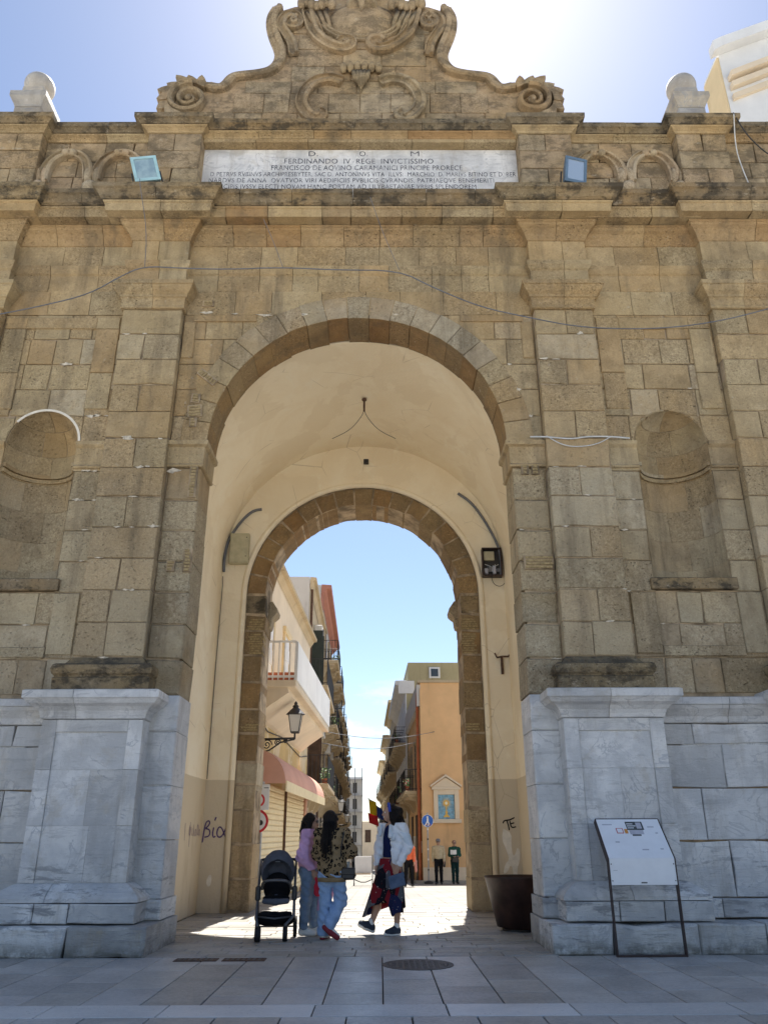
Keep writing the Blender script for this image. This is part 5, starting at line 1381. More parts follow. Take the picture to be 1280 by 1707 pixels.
def strokes(lines, T_, w, name, mat):
    b = MB()
    for ln in lines:
        pts = smooth(ln, 2); q = [Vector(T_(*p)) for p in pts]; nrm = Vector(T_(0, 0, 1)) - Vector(T_(0, 0, 0))
        V = []; F = []
        for i, p in enumerate(q):
            t_ = (q[min(i + 1, len(q) - 1)] - q[max(i - 1, 0)]).normalized(); sd = t_.cross(nrm.normalized()) * w
            V += [p + sd, p - sd]
        F = [(2 * i, 2 * i + 1, 2 * i + 3, 2 * i + 2) for i in range(len(q) - 1)]; b.add(V, F)
    return b.build(name, mat, gate)
def TL(x, z_, n=0): return (-2.95 + x * .84, EY - .004 - n, 1.24 + z_)
strokes([[(.0, -.06), (.02, .15), (.05, .30), (.12, .32), (.14, .26), (.05, .18)], [(.05, .18), (.15, .16), (.15, .05), (.04, .03)]], TL, .012, 'graffiti_letter', 'graf_purple')
strokes([[(.23, .20), (.21, .08), (.24, .02), (.28, .05)], [(.24, .32), (.27, .38)]], TL, .012, 'graffiti_letter', 'graf_purple')
strokes([[(.55, .26), (.47, .12), (.41, .03), (.33, .03), (.30, .12), (.35, .22), (.42, .18), (.48, .06), (.57, -.03)]], TL, .012, 'graffiti_letter', 'graf_purple')
def TS(x, z_, n=0): return (-2.966 + n, 3.5 + x, 1.26 + z_)
strokes([[(.0, .24), (.02, -.04)], [(.35, .2), (.32, .06), (.42, .04), (.46, .18)], [(.39, .26), (.39, -.14)], [(.55, .16), (.56, .04)], [(.66, .22), (.74, .03)], [(.70, .14), (.64, .03)], [(.82, .12), (.80, .04), (.88, .04), (.88, .13), (.82, .14)], [(.98, .22), (.96, .06), (1.06, .05), (1.07, .2), (.99, .22)], [(1.14, .14), (1.13, .05), (1.2, .05), (1.2, .14), (1.14, .14)]], TS, .014, 'faint_graffiti', 'graf_faint')
def TR(x, z_, n=0): return (2.66 + x, EY - .004 - n, 1.39 + z_)
strokes([[(.0, .10), (.02, .15), (.13, .16)], [(.07, .16), (.10, .06), (.11, -.02)]], TR, .011, 'graffiti_letter', 'graf_black')
strokes([[(.13, .14), (.15, .02), (.24, .04)], [(.13, .16), (.22, .20)], [(.14, .09), (.21, .11)]], TR, .011, 'graffiti_letter', 'graf_black')
# --- wrought iron wall lamp on the cream house
def street_lamp(loc, arm, label, rz):
    t = thing('street_lamp', loc, label, 'street lamp', 'wall lanterns', rz); t.scale = (1.2, 1.2, 1.2)
    b = MB().tube([(0, 0, 0), (arm, 0, .02)], .022, 6).tube([(0, 0, -.26), (arm * .3, 0, -.20), (arm * .6, 0, -.06), (arm, 0, .0)], .016, 6).tube([(0, 0, -.32), (0, 0, .06)], .03, 6)
    b.build('bracket', 'iron', t, True)
    for cx, cz, r0 in ((arm * .22, -.10, .10), (arm * .52, -.06, .065), (arm * .74, -.035, .04)):
        b = MB(); b.tube([(cx + r0 * (1 - i / 26) * math.cos(i * .5), 0, cz + r0 * (1 - i / 26) * math.sin(i * .5)) for i in range(24)], .012, 5); b.build('scroll', 'iron', t, True)
    x = arm
    MB().tube([(x, 0, .0), (x, 0, .12)], .02, 6).build('stem', 'iron', t)
    b = MB()
    v = [(x - .075, -.075, .13), (x + .075, -.075, .13), (x + .075, .075, .13), (x - .075, .075, .13), (x - .125, -.125, .47), (x + .125, -.125, .47), (x + .125, .125, .47), (x - .125, .125, .47)]
    mk('lantern_glass', v, [(3, 2, 1, 0), (4, 5, 6, 7), (0, 1, 5, 4), (1, 2, 6, 5), (2, 3, 7, 6), (3, 0, 4, 7)], 'lamp_glass', t)
    for i in range(4): b.tube([v[i], v[i + 4]], .011, 4)
    b.tube([v[4], v[5], v[6], v[7], v[4]], .016, 4); b.tube([v[0], v[1], v[2], v[3], v[0]], .014, 4); b.build('lantern_frame', 'iron', t)
    MB().lathe([(.19, .47), (.17, .49), (.10, .56), (.055, .60), (.065, .63), (.03, .66), (.035, .69), (.0, .73)], x, 0, 0, 4 * 3).build('lantern_cap', 'iron', t)
k = NT('frosted_lamp_glass'); M['lamp_glass'] = k.out((.62, .60, .55), .3, .5)
street_lamp(SW(19.0, -2.46, 3.36), .68, 'black wrought iron wall lantern beside the white balcony', -STREET_AZ)
street_lamp(SW(40.5, -2.12, 2.2), .8, 'second wall lantern down the street, on the grey house with the red roof edge', -STREET_AZ)
street_lamp(SW(56, -2.15, 1.9), .8, 'third wall lantern, smallest and farthest on the left side of the street', -STREET_AZ)
# --- road signs
M['sign_white'] = mat_plain('sign_white', (.78, .78, .78), .4, .4, var=.03); M['sign_red'] = mat_plain('sign_red', (.60, .03, .04), .4, .4, var=.05); M['sign_blue'] = mat_plain('sign_blue', (.02, .13, .50), .4, .4, var=.1); M['galv'] = mat_plain('galvanised_pole', (.42, .42, .42), .5, .4, .5)
ns = thing('sign_post', SG(18.0, -2.17), 'post with panel and no-bicycles road sign half hidden behind the left pier', 'road sign', None, -STREET_AZ)
MB().tube([(-.03, .03, 0), (-.03, .03, 2.4)], .03, 8).build('pole', 'galv', ns)
MB().bbox(-.34, .12, -.012, 0, 1.82, 2.34, .004).build('zone_panel', 'sign_white', ns)
def disc(cx, cz, r, y0, y1, name, mat, parent, n=28, r0=0):
    if r0 == 0: return MB().lathe([(r, y0), (r, y1)], cx, 0, cz, n, 'y').build(name, mat, parent, False, True)
    return MB().lathe([(r0, y1), (r, y1), (r, y0), (r0, y0), (r0, y1)], cx, 0, cz, n, 'y').build(name, mat, parent, False, True)
disc(-.11, 2.02, .14, -.018, -.013, 'ring', 'sign_red', ns); disc(-.11, 2.02, .10, -.020, -.0185, 'ring_inner', 'sign_white', ns)
MB().box(.0, .10, -.016, -.0125, 2.26, 2.275).build('panel_text', 'ink', ns)
disc(-.11, 1.60, .235, -.02, -.004, 'red_disc', 'sign_red', ns); disc(-.11, 1.60, .185, -.023, -.0205, 'white_disc', 'sign_white', ns)
for cx in (-.18, -.04): disc(cx, 1.57, .055, -.026, -.0235, 'bicycle_wheel', 'ink', ns, 18, .042)
MB().tube([(-.18, -.026, 1.57), (-.14, -.026, 1.66), (-.06, -.026, 1.66), (-.04, -.026, 1.57)], .008, 5).tube([(-.14, -.026, 1.66), (-.10, -.026, 1.56), (-.06, -.026, 1.66)], .008, 5).build('bicycle_frame', 'ink', ns)
bs = thing('pedestrian_sign', SG(36.7, 2.70), 'round blue pedestrian sign on a sticker covered pole before the orange wall', 'road sign', None, -STREET_AZ)
bs.location.z = gz(bs.location.y)
MB().tube([(0, 0, 0), (0, 0, 2.8)], .03, 8).build('pole', 'galv', bs); MB().lathe([(.19, 0), (.19, .06), (.06, .12)], 0, 0, 0, 14).build('base', 'iron', bs)
hb = 2.47
disc(0, hb, .255, -.05, -.035, 'rim', 'sign_white', bs); disc(0, hb, .24, -.054, -.0505, 'disc', 'sign_blue', bs)
b = MB(); b.prism([(-.02, hb + .02), (.03, hb + .02), (.10, hb - .16), (.05, hb - .16), (.0, hb - .06), (-.07, hb - .16), (-.11, hb - .16)][::-1], -.058, -.055); b.prism([(-.035, hb + .0), (.05, hb + .0), (.04, hb + .11), (-.03, hb + .11)], -.058, -.055); b.lathe([(.04, -.058), (.04, -.055)], .0, 0, hb + .15, 12, 'y')
b.build('walking_figure', 'sign_white', bs)
for i in range(5): MB().lathe([(.033, 0), (.033, .07)], 0, 0, .5 + i * .4, 8).build('sticker', random.choice(['sign_white', 'sign_red', 'ink']), bs)
for i in range(4): MB().box(-.13 + i * .07, -.08 + i * .07, -.06, -.0552, hb - .2 + .02 * (i % 2), hb - .15 + .02 * (i % 2)).build('sticker', ['sign_white', 'ink_or', 'sign_white', 'ink_red'][i], bs)
# --- display rack in the street
rk = thing('display_trolley', SG(34, -.06), 'white wheeled display trolley standing in the middle of the street', 'trolley', None, -STREET_AZ)
MB().bbox(-.34, .34, -.02, .02, .45, 1.05, .01).build('panel', 'sign_white', rk); MB().bbox(-.30, .30, -.28, .28, .40, .45, .01).build('shelf', 'st_cream', rk)
for x in (-.36, .36):
    MB().tube([(x, -.02, 1.1), (x, -.02, .12)], .022, 6).build('upright', 'cable', rk); MB().tube([(x, -.34, .1), (x, .34, .1)], .022, 6).build('foot', 'cable', rk)
    for y in (-.32, .32): MB().lathe([(.05, -.02), (.05, .02)], x, y, .05, 12, 'x').build('castor', 'iron', rk)
MB().tube([(-.36, 0, .22), (-.1, 0, .12), (.1, 0, .12), (.36, 0, .22)], .02, 6).build('stretcher', 'cable', rk)
# --- flags on the right, wires over the street
M['flag_y'] = mat_plain('yellow_flag', (.72, .52, .03), .8, .1); M['flag_r'] = mat_plain('red_flag', (.55, .03, .04), .8, .1); M['flag_b'] = mat_plain('blue_flag', (.03, .06, .25), .8, .1)
fl = thing('flag_pole', SW(62, 2.1, 2.2), 'slanted pole with yellow, blue and red flags on the right of the street', 'flag', None, -STREET_AZ)
MB().tube([(0, 0, 0), (-1.9, -.3, 1.6)], .03, 6).build('pole', 'cable', fl)
for i, (mt, x0, z0, w, h) in enumerate((('flag_y', -1.85, 1.55, .55, 1.0), ('flag_b', -1.35, 1.1, .5, .8), ('flag_r', -1.9, .6, .7, .7))):
    v = []; f = []
    for a in range(7):
        for c_ in range(7):
            u, w_ = a / 6, c_ / 6; v.append((x0 + w * u + .1 * w_, -.3 + .08 * math.sin(u * 6 + w_ * 2), z0 - h * w_ - .25 * u))
    for a in range(6):
        for c_ in range(6): f.append((a * 7 + c_, a * 7 + c_ + 1, (a + 1) * 7 + c_ + 1, (a + 1) * 7 + c_))
    mk('flag_cloth', v, f, mt, fl, True)
for i, (s_, z_, lab) in enumerate(((30, 4.95, 'upper of two wires strung across the street'), (31, 4.62, 'lower of two wires strung across the street'))):
    p0, p1 = SW(s_, -2.1, z_), SW(s_ + 8.6, 3.4 if i == 0 else 2.7, z_ + .9)
    pts = [p0.lerp(p1, t / 10) - Vector((0, 0, .35 * math.sin(math.pi * t / 10))) for t in range(11)]
    o = MB().tube(pts, .012, 5).build('street_wire', 'cable', None, True); tag(o, lab, 'wire')
# ================================================================== PEOPLE (implicit surfaces, meshed with surface nets)
def _nets(G, o, h):
    neg = G < 0
    c = np.zeros(tuple(n - 1 for n in G.shape), np.int8)
    for i in (0, 1):
        for j in (0, 1):
            for k_ in (0, 1): c += neg[i:i + c.shape[0], j:j + c.shape[1], k_:k_ + c.shape[2]]
    act = (c > 0) & (c < 8); idx = np.full(c.shape, -1, np.int32); cells = np.argwhere(act); idx[act] = np.arange(len(cells))
    acc = np.zeros((len(cells), 3)); cnt = np.zeros(len(cells))
    cor = [(i, j, k_) for i in (0, 1) for j in (0, 1) for k_ in (0, 1)]
    for a in cor:
        for ax in range(3):
            if a[ax]: continue
            b = list(a); b[ax] = 1
            va = G[cells[:, 0] + a[0], cells[:, 1] + a[1], cells[:, 2] + a[2]]; vb = G[cells[:, 0] + b[0], cells[:, 1] + b[1], cells[:, 2] + b[2]]
            m_ = (va < 0) != (vb < 0); t = np.where(m_, va / np.where(m_, va - vb, 1), 0)
            p = np.array(a, float)[None, :].repeat(len(cells), 0); p[:, ax] = t
            acc += p * m_[:, None]; cnt += m_
    V = (cells + acc / cnt[:, None]) * h + o
    F = []
    for ax in range(3):
        s0 = [slice(None)] * 3; s1 = [slice(None)] * 3; s0[ax] = slice(0, -1); s1[ax] = slice(1, None)
        n0 = neg[tuple(s0)]; n1 = neg[tuple(s1)]; e = np.argwhere(n0 != n1)
        u, v = [(1, 2), (2, 0), (0, 1)][ax]
        ok = (e[:, u] > 0) & (e[:, v] > 0) & (e[:, u] < G.shape[u] - 1) & (e[:, v] < G.shape[v] - 1); e = e[ok]
        if not len(e): continue
        q = []
        for du, dv in ((-1, -1), (0, -1), (0, 0), (-1, 0)):
            w = e.copy(); w[:, u] += du; w[:, v] += dv; q.append(idx[w[:, 0], w[:, 1], w[:, 2]])
        q = np.stack(q, 1); fl = ~n0[e[:, 0], e[:, 1], e[:, 2]]; q[fl] = q[fl][:, ::-1]
        F.append(q)
    return V, np.concatenate(F) if F else np.zeros((0, 4), int)
class SDF:
    def __init__(s, h=.01): s.P = []; s.cuts = []; s.h = h; s.subs = []; s.warp = 0
    def cap(s, a, b, ra, rb, k=.03): s.P.append(('c', np.array(a, float), np.array(b, float), ra, rb, k)); return s
    def chain(s, pts, rs, k=.03):
        for i in range(len(pts) - 1): s.cap(pts[i], pts[i + 1], rs[i], rs[i + 1], k)
        return s
    def ell(s, c, r, k=.03, rz=0., rot=None):
        Rm_ = np.array(Matrix.Rotation(-rz, 3, 'Z')) if rot is None else np.array(rot)
        s.P.append(('e', np.array(c, float), np.array(r, float), Rm_, 0, k)); return s
    def cut(s, p, n): s.cuts.append((np.array(p, float), np.array(n, float) / np.linalg.norm(n))); return s     # keeps the side against n
    def sub(s, fn): s.subs.append(fn); return s
    def mesh(s, name, mat, parent, smooth=True):
        lo = np.full(3, 1e9); hi = -lo
        for t, a, b, c_, d, k_ in s.P:
            if t == 'c': r = max(c_, d); l, u = np.minimum(a, b) - r, np.maximum(a, b) + r
            else: r = b.max(); l, u = a - r, a + r
            lo = np.minimum(lo, l); hi = np.maximum(hi, u)
        h = s.h; lo -= 4 * h; hi += 4 * h
        n = np.ceil((hi - lo) / h).astype(int) + 1
        G = np.full(n, .15, np.float32)
        ax = [lo[i] + h * np.arange(n[i]) for i in range(3)]
        for t, a, b, c_, d, k_ in s.P:
            if t == 'c': r = max(c_, d); l, u = np.minimum(a, b) - r, np.maximum(a, b) + r
            else: r = b.max(); l, u = a - r, a + r
            mg = max(k_, .0) + 4 * h
            i0 = np.maximum(0, np.floor((l - mg - lo) / h).astype(int)); i1 = np.minimum(n, np.ceil((u + mg - lo) / h).astype(int) + 1)
            X = ax[0][i0[0]:i1[0]][:, None, None]; Y = ax[1][i0[1]:i1[1]][None, :, None]; Z = ax[2][i0[2]:i1[2]][None, None, :]
            if t == 'c':
                ba = b - a; L2 = max(ba @ ba, 1e-9)
                tt = np.clip(((X - a[0]) * ba[0] + (Y - a[1]) * ba[1] + (Z - a[2]) * ba[2]) / L2, 0, 1)
                dd = np.sqrt((X - a[0] - tt * ba[0]) ** 2 + (Y - a[1] - tt * ba[1]) ** 2 + (Z - a[2] - tt * ba[2]) ** 2) - (c_ + (d - c_) * tt)
            else:
                Rm_ = c_; x, y, z_ = X - a[0], Y - a[1], Z - a[2]
                p = [Rm_[i, 0] * x + Rm_[i, 1] * y + Rm_[i, 2] * z_ for i in range(3)]
                k0 = np.sqrt(sum((p[i] / b[i]) ** 2 for i in range(3))); k1 = np.sqrt(sum((p[i] / b[i] ** 2) ** 2 for i in range(3)))
                dd = k0 * (k0 - 1) / np.maximum(k1, 1e-6)
            g = G[i0[0]:i1[0], i0[1]:i1[1], i0[2]:i1[2]]
            if k_ > 0:
                w = np.clip(.5 + .5 * (g - dd) / k_, 0, 1); g[...] = g * (1 - w) + dd * w - k_ * w * (1 - w)
            else: np.minimum(g, dd, out=g)
        X = ax[0][:, None, None]; Y = ax[1][None, :, None]; Z = ax[2][None, None, :]
        if s.warp:
            ph = rnd(0, 6)
            G += s.warp * (np.sin(X * 41 + Z * 23 + ph) * np.sin(Y * 37 - Z * 31 + 1.3 * ph) + .6 * np.sin(Z * 67 + X * 29 - Y * 31 + ph))
        for p, nn in s.cuts: G = np.maximum(G, (X - p[0]) * nn[0] + (Y - p[1]) * nn[1] + (Z - p[2]) * nn[2])
        for fn in s.subs: G = np.maximum(G, fn(X, Y, Z))
        V, F = _nets(G, lo, h)
        me = bpy.data.meshes.new(name); me.from_pydata(V.tolist(), [], F.tolist())
        me.polygons.foreach_set('use_smooth', [smooth] * len(me.polygons)); me.materials.append(M[mat]); me.update()
        o = bpy.data.objects.new(name, me); COL.objects.link(o); o.parent = parent
        return o
def V3(*a): return np.array(a, float)
def head(S, c, f, k=1., jaw=True):
    """skull, jaw, nose, brow, lips, ears; c = centre of the head, f = where it looks"""
    f = np.array(f, float); f /= np.linalg.norm(f); up = V3(0, 0, 1); r = np.cross(f, up); r /= np.linalg.norm(r); u = np.cross(r, f); c = np.array(c, float)
    rot = np.stack([r, f, u])
    S.ell(c + u * .03 * k - f * .012 * k, V3(.074, .092, .085) * k, .02, rot=rot)
    S.ell(c - u * .025 * k + f * .022 * k, V3(.060, .068, .088) * k, .03, rot=rot)
    S.cap(c - u * .085 * k + f * .052 * k, c - u * .06 * k + f * .03 * k, .026 * k, .045 * k, .03)
    S.cap(c + u * .012 * k + f * .086 * k, c - u * .028 * k + f * .106 * k, .009 * k, .014 * k, .012)
    S.cap(c - u * .056 * k + f * .086 * k - r * .016 * k, c - u * .056 * k + f * .086 * k + r * .016 * k, .009 * k, .009 * k, .008)
    S.cap(c + u * .03 * k + f * .078 * k - r * .03 * k, c + u * .03 * k + f * .078 * k + r * .03 * k, .012 * k, .012 * k, .02)
    for s in (-1, 1): S.ell(c + r * s * .074 * k - f * .005 * k - u * .005 * k, V3(.010, .018, .030) * k, .008, rot=rot)
    return r, f, u
def hand(S, w, d, n, side=1, curl=.5, k=1.):
    """palm, four unequal bent fingers, thumb from the side of the palm. w wrist, d finger direction, n palm normal"""
    w = np.array(w, float); d = np.array(d, float); d /= np.linalg.norm(d); n = np.array(n, float); n -= d * (n @ d); n /= np.linalg.norm(n); t = np.cross(d, n) * side
    pc = w + d * .05 * k
    S.ell(pc, V3(.040, .050, .017) * k, .012, rot=np.stack([t, d, n]))
    for i, (o, L) in enumerate(((.030, .070), (.011, .080), (-.009, .075), (-.028, .058))):
        b = w + d * .088 * k + t * o * k; a1 = .35 * curl + .1 * i * curl; L *= k
        p1 = b + (d * math.cos(a1) + n * math.sin(a1)) * L * .48; a2 = a1 + .8 * curl; p2 = p1 + (d * math.cos(a2) + n * math.sin(a2)) * L * .3; a3 = a2 + .6 * curl; p3 = p2 + (d * math.cos(a3) + n * math.sin(a3)) * L * .25
        S.chain([b, p1, p2, p3], [.0095 * k, .0088 * k, .008 * k, .007 * k], .004)
    b = w + d * .028 * k + t * .030 * k; p1 = b + (d * .6 + t * .75 + n * .25) * .035 * k; p2 = p1 + (d * .9 + t * .25 + n * .35) * .032 * k
    S.chain([b, p1, p2], [.013 * k, .0105 * k, .008 * k], .008)
def shoe(S, heel, toe, r=.036, k=.02):
    heel = np.array(heel, float); toe = np.array(toe, float)
    mid = heel * .45 + toe * .55 + V3(0, 0, .008)
    S.chain([heel, mid, toe], [r, r * 1.08, r * .82], k)
    S.cap(heel + V3(0, 0, .03), heel * .7 + toe * .3 + V3(0, 0, .045), r * .95, r * .8, k)
def eyes(par, c, f, k=1., glasses=False, mat='iron'):
    f = np.array(f, float); f /= np.linalg.norm(f); r = np.cross(f, V3(0, 0, 1)); r /= np.linalg.norm(r); c = np.array(c, float)
    for s in (-1, 1):
        p = c + f * .083 * k + r * s * .031 * k + V3(0, 0, .008)
        if glasses:
            rot = np.stack([r, f, V3(0, 0, 1)]); b = SDF(.004); b.ell(p + f * .012, V3(.030, .008, .024) * k, 0, rot=rot); b.mesh('sunglass_lens', mat, par)
        else:
            b = MB().ball(tuple(p - f * .002), .012 * k, 8); b.build('eye', 'eye_white', par, True); MB().ball(tuple(p + f * .007 * k), .0065 * k, 8).build('iris', 'iron', par, True)
    if glasses:
        b = MB().tube([tuple(c + f * .10 * k - r * .03 + V3(0, 0, .012)), tuple(c + f * .10 * k + r * .03 + V3(0, 0, .012))], .005, 5)
        b.build('sunglass_bridge', mat, par)
        for s in (-1, 1): MB().tube([tuple(c + f * .09 * k + r * s * .058 * k + V3(0, 0, .015)), tuple(c - f * .0 + r * s * .078 * k + V3(0, 0, .012))], .004, 5).build('sunglass_temple', mat, par)

M['eye_white'] = mat_plain('eye_white', (.7, .68, .65), .3, .5)
M['skin'] = mat_plain('olive_skin', (.46, .27, .185), .5, .4, var=.08, vscale=12); M['skin_b'] = mat_plain('tan_skin', (.40, .23, .155), .5, .4, var=.08, vscale=12)
k = NT('black_hair'); M['hair'] = k.out(k.mix(k.noise(60, 3, .6, k.map((1, 1, .06))), (.005, .004, .004), (.018, .013, .011)), .62, .18)
k.bump(k.noise(90, 3, .6, k.map((1, 1, .05))), .8, .012)
M['hair_grey'] = mat_plain('grey_hair', (.25, .24, .23), .6, .3); M['hair_brown'] = mat_plain('brown_hair', (.13, .06, .035), .5, .4)
def mat_denim(name, a, b):
    k = NT(name); n = k.noise(7, 5, .65); w = k.noise(160, 2)
    c = k.mix(k.ramp(n, .3, .7), a, b); c = k.mix(k.ramp(w, .35, .65, 0, .35), c, tuple(x * 1.35 for x in b))
    k.bump(k.math('ADD', k.math('MULTIPLY', k.noise(16, 4, .6, k.map((1, 1, .7))), 2.), w), .35, .01); return k.out(c, .9, .1)
M['denim'] = mat_denim('light_denim', (.20, .30, .47), (.29, .40, .58)); M['denim_dark'] = mat_denim('mid_denim', (.12, .17, .25), (.20, .27, .36)); M['denim_pale'] = mat_denim('pale_denim', (.50, .57, .63), (.66, .71, .75)); M['denim_white'] = mat_denim('white_denim', (.68, .70, .74), (.78, .80, .82))
def mat_cloth(name, col, var=.12, sc=10, rough=.9):
    k = NT(name); n = k.noise(sc, 5, .6); c = k.mix(k.ramp(n, .3, .7), tuple(x * (1 - var) for x in col), tuple(min(1, x * (1 + var)) for x in col)); k.bump(k.math('ADD', k.math('MULTIPLY', k.noise(14, 4), 2.), k.noise(170, 2)), .3, .01); return k.out(c, rough, .1)
M['lilac'] = mat_cloth('lilac_knit', (.56, .34, .53)); M['navy'] = mat_cloth('navy_cotton', (.012, .02, .075)); M['black_cloth'] = mat_cloth('black_cloth', (.012, .012, .014)); M['khaki'] = mat_cloth('khaki_linen', (.46, .39, .26)); M['green_knit'] = mat_cloth('green_knit', (.018, .07, .05)); M['teal_cloth'] = mat_cloth('dark_teal_cloth', (.012, .035, .035)); M['orange_cloth'] = mat_cloth('orange_cloth', (.75, .17, .08)); M['dusty_pink'] = mat_cloth('dusty_pink_cloth', (.50, .22, .18)); M['white_cloth'] = mat_cloth('white_cloth', (.72, .71, .68)); M['red_cloth'] = mat_cloth('red_cloth', (.55, .035, .06)); M['grey_cloth'] = mat_cloth('grey_cloth', (.20, .20, .21)); M['blue_band'] = mat_cloth('blue_headband', (.05, .08, .35)); M['sole_red'] = mat_plain('dark_red_sole', (.20, .02, .03), .6, .3); M['sneaker_w'] = mat_plain('white_sneaker', (.70, .69, .66), .6, .3); M['sneaker_n'] = mat_plain('navy_canvas', (.035, .045, .065), .8, .2); M['leather'] = mat_plain('black_leather', (.012, .012, .014), .4, .5); M['blue_weave'] = mat_denim('woven_blue', (.06, .09, .15), (.12, .16, .24))
M['knit_tan'] = mat_cloth('tan_rib_knit', (.22, .155, .085))
# leopard knit
k = NT('leopard_knit'); wv = k.map((1, .55, .85)); ds = k.n.new('ShaderNodeVectorMath'); ds.operation = 'ADD'; nz_ = k.n.new('ShaderNodeTexNoise'); nz_.inputs['Scale'].default_value = 14; k.l.new(k.tc.outputs['Object'], nz_.inputs['Vector'])
sc_ = k.n.new('ShaderNodeVectorMath'); sc_.operation = 'SCALE'; sc_.inputs['Scale'].default_value = .035; k.l.new(nz_.outputs['Color'], sc_.inputs[0]); k.l.new(wv, ds.inputs[0]); k.l.new(sc_.outputs[0], ds.inputs[1])
vd = k.vor(19, ds.outputs[0], 'F1', .85)
ring = k.math('MULTIPLY', k.ramp(vd, .17, .22), k.ramp(vd, .50, .45)); brk = k.ramp(k.noise(26, 2), .37, .43)
c_ = k.mix(k.math('MULTIPLY', ring, brk), (.25, .175, .095), (.008, .007, .007)); c_ = k.mix(k.ramp(vd, .2, .1, 0, .5), c_, (.17, .115, .06)); k.bump(k.noise(150, 2), .4, .01); M['leopard'] = k.out(c_, .95, .1)
# patchwork skirt
k = NT('patchwork_skirt'); pv_ = k.n.new('ShaderNodeTexVoronoi'); pv_.inputs['Scale'].default_value = 6.5; k.l.new(k.map((1, 1, .8)), pv_.inputs['Vector'])
px_ = k.sep(pv_.outputs['Color'])
c_ = k.mix(k.ramp(px_[0], .56, .58), (.20, .016, .024), (.012, .012, .018)); c_ = k.mix(k.ramp(px_[1], .68, .70), c_, (.02, .025, .075)); c_ = k.mix(k.ramp(px_[2], .78, .8), c_, (.10, .11, .13))
fl_ = k.vor(22); c_ = k.mix(k.math('MULTIPLY', k.ramp(fl_, .22, .14), k.ramp(k.noise(9, 2), .48, .54)), c_, (.50, .44, .40)); c_ = k.mix(k.math('MULTIPLY', k.ramp(k.vor(34), .2, .1), k.ramp(k.noise(7, 2, .5, k.map((1, 1, 1), (4, 4, 4))), .5, .56)), c_, (.30, .03, .04))
k.bump(k.noise(120, 2), .3, .01); M['skirt'] = k.out(c_, .9, .1)

# ---------- woman in patchwork skirt and denim jacket
A = thing('person', (.40, 1.53, 0), 'laughing woman in white denim jacket and patchwork skirt stepping forward under the arch', 'person')
fA = V3(-.62, -.785, 0); rA = V3(-.785, .62, 0)
hc = V3(.10, .0, 1.60)
ch_ = V3(.135, 0, 1.24); pe = V3(.11, 0, .93)
shR, shL = V3(.0, .105, 1.415), V3(.275, -.105, 1.415)
elR, wrR = V3(-.075, .08, 1.13), V3(-.095, .0, .90); elL, wrL = V3(.36, -.15, 1.14), V3(.225, -.26, .915)
rot = np.stack([rA, fA, V3(0, 0, 1)])
S = SDF(.0085); head(S, hc, (-.97, -.2, .04), 1.02)
S.cap(hc + V3(.02, .01, -.06), V3(.13, 0, 1.42), .047, .055)
S.ell(ch_, (.155, .095, .20), .05, rot=rot).ell(V3(.12, 0, 1.03), (.125, .085, .15), .05, rot=rot).ell(pe, (.16, .11, .13), .05, rot=rot)
S.chain([V3(.13, 0, 1.40), shR, elR, wrR], [.06, .05, .037, .026]).chain([V3(.13, 0, 1.40), shL, elL, wrL], [.06, .05, .037, .026])
hand(S, wrR, (-.05, -.2, -1), (.6, -.6, 0), -1, .55); hand(S, wrL, (-.42, -.12, -.9), (-.3, .9, .1), 1, .5)
kn1, an1 = V3(-.07, .04, .50), V3(-.175, .02, .13); kn2, an2 = V3(.16, -.06, .50), V3(.185, -.05, .10)
S.chain([V3(.07, .06, .90), kn1, (kn1 * .6 + an1 * .4) + V3(.02, .0, 0), an1], [.085, .055, .054, .034]).chain([V3(.15, -.06, .90), kn2, (kn2 * .6 + an2 * .4) + V3(.025, 0, 0), an2], [.085, .055, .054, .034])
shoe(S, an1 + V3(.02, 0, -.06), an1 + V3(-.15, -.02, .0), .03); shoe(S, an2 + V3(.01, 0, -.05), an2 + V3(-.14, -.05, -.065), .03)
S.mesh('body', 'skin', A)
eyes(A, hc, (-.97, -.2, 0))
MB().ball(tuple(hc + V3(-.092, -.035, -.055)), .017, 8, (.5, 1.1, .55)).build('mouth', 'white_cloth', A, True)
S = SDF(.01); S.ell(hc + V3(.022, .01, .045), (.098, .088, .082), .03)
for i in range(9):
    a = i * 2.4; S.ell(hc + V3(.09 + .04 * math.cos(a) + .009 * i, .035 * math.sin(a), .03 - .036 * i), (.066, .075, .062), .035)
S.chain([hc + V3(.02, -.07, .03), hc + V3(.03, -.085, -.08), hc + V3(.06, -.09, -.2)], [.035, .04, .02]); S.chain([hc + V3(.0, .07, .0), hc + V3(-.03, .08, -.12), hc + V3(-.05, .09, -.2)], [.03, .04, .018])
S.warp = .006; S.sub(lambda X, Y, Z: .075 - np.sqrt((X - hc[0] + .105) ** 2 + ((Y - hc[1] + .02) * .8) ** 2 + ((Z - hc[2] + .02) * .7) ** 2)); S.mesh('hair', 'hair', A)
b = MB(); pts = []
for i in range(17):
    a = math.pi * (i / 16) ; pts.append(tuple(hc + V3(.0 - .02 * math.sin(a), -.095 * math.cos(a), .015 + .115 * math.sin(a))))
b.tube(pts, .022, 6); b.build('headband', 'blue_band', A, True)
S = SDF(.01); S.ell(ch_ + V3(-.01, 0, -.02), (.165, .108, .23), .05, rot=rot).ell(V3(.115, 0, 1.02), (.14, .105, .16), .05, rot=rot).cap(V3(.125, 0, 1.38), V3(.13, 0, 1.40), .085, .075); S.cut((0, 0, .93), (0, 0, -1)).cut((0, 0, 1.435), (0, 0, 1)); S.mesh('top', 'navy', A)
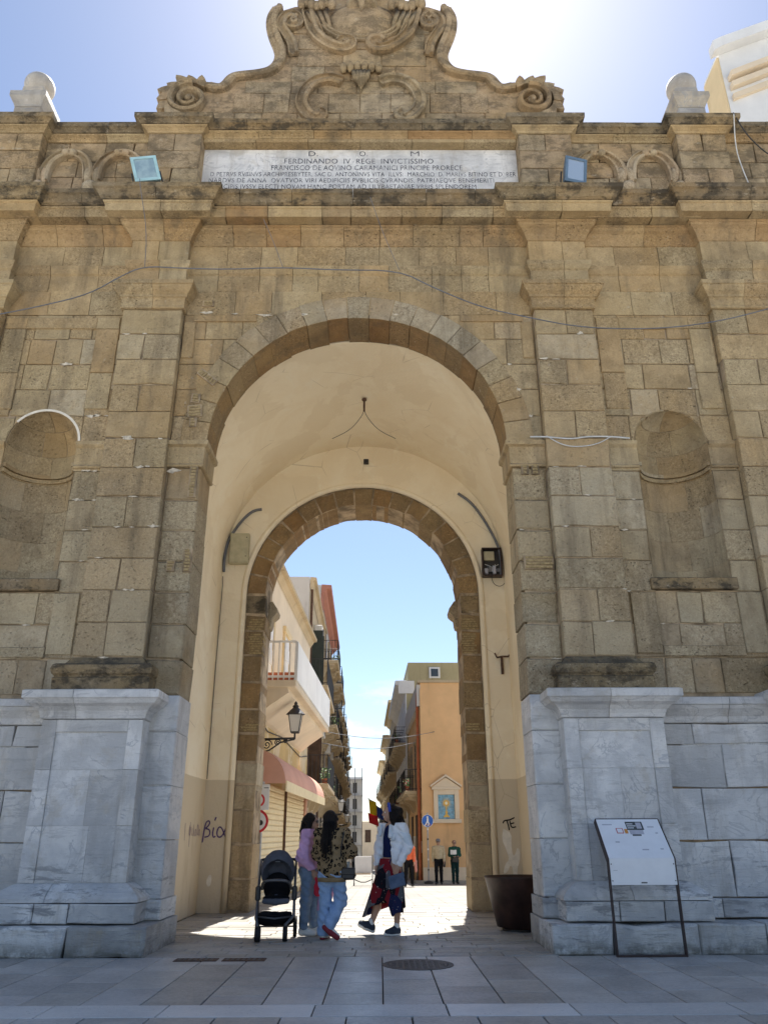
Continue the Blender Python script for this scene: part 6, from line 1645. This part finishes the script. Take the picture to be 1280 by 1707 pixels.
S = SDF(.009); S.ell(ch_ + V3(.0, 0, -.03), (.19, .135, .26), .05, rot=rot).ell(V3(.135, 0, 1.02), (.185, .145, .22), .06, rot=rot)
S.chain([V3(.13, 0, 1.405), shR + V3(0, 0, -.01), elR, wrR + V3(.0, .01, .02)], [.09, .07, .056, .046], .04).chain([V3(.14, 0, 1.405), shL + V3(.0, 0, -.01), elL + V3(.0, 0, 0), wrL + V3(.01, .0, .02)], [.09, .075, .062, .05], .04)
S.warp = .007; S.cut((0, 0, .845), (0, 0, -1)); S.cut((0, 0, 1.465), (0, 0, 1))
op = V3(.135, 0, 1.2) + fA * .16 + rA * .02
S.sub(lambda X, Y, Z: (.075 + .02 * np.clip((1.3 - Z) / .4, -1, 1)) - np.abs((X - op[0]) * rA[0] + (Y - op[1]) * rA[1]) + 0 * Z - 9 * (((X - .135) * fA[0] + Y * fA[1]) < .02) )
S.mesh('jacket', 'denim_white', A)
for (p0, p1, rr) in ((op + V3(.0, 0, .22) + rA * .085 - fA * .03, op + V3(0, 0, .10) + rA * .09 - fA * .005, .026), (op + V3(0, 0, .22) - rA * .085 - fA * .03, op + V3(0, 0, .08) - rA * .095 - fA * .005, .03)):
    S = SDF(.008); S.cap(p0, p1, rr * .8, rr, .02); S.mesh('collar', 'denim_pale', A)
S = SDF(.01); S.chain([shL + V3(.008, -.012, -.08), elL * .55 + shL * .45 + V3(.01, -.012, 0), elL + V3(.008, -.01, .02)], [.066, .066, .06], .02); S.cut(tuple(shL + V3(0, 0, -.07)), (0, 0, 1)); S.mesh('sleeve_patch', 'denim_pale', A)
S = SDF(.007); S.ell(ch_ + fA * .135 - rA * .10 + V3(0, 0, .03), (.055, .02, .06), .0, rot=rot); S.mesh('pocket_patch', 'denim_pale', A)
for i in range(5): MB().ball(tuple(op - rA * .105 + fA * .012 + V3(.005, -.005, .05 - i * .085)), .008, 6).build('button', 'iron', A, True)
# skirt: lofted, fluted, with a dipping handkerchief hem
def loft_skirt(par, mat, zt, rows, flutes, hem, name='skirt', cx=lambda t: 0., amp=.03, lean=None):
    n = 72; V = []; F = []
    for i in range(rows + 1):
        t = i / rows
        for j in range(n):
            a = 2 * math.pi * j / n; x, y, z_ = hem(a, t, zt)
            fl = amp * t ** 1.3 * (math.sin(a * flutes) + .5 * math.sin(a * (flutes * 2 - 3) + 1.))
            V.append((x + fl * math.cos(a), y + fl * math.sin(a), z_))
    for i in range(rows):
        for j in range(n): F.append((i * n + j, (i + 1) * n + j, (i + 1) * n + (j + 1) % n, i * n + (j + 1) % n))
    o = mk(name, V, F, mat, par, True); sol = o.modifiers.new('thickness', 'SOLIDIFY'); sol.thickness = .006; return o
def hemA(a, t, zt):
    ca, sa = math.cos(a), math.sin(a)
    rx = .155 + (.225 - .155) * t ** .8; ry = .12 + .07 * t
    if ca < 0: rx += .12 * t ** 1.2 * abs(ca)
    zb = .335 + .05 * math.sin(2 * a) - (.11 * max(0, -ca) ** 6) + .10 * math.exp(-((a - 4.55) / .28) ** 2) - .08 * math.exp(-((a - 4.98) / .2) ** 2)
    return (.11 - .045 * t + rx * ca, ry * sa - .005, zt + (zb - zt) * t)
loft_skirt(A, 'skirt', .985, 22, 7, hemA, amp=.026)
for an, dx, dy, tz in ((an1, -.15, -.02, .06), (an2, -.14, -.05, 0)):
    S = SDF(.008); S.cap(an + V3(0, 0, -.01), an + V3(.0, 0, .045), .042, .04); S.mesh('sock', 'white_cloth', A)
    he = an + V3(.015, 0, -.06 if tz == 0 else -.055); to = an + V3(dx, dy, -.06 if tz == 0 else .015)
    S = SDF(.008); shoe(S, he, to, .043); S.cut(tuple(he + V3(0, 0, -.03)), (tz * 8 * -.0, 0, -1)) if tz == 0 else None; S.mesh('sneaker', 'sneaker_n', A)
    dv = (to - he); S = SDF(.008); S.chain([he + V3(.01, 0, -.026), he * .5 + to * .5 + V3(0, 0, -.026), to + V3(-.012, 0, -.02)], [.033, .036, .032], .01); S.mesh('sole', 'sneaker_w', A)
bag = thing('clutch_bag', (.585, 1.22, .70), 'woven blue clutch bag held against the patchwork skirt', 'bag')
b = MB().bbox(-.12, .12, -.02, .02, -.085, .085, .012); b.build('pouch', 'blue_weave', bag); MB().bbox(-.122, .122, -.026, -.021, .03, .088, .002).build('flap', 'blue_weave', bag); bag.rotation_euler = (0, R(-14), R(22))

# ---------- woman in leopard sweater seen from behind
B = thing('person', (-.325, 1.0, 0), 'woman in leopard print sweater and flared jeans seen from behind', 'person')
fB = V3(.35, .94, 0); rB = V3(.94, -.35, 0); rot = np.stack([rB, fB, V3(0, 0, 1)])
hc = V3(-.02, .03, 1.50)
shR, shL = V3(.165, -.04, 1.325), V3(-.165, .05, 1.325); elR, wrR = V3(.255, .0, 1.09), V3(.20, .24, 1.10); elL, wrL = V3(-.20, .12, 1.06), V3(-.08, .33, 1.02)
k1, a1 = V3(-.075, .04, .47), V3(-.085, .02, .09); k2, a2 = V3(.135, .04, .46), V3(-.005, -.10, .18)
S = SDF(.009); head(S, hc, (.9, .42, 0), .97); S.cap(hc + V3(-.01, -.01, -.05), V3(-.005, 0, 1.36), .045, .052)
S.ell(V3(0, 0, 1.18), (.15, .095, .19), .05, rot=rot).ell(V3(.01, 0, .98), (.13, .09, .14), .05, rot=rot).ell(V3(.02, 0, .88), (.16, .115, .13), .05, rot=rot)
S.chain([V3(0, 0, 1.34), shR, elR, wrR], [.06, .05, .036, .025]).chain([V3(0, 0, 1.34), shL, elL, wrL], [.06, .05, .036, .025]); hand(S, wrR, (-.3, .8, .3), (0, 0, -1), 1, .5); hand(S, wrL, (.5, .8, .2), (0, 0, -1), -1, .5)
S.chain([V3(-.075, .02, .86), k1, a1], [.085, .055, .036]).chain([V3(.105, -.01, .86), k2, a2], [.085, .055, .036]); shoe(S, a1 + V3(-.01, -.02, -.05), a1 + V3(.05, .12, -.055), .03); shoe(S, a2 + V3(-.05, -.03, -.02), a2 + V3(.11, -.02, -.13), .028)
S.mesh('body', 'skin', B)
eyes(B, hc, (.9, .42, 0), .97, True)
S = SDF(.009); S.ell(hc + V3(-.015, -.012, .03), (.092, .10, .10), .03)
for (x0, x1, r0, zz) in ((-.05, -.085, .05, -.42), (-.02, -.04, .055, -.50), (.02, .005, .052, -.47), (.05, .05, .042, -.38)):
    S.chain([hc + V3(x0, -.05, .02), hc + V3(x0 * 1.1, -.085, -.14), hc + V3((x0 + x1) / 2 * 1.2, -.115, -.28), hc + V3(x1, -.135, zz)], [r0 * 1.1, r0 * 1.05, r0, r0 * .45], .025)
S.warp = .004; S.mesh('hair', 'hair', B)
S = SDF(.009); S.ell(V3(0, 0, 1.17), (.20, .14, .24), .06, rot=rot).ell(V3(.01, 0, .92), (.21, .165, .24), .06, rot=rot).chain([V3(0, 0, 1.335), shR, elR + V3(.01, 0, 0), wrR + V3(0, -.02, 0)], [.09, .082, .088, .05], .05).chain([V3(0, 0, 1.335), shL, elL, wrL], [.09, .082, .085, .05], .05)
S.warp = .007; S.cut((0, 0, .715), (.05, 0, -1)).cut((0, 0, 1.40), (0, 0, 1)); S.mesh('sweater', 'leopard', B)
S = SDF(.009); S.ell(V3(.01, 0, .74), (.205, .160, .12), .02, rot=rot); S.cut((0, 0, .705), (0, 0, -1)).cut((0, 0, .76), (0, 0, 1)); S.mesh('sweater_hem', 'knit_tan', B)
S = SDF(.009); S.ell(V3(.02, 0, .84), (.175, .14, .14), .05, rot=rot).chain([V3(-.075, .01, .82), k1, k1 * .4 + a1 * .6, a1 + V3(0, 0, -.01)], [.105, .08, .078, .088], .04).chain([V3(.10, -.01, .82), k2, k2 * .4 + a2 * .6, a2 + V3(.0, -.01, .01)], [.105, .082, .08, .085], .04)
S.warp = .008; S.cut((0, 0, .045), (0, 0, -1)); S.mesh('jeans', 'denim', B)
S = SDF(.008); shoe(S, a1 + V3(-.01, -.03, -.05), a1 + V3(.05, .12, -.055), .042); S.cut((0, 0, .012), (0, 0, -1)); S.mesh('sneaker', 'sneaker_w', B)
S = SDF(.008); S.chain([a1 + V3(-.015, -.05, -.075), a1 + V3(.02, .05, -.077), a1 + V3(.05, .13, -.077)], [.035, .036, .033], .01); S.cut((0, 0, .002), (0, 0, -1)); S.cut((0, 0, .03), (0, 0, 1)); S.mesh('sole', 'sole_red', B)
he, to = V3(-.055, -.13, .175), V3(.105, -.115, .045)
S = SDF(.008); S.chain([he, he * .5 + to * .5, to], [.038, .044, .038], .02); S.mesh('sneaker', 'sneaker_w', B)
S = SDF(.008); S.chain([he + V3(-.015, -.035, -.012), (he + to) * .5 + V3(-.01, -.036, -.014), to + V3(.0, -.03, -.008)], [.03, .037, .033], .01); S.mesh('sole', 'sole_red', B)
hb_ = thing('shoulder_bag', (-.325 + .235, .93, .73), 'small black shoulder bag at the hip of the leopard sweater woman', 'bag')
b = MB().bbox(-.10, .10, -.05, .05, 0, .15, .025); b.build('pouch', 'leather', hb_); MB().bbox(-.102, .102, -.058, -.02, .06, .155, .012).build('flap', 'leather', hb_)
MB().tube(smooth([(-.09, 0, .14), (-.10, -.10, .40), (-.06, -.085, .60), (-.05, .02, .69), (.0, .12, .55), (.07, .10, .3), (.09, .02, .14)]), .009, 6).build('strap', 'leather', hb_, True)

# ---------- woman in lilac sweater
C = thing('person', (-.68, 1.42, 0), 'woman in lilac sweater, jeans and sunglasses standing behind the stroller', 'person')
fC = V3(.98, -.2, 0); rC = V3(-.2, -.98, 0); rot = np.stack([rC, fC, V3(0, 0, 1)])
hc = V3(.03, 0, 1.475); shR, shL = V3(-.015, -.15, 1.31), V3(.02, .15, 1.31); elR, wrR = V3(-.06, -.20, 1.02), V3(.09, -.20, .83); elL, wrL = V3(.02, .2, 1.02), V3(.14, .16, .86)
k1, a1 = V3(-.015, -.08, .45), V3(-.035, -.08, .10); k2, a2 = V3(.06, .08, .45), V3(.085, .09, .10)
S = SDF(.0085); head(S, hc, (1, -.12, -.03), .96); S.cap(hc + V3(-.02, 0, -.06), V3(0, 0, 1.34), .045, .052)
S.ell(V3(.01, 0, 1.15), (.145, .095, .19), .05, rot=rot).ell(V3(0, 0, .97), (.125, .09, .14), .05, rot=rot).ell(V3(0, 0, .86), (.15, .11, .12), .05, rot=rot)
S.chain([V3(0, 0, 1.32), shR, elR, wrR], [.06, .05, .036, .025]).chain([V3(0, 0, 1.32), shL, elL, wrL], [.06, .05, .036, .025]); hand(S, wrR, (.35, 0, -.9), (.3, 1, 0), 1, .9); hand(S, wrL, (.4, 0, -.9), (.3, -1, 0), -1, .6)
S.chain([V3(0, -.075, .84), k1, a1], [.08, .053, .035]).chain([V3(.01, .075, .84), k2, a2], [.08, .053, .035]); shoe(S, a1 + V3(-.02, 0, -.055), a1 + V3(.14, -.01, -.06), .03); shoe(S, a2 + V3(-.02, 0, -.055), a2 + V3(.14, -.01, -.06), .03)
S.mesh('body', 'skin_b', C); eyes(C, hc, (1, -.12, 0), .96, True)
MB().ball(tuple(hc + V3(.088, -.012, -.054)), .014, 8, (.6, 1.2, .4)).build('mouth', 'dusty_pink', C, True)
S = SDF(.01); S.ell(hc + V3(-.028, 0, .035), (.098, .092, .095), .03); S.chain([hc + V3(-.07, 0, 0), hc + V3(-.09, 0, -.12), hc + V3(-.08, 0, -.22)], [.075, .075, .05], .03); S.chain([hc + V3(-.02, -.075, .02), hc + V3(-.045, -.085, -.1), hc + V3(-.04, -.09, -.2)], [.045, .045, .03], .03); S.warp = .005; S.mesh('hair', 'hair', C)
S = SDF(.009); S.ell(V3(.005, 0, 1.14), (.185, .135, .23), .06, rot=rot).ell(V3(.0, 0, .95), (.18, .145, .15), .06, rot=rot).chain([V3(0, 0, 1.32), shR, elR, wrR + V3(-.01, 0, .02)], [.085, .085, .09, .05], .05).chain([V3(0, 0, 1.32), shL, elL, wrL + V3(-.01, 0, .02)], [.085, .08, .08, .05], .05); S.warp = .008; S.cut((0, 0, .825), (.25, 0, -1)).cut((0, 0, 1.385), (0, 0, 1)); S.mesh('sweater', 'lilac', C)
S = SDF(.009); S.ell(V3(0, 0, .82), (.165, .13, .13), .05, rot=rot).chain([V3(0, -.075, .82), k1, a1 + V3(0, 0, .02)], [.10, .075, .06], .04).chain([V3(.01, .075, .82), k2, a2 + V3(0, 0, .02)], [.10, .075, .06], .04); S.warp = .008; S.mesh('jeans', 'denim_dark', C)
for a_ in (a1, a2):
    S = SDF(.008); shoe(S, a_ + V3(-.025, 0, -.05), a_ + V3(.15, -.01, -.058), .044); S.cut((0, 0, .004), (0, 0, -1)); S.mesh('sneaker', 'sneaker_w', C)
rp_ = thing('red_pouch', (-.68 + .14, 1.22, .56), 'red cloth pouch hanging from the hand of the woman in lilac', 'bag')
S = SDF(.008); S.ell((.02, 0, .03), (.055, .04, .085), .03).cap((.01, 0, .10), (-.01, 0, .20), .03, .014); S.warp = .004; S.mesh('pouch', 'red_cloth', rp_)

def strands(par, base, n, spread, length, drift, wob, r=.0045):
    b = MB(); base = Vector(base)
    for i in range(n):
        a = rnd(0, 6.28); st0 = base + Vector((spread[0] * math.cos(a), spread[1] * math.sin(a), rnd(-spread[2], spread[2])))
        L_ = length * rnd(.6, 1.1); ph = rnd(0, 6)
        b.tube([st0 + Vector((drift[0] * t * L_ + wob * math.sin(ph + t * 9), drift[1] * t * L_ + wob * math.cos(ph + t * 8), -L_ * t)) for t in (0, .2, .4, .6, .8, 1.)], [r, r, r, r * .9, r * .7, r * .3], 4)
    o = b.build('hair_strands', 'hair', par, True); o['kind'] = 'stuff'
strands(A, (.17, 0, 1.60), 46, (.085, .085, .06), .34, (.28, 0), .022, .006)
strands(B, (-.03, -.06, 1.46), 60, (.085, .055, .03), .46, (-.03, -.16), .008)
strands(C, (-.035, 0, 1.47), 36, (.075, .085, .03), .25, (-.12, 0), .012)

# ---------- child half hidden behind the leopard sweater
K_ = thing('person', (-.50, 1.62, 0), 'small child in lilac coat and jeans half hidden behind the leopard sweater', 'person')
hc = V3(.02, 0, .93); S = SDF(.009); head(S, hc, (-.4, .9, 0), .86); S.cap(hc, V3(0, 0, .78), .04, .045); S.ell(V3(0, 0, .64), (.11, .08, .15), .05).ell(V3(0, 0, .48), (.11, .085, .1), .05)
S.chain([V3(0, 0, .77), V3(-.11, 0, .74), V3(-.13, 0, .57), V3(-.12, -.02, .44)], [.05, .04, .03, .022]).chain([V3(0, 0, .77), V3(.11, 0, .74), V3(.13, 0, .57), V3(.12, -.02, .44)], [.05, .04, .03, .022]); hand(S, (-.12, -.02, .44), (0, 0, -1), (1, 0, 0), 1, .6, .65); hand(S, (.12, -.02, .44), (0, 0, -1), (-1, 0, 0), -1, .6, .65)
for s in (-1, 1): S.chain([V3(s * .05, 0, .46), V3(s * .06, 0, .26), V3(s * .06, 0, .07)], [.06, .045, .03]); shoe(S, (s * .06, -.02, .035), (s * .07, .09, .03), .025)
S.mesh('body', 'skin', K_); eyes(K_, hc, (-.4, .9, 0), .86)
S = SDF(.01); S.ell(hc + V3(.01, -.02, .03), (.085, .09, .085), .02); S.mesh('hair', 'hair', K_)
S = SDF(.009); S.cap((0, 0, .74), (0, 0, .36), .10, .135, .04).chain([V3(0, 0, .75), V3(-.12, 0, .72), V3(-.15, 0, .57), V3(-.13, -.02, .47)], [.08, .06, .055, .04], .03).chain([V3(0, 0, .75), V3(.12, 0, .72), V3(.15, 0, .57), V3(.13, -.02, .47)], [.08, .06, .055, .04], .03); S.warp = .004; S.cut((0, 0, .31), (0, 0, -1)); S.mesh('coat', 'lilac', K_)
for s in (-1, 1):
    S = SDF(.009); S.chain([V3(s * .05, 0, .42), V3(s * .06, 0, .26), V3(s * .06, 0, .09)], [.075, .06, .055]); S.mesh('trouser_leg', 'denim', K_)
    S = SDF(.008); shoe(S, (s * .06, -.02, .04), (s * .07, .09, .035), .036); S.mesh('sneaker', 'sneaker_w', K_)

# ---------- generic pedestrians farther away
def pedestrian(loc, H, ang, top, legs, hair, label, skin='skin', stride=.12, cap=None, arms='down', h=.014, glasses=False, shirt_len=.0):
    t = thing('person', loc, label, 'person', None, ang); q = H / 1.70       # local +y is forward
    P = lambda x, y, z_: V3(x, y, z_) * q
    S = SDF(h); head(S, P(0, .02, 1.59), (0, 1, 0), q); S.cap(P(0, 0, 1.53), P(0, 0, 1.42), .047 * q, .055 * q)
    S.ell(P(0, 0, 1.24), P(.155, .10, .2), .05).ell(P(0, 0, 1.05), P(.13, .09, .15), .05).ell(P(0, 0, .93), P(.155, .11, .12), .05)
    ar = {}
    for s in (-1, 1):
        el = P(s * .23, .02 if arms == 'hold' else -.03, 1.12); wr = P(s * .10, .26, 1.06) if arms == 'hold' else P(s * .23, .05 - s * stride * .5, .88); ar[s] = (el, wr)
        S.chain([P(0, 0, 1.40), P(s * .18, 0, 1.37), el, wr], [.06 * q, .05 * q, .037 * q, .026 * q]); hand(S, wr, (-s * .3, .9, 0) if arms == 'hold' else (0, .1, -1), (0, 0, 1) if arms == 'hold' else (-s, 0, 0), s, .6, q)
        kn = P(s * .09, .03 + s * stride * .6, .5); an = P(s * .09, s * stride, .10); S.chain([P(s * .085, 0, .9), kn, an], [.085 * q, .055 * q, .036 * q]); shoe(S, an + P(0, -.03, -.055), an + P(s * .02, .14, -.06), .03 * q)
    S.mesh('body', skin, t)
    S = SDF(h); S.ell(P(0, 0, 1.23), P(.185, .13, .24), .05).ell(P(0, 0, 1.02), P(.175, .135, .17), .05)
    for s in (-1, 1): S.chain([P(0, 0, 1.40), P(s * .185, 0, 1.36), ar[s][0], ar[s][1]], [.08 * q, .075 * q, .058 * q, .045 * q], .04)
    S.warp = .004; S.cut(P(0, 0, .88 - shirt_len), (0, 0, -1)).cut(P(0, 0, 1.47), (0, 0, 1)); S.mesh('shirt', top, t)
    S = SDF(h); S.ell(P(0, 0, .92), P(.165, .125, .12), .05)
    for s in (-1, 1):
        kn = P(s * .09, .03 + s * stride * .6, .5); an = P(s * .09, s * stride, .10); S.chain([P(s * .085, 0, .9), kn, an + P(0, 0, -.01)], [.10 * q, .072 * q, .062 * q], .04)
    S.warp = .004; S.mesh('trousers', legs, t)
    for s in (-1, 1):
        an = P(s * .09, s * stride, .10); S = SDF(h); shoe(S, an + P(0, -.03, -.055), an + P(s * .02, .14, -.06), .042 * q); S.cut((0, 0, .0), (0, 0, -1)); S.mesh('shoe', 'leather', t)
    S = SDF(h); S.ell(P(0, -.012, 1.625), P(.088, .10, .09), .02)
    if hair == 'hair_brown': S.ell(P(0, -.09, 1.62), P(.05, .05, .05), .02)
    S.sub(lambda X, Y, Z: .07 * q - np.sqrt(X ** 2 * .7 + (Y - .11 * q) ** 2 + ((Z - 1.565 * q) * .8) ** 2)); S.mesh('hair', hair, t)
    if cap:
        S = SDF(h); S.ell(P(0, .0, 1.655), P(.094, .105, .07), .02).cap(P(-.03, .10, 1.64), P(.03, .10, 1.64), .03 * q, .03 * q); S.cut(P(0, 0, 1.625), (0, 0, -1)); S.mesh('cap', cap, t)
    eyes(t, P(0, .02, 1.59), (0, 1, 0), q, glasses)
    return t
E1 = pedestrian((2.76, 24.5, gz(24.5)), 1.70, R(172), 'khaki', 'black_cloth', 'hair_grey', 'older man in khaki shirt and grey cap before the orange house', 'skin_b', .13, 'grey_cloth', glasses=True, shirt_len=.06)
E2 = pedestrian((3.46, 24.9, gz(24.9)), 1.66, R(188), 'green_knit', 'teal_cloth', 'hair_brown', 'woman in green sweater reading a white leaflet before the orange house', 'skin', .04, None, 'hold', glasses=True)
lf = thing('leaflet', (3.40, 24.60, gz(24.9) + 1.12), 'white folded leaflet in the hands of the woman in green', 'leaflet'); 
for s in (-1, 1): mk('page', [(0, 0, 0), (s * .13, .03, 0), (s * .13, .07, .17), (0, .04, .17)], [(0, 1, 2, 3)], 'white_cloth', lf)
lf.rotation_euler = (R(15), 0, R(10))
cb = thing('crossbody_bag', (3.46, 24.72, gz(24.9) + .84), 'black crossbody bag worn by the woman in green', 'bag')
MB().bbox(-.12, .12, -.04, .03, -.02, .2, .02).build('pouch', 'leather', cb); MB().tube([(-.10, .02, .18), (.02, .0, .38), (.14, .12, .56)], .014, 5).build('strap', 'leather', cb)
mb_ = thing('shoulder_bag', (2.98, 24.44, gz(24.5) + .78), 'black bag hanging at the side of the man in khaki', 'bag')
MB().bbox(-.05, .05, -.09, .09, -.14, .14, .03).build('pouch', 'leather', mb_); MB().tube([(0, 0, .12), (-.02, .02, .4), (-.08, .04, .62)], .012, 5).build('strap', 'leather', mb_)
pd_ = SG(32.0, 1.62); pedestrian(pd_, 1.62, R(-20), 'orange_cloth', 'black_cloth', 'hair', 'person in orange top and dark trousers walking away behind the denim jacket', 'skin', .16)
sc2 = thing('cardigan', pd_ + Vector((.17, .05, .75)), 'dusty pink cardigan slung over the arm of the person in orange', 'cardigan')
S = SDF(.012); S.chain([V3(-.02, 0, .38), V3(.06, 0, .1), V3(.10, .0, -.22)], [.08, .07, .05], .04); S.warp = .006; S.mesh('cloth', 'dusty_pink', sc2)
for i, (s_, a_, H_, an, tp, lg, lab) in enumerate(((52, -1.35, 1.72, 170, 'black_cloth', 'denim_dark', 'distant passer-by in black jacket on the left of the street'), (58, -.7, 1.66, 10, 'grey_cloth', 'black_cloth', 'distant passer-by in grey walking away in mid street'), (61, .95, 1.7, 185, 'navy', 'black_cloth', 'distant passer-by in navy on the right of the street'), (47, -1.0, 1.6, 200, 'white_cloth', 'denim_dark', 'distant passer-by in white top beside the trolley'))):
    pedestrian(SG(s_, a_), H_, R(an), tp, lg, 'hair', lab, 'skin', .1, h=.022)

# ---------- stroller
st_ = thing('baby_stroller', (-1.055, .97, 0), 'grey hooded baby stroller with black seat and basket parked beside the women', 'stroller', None, R(4))
M['stroller_grey'] = mat_cloth('stroller_grey_fabric', (.085, .09, .11)); M['alu'] = mat_plain('dark_aluminium', (.10, .10, .105), .35, .5, .6); M['tyre'] = mat_plain('rubber_tyre', (.012, .012, .013), .7, .3); M['seat_black'] = mat_cloth('black_padding', (.008, .008, .009))
for (x, y, r_, w, nm) in ((-.225, -.20, .09, .075, 0), (.135, -.20, .09, .06, 0), (-.27, .36, .13, .05, 1), (.25, .36, .13, .05, 1)):
    wh = MB().lathe([(r_ * .62, -w / 2), (r_ * .95, -w / 2), (r_, -w * .25), (r_, w * .25), (r_ * .95, w / 2), (r_ * .62, w / 2)], x, y, r_, 24, 'x').build('wheel', 'tyre', st_, False)
    MB().lathe([(r_ * .62, -w * .3), (r_ * .62, w * .3)], x, y, r_, 20, 'x').build('rim', 'alu', wh); MB().lathe([(.02, -w * .55), (.02, w * .55)], x, y, r_, 10, 'x').build('hub', 'iron', wh)
for s in (-1, 1):
    xf = -.235 if s < 0 else .135; xs_ = -.26 if s < 0 else .235
    MB().tube([(xf, -.20, .16), (xf, -.20, .20), (xs_, -.12, .30), (xs_, .02, .50), (xs_, .24, .88), (xs_, .36, .97)], .018, 8).build('frame_rail', 'alu', st_, True)
    MB().tube([(xs_, .02, .52), (xs_, .26, .22), (xs_, .36, .14)], .017, 8).build('rear_leg', 'alu', st_, True)
    MB().tube([(xf, -.20, .09), (xf, -.19, .21)], .024, 8).build('fork', 'iron', st_)
    MB().bbox(xs_ - .035, xs_ + .035, -.03, .09, .47, .66, .02).build('hinge', 'iron', st_)
MB().tube([(-.26, .36, .97), (-.22, .39, .98), (.20, .39, .98), (.235, .36, .97)], .02, 8).build('handlebar', 'leather', st_, True)
MB().tube([(-.26, .34, .13), (.235, .34, .13)], .012, 6).build('axle', 'alu', st_)
S = SDF(.01); S.ell((-.012, .20, .84), (.235, .22, .27), .03); S.sub(lambda X, Y, Z: .205 - np.sqrt((X + .012) ** 2 * 1.0 + (Y - .10) ** 2 * .8 + (Z - .76) ** 2 * .75)); S.cut((0, .0, .72), (0, -.5, -1)); S.warp = .003; S.mesh('hood', 'stroller_grey', st_)
S = SDF(.01); S.ell((-.012, .27, .88), (.15, .03, .17), .02); S.mesh('hood_lining', 'stroller_grey', st_)
S = SDF(.01); S.ell((-.012, .22, .62), (.19, .10, .20), .04).ell((-.012, .05, .50), (.185, .17, .055), .04); S.mesh('seat', 'seat_black', st_)
S = SDF(.01); S.chain([V3(-.16, -.10, .475), V3(-.012, -.12, .465), V3(.14, -.10, .475)], [.035, .04, .035], .02); S.mesh('footrest', 'stroller_grey', st_)
MB().tube(smooth([(-.205, .02, .62), (-.20, -.12, .70), (-.13, -.20, .735), (.10, -.20, .735), (.175, -.12, .70), (.185, .02, .62)]), .021, 8).build('bumper_bar', 'alu', st_, True)
S = SDF(.01); S.ell((-.012, -.02, .52), (.045, .04, .035), .01); S.mesh('harness_buckle', 'stroller_grey', st_)
S = SDF(.01); S.chain([V3(-.20, .0, .27), V3(.17, .0, .27)], [.09, .09], .03).ell((-.012, .08, .25), (.23, .24, .09), .04); S.cut((0, 0, .30), (0, 0, 1)); S.warp = .003; S.mesh('basket', 'seat_black', st_)
S = SDF(.01)
for i in range(7): S.ell((-.18 + i * .055, rnd(-.05, .15), .30 + rnd(-.01, .02)), (.06, .07, .035), .03)
S.warp = .005; S.mesh('blanket', 'black_cloth', st_)
MB().tube([(-.24, -.12, .29), (-.012, -.17, .27), (.215, -.12, .29)], .012, 6).build('basket_rim', 'alu', st_, True)
MB().box(-.05, .02, .066, .07, .955, .965).build('logo_strip', 'cable', st_)
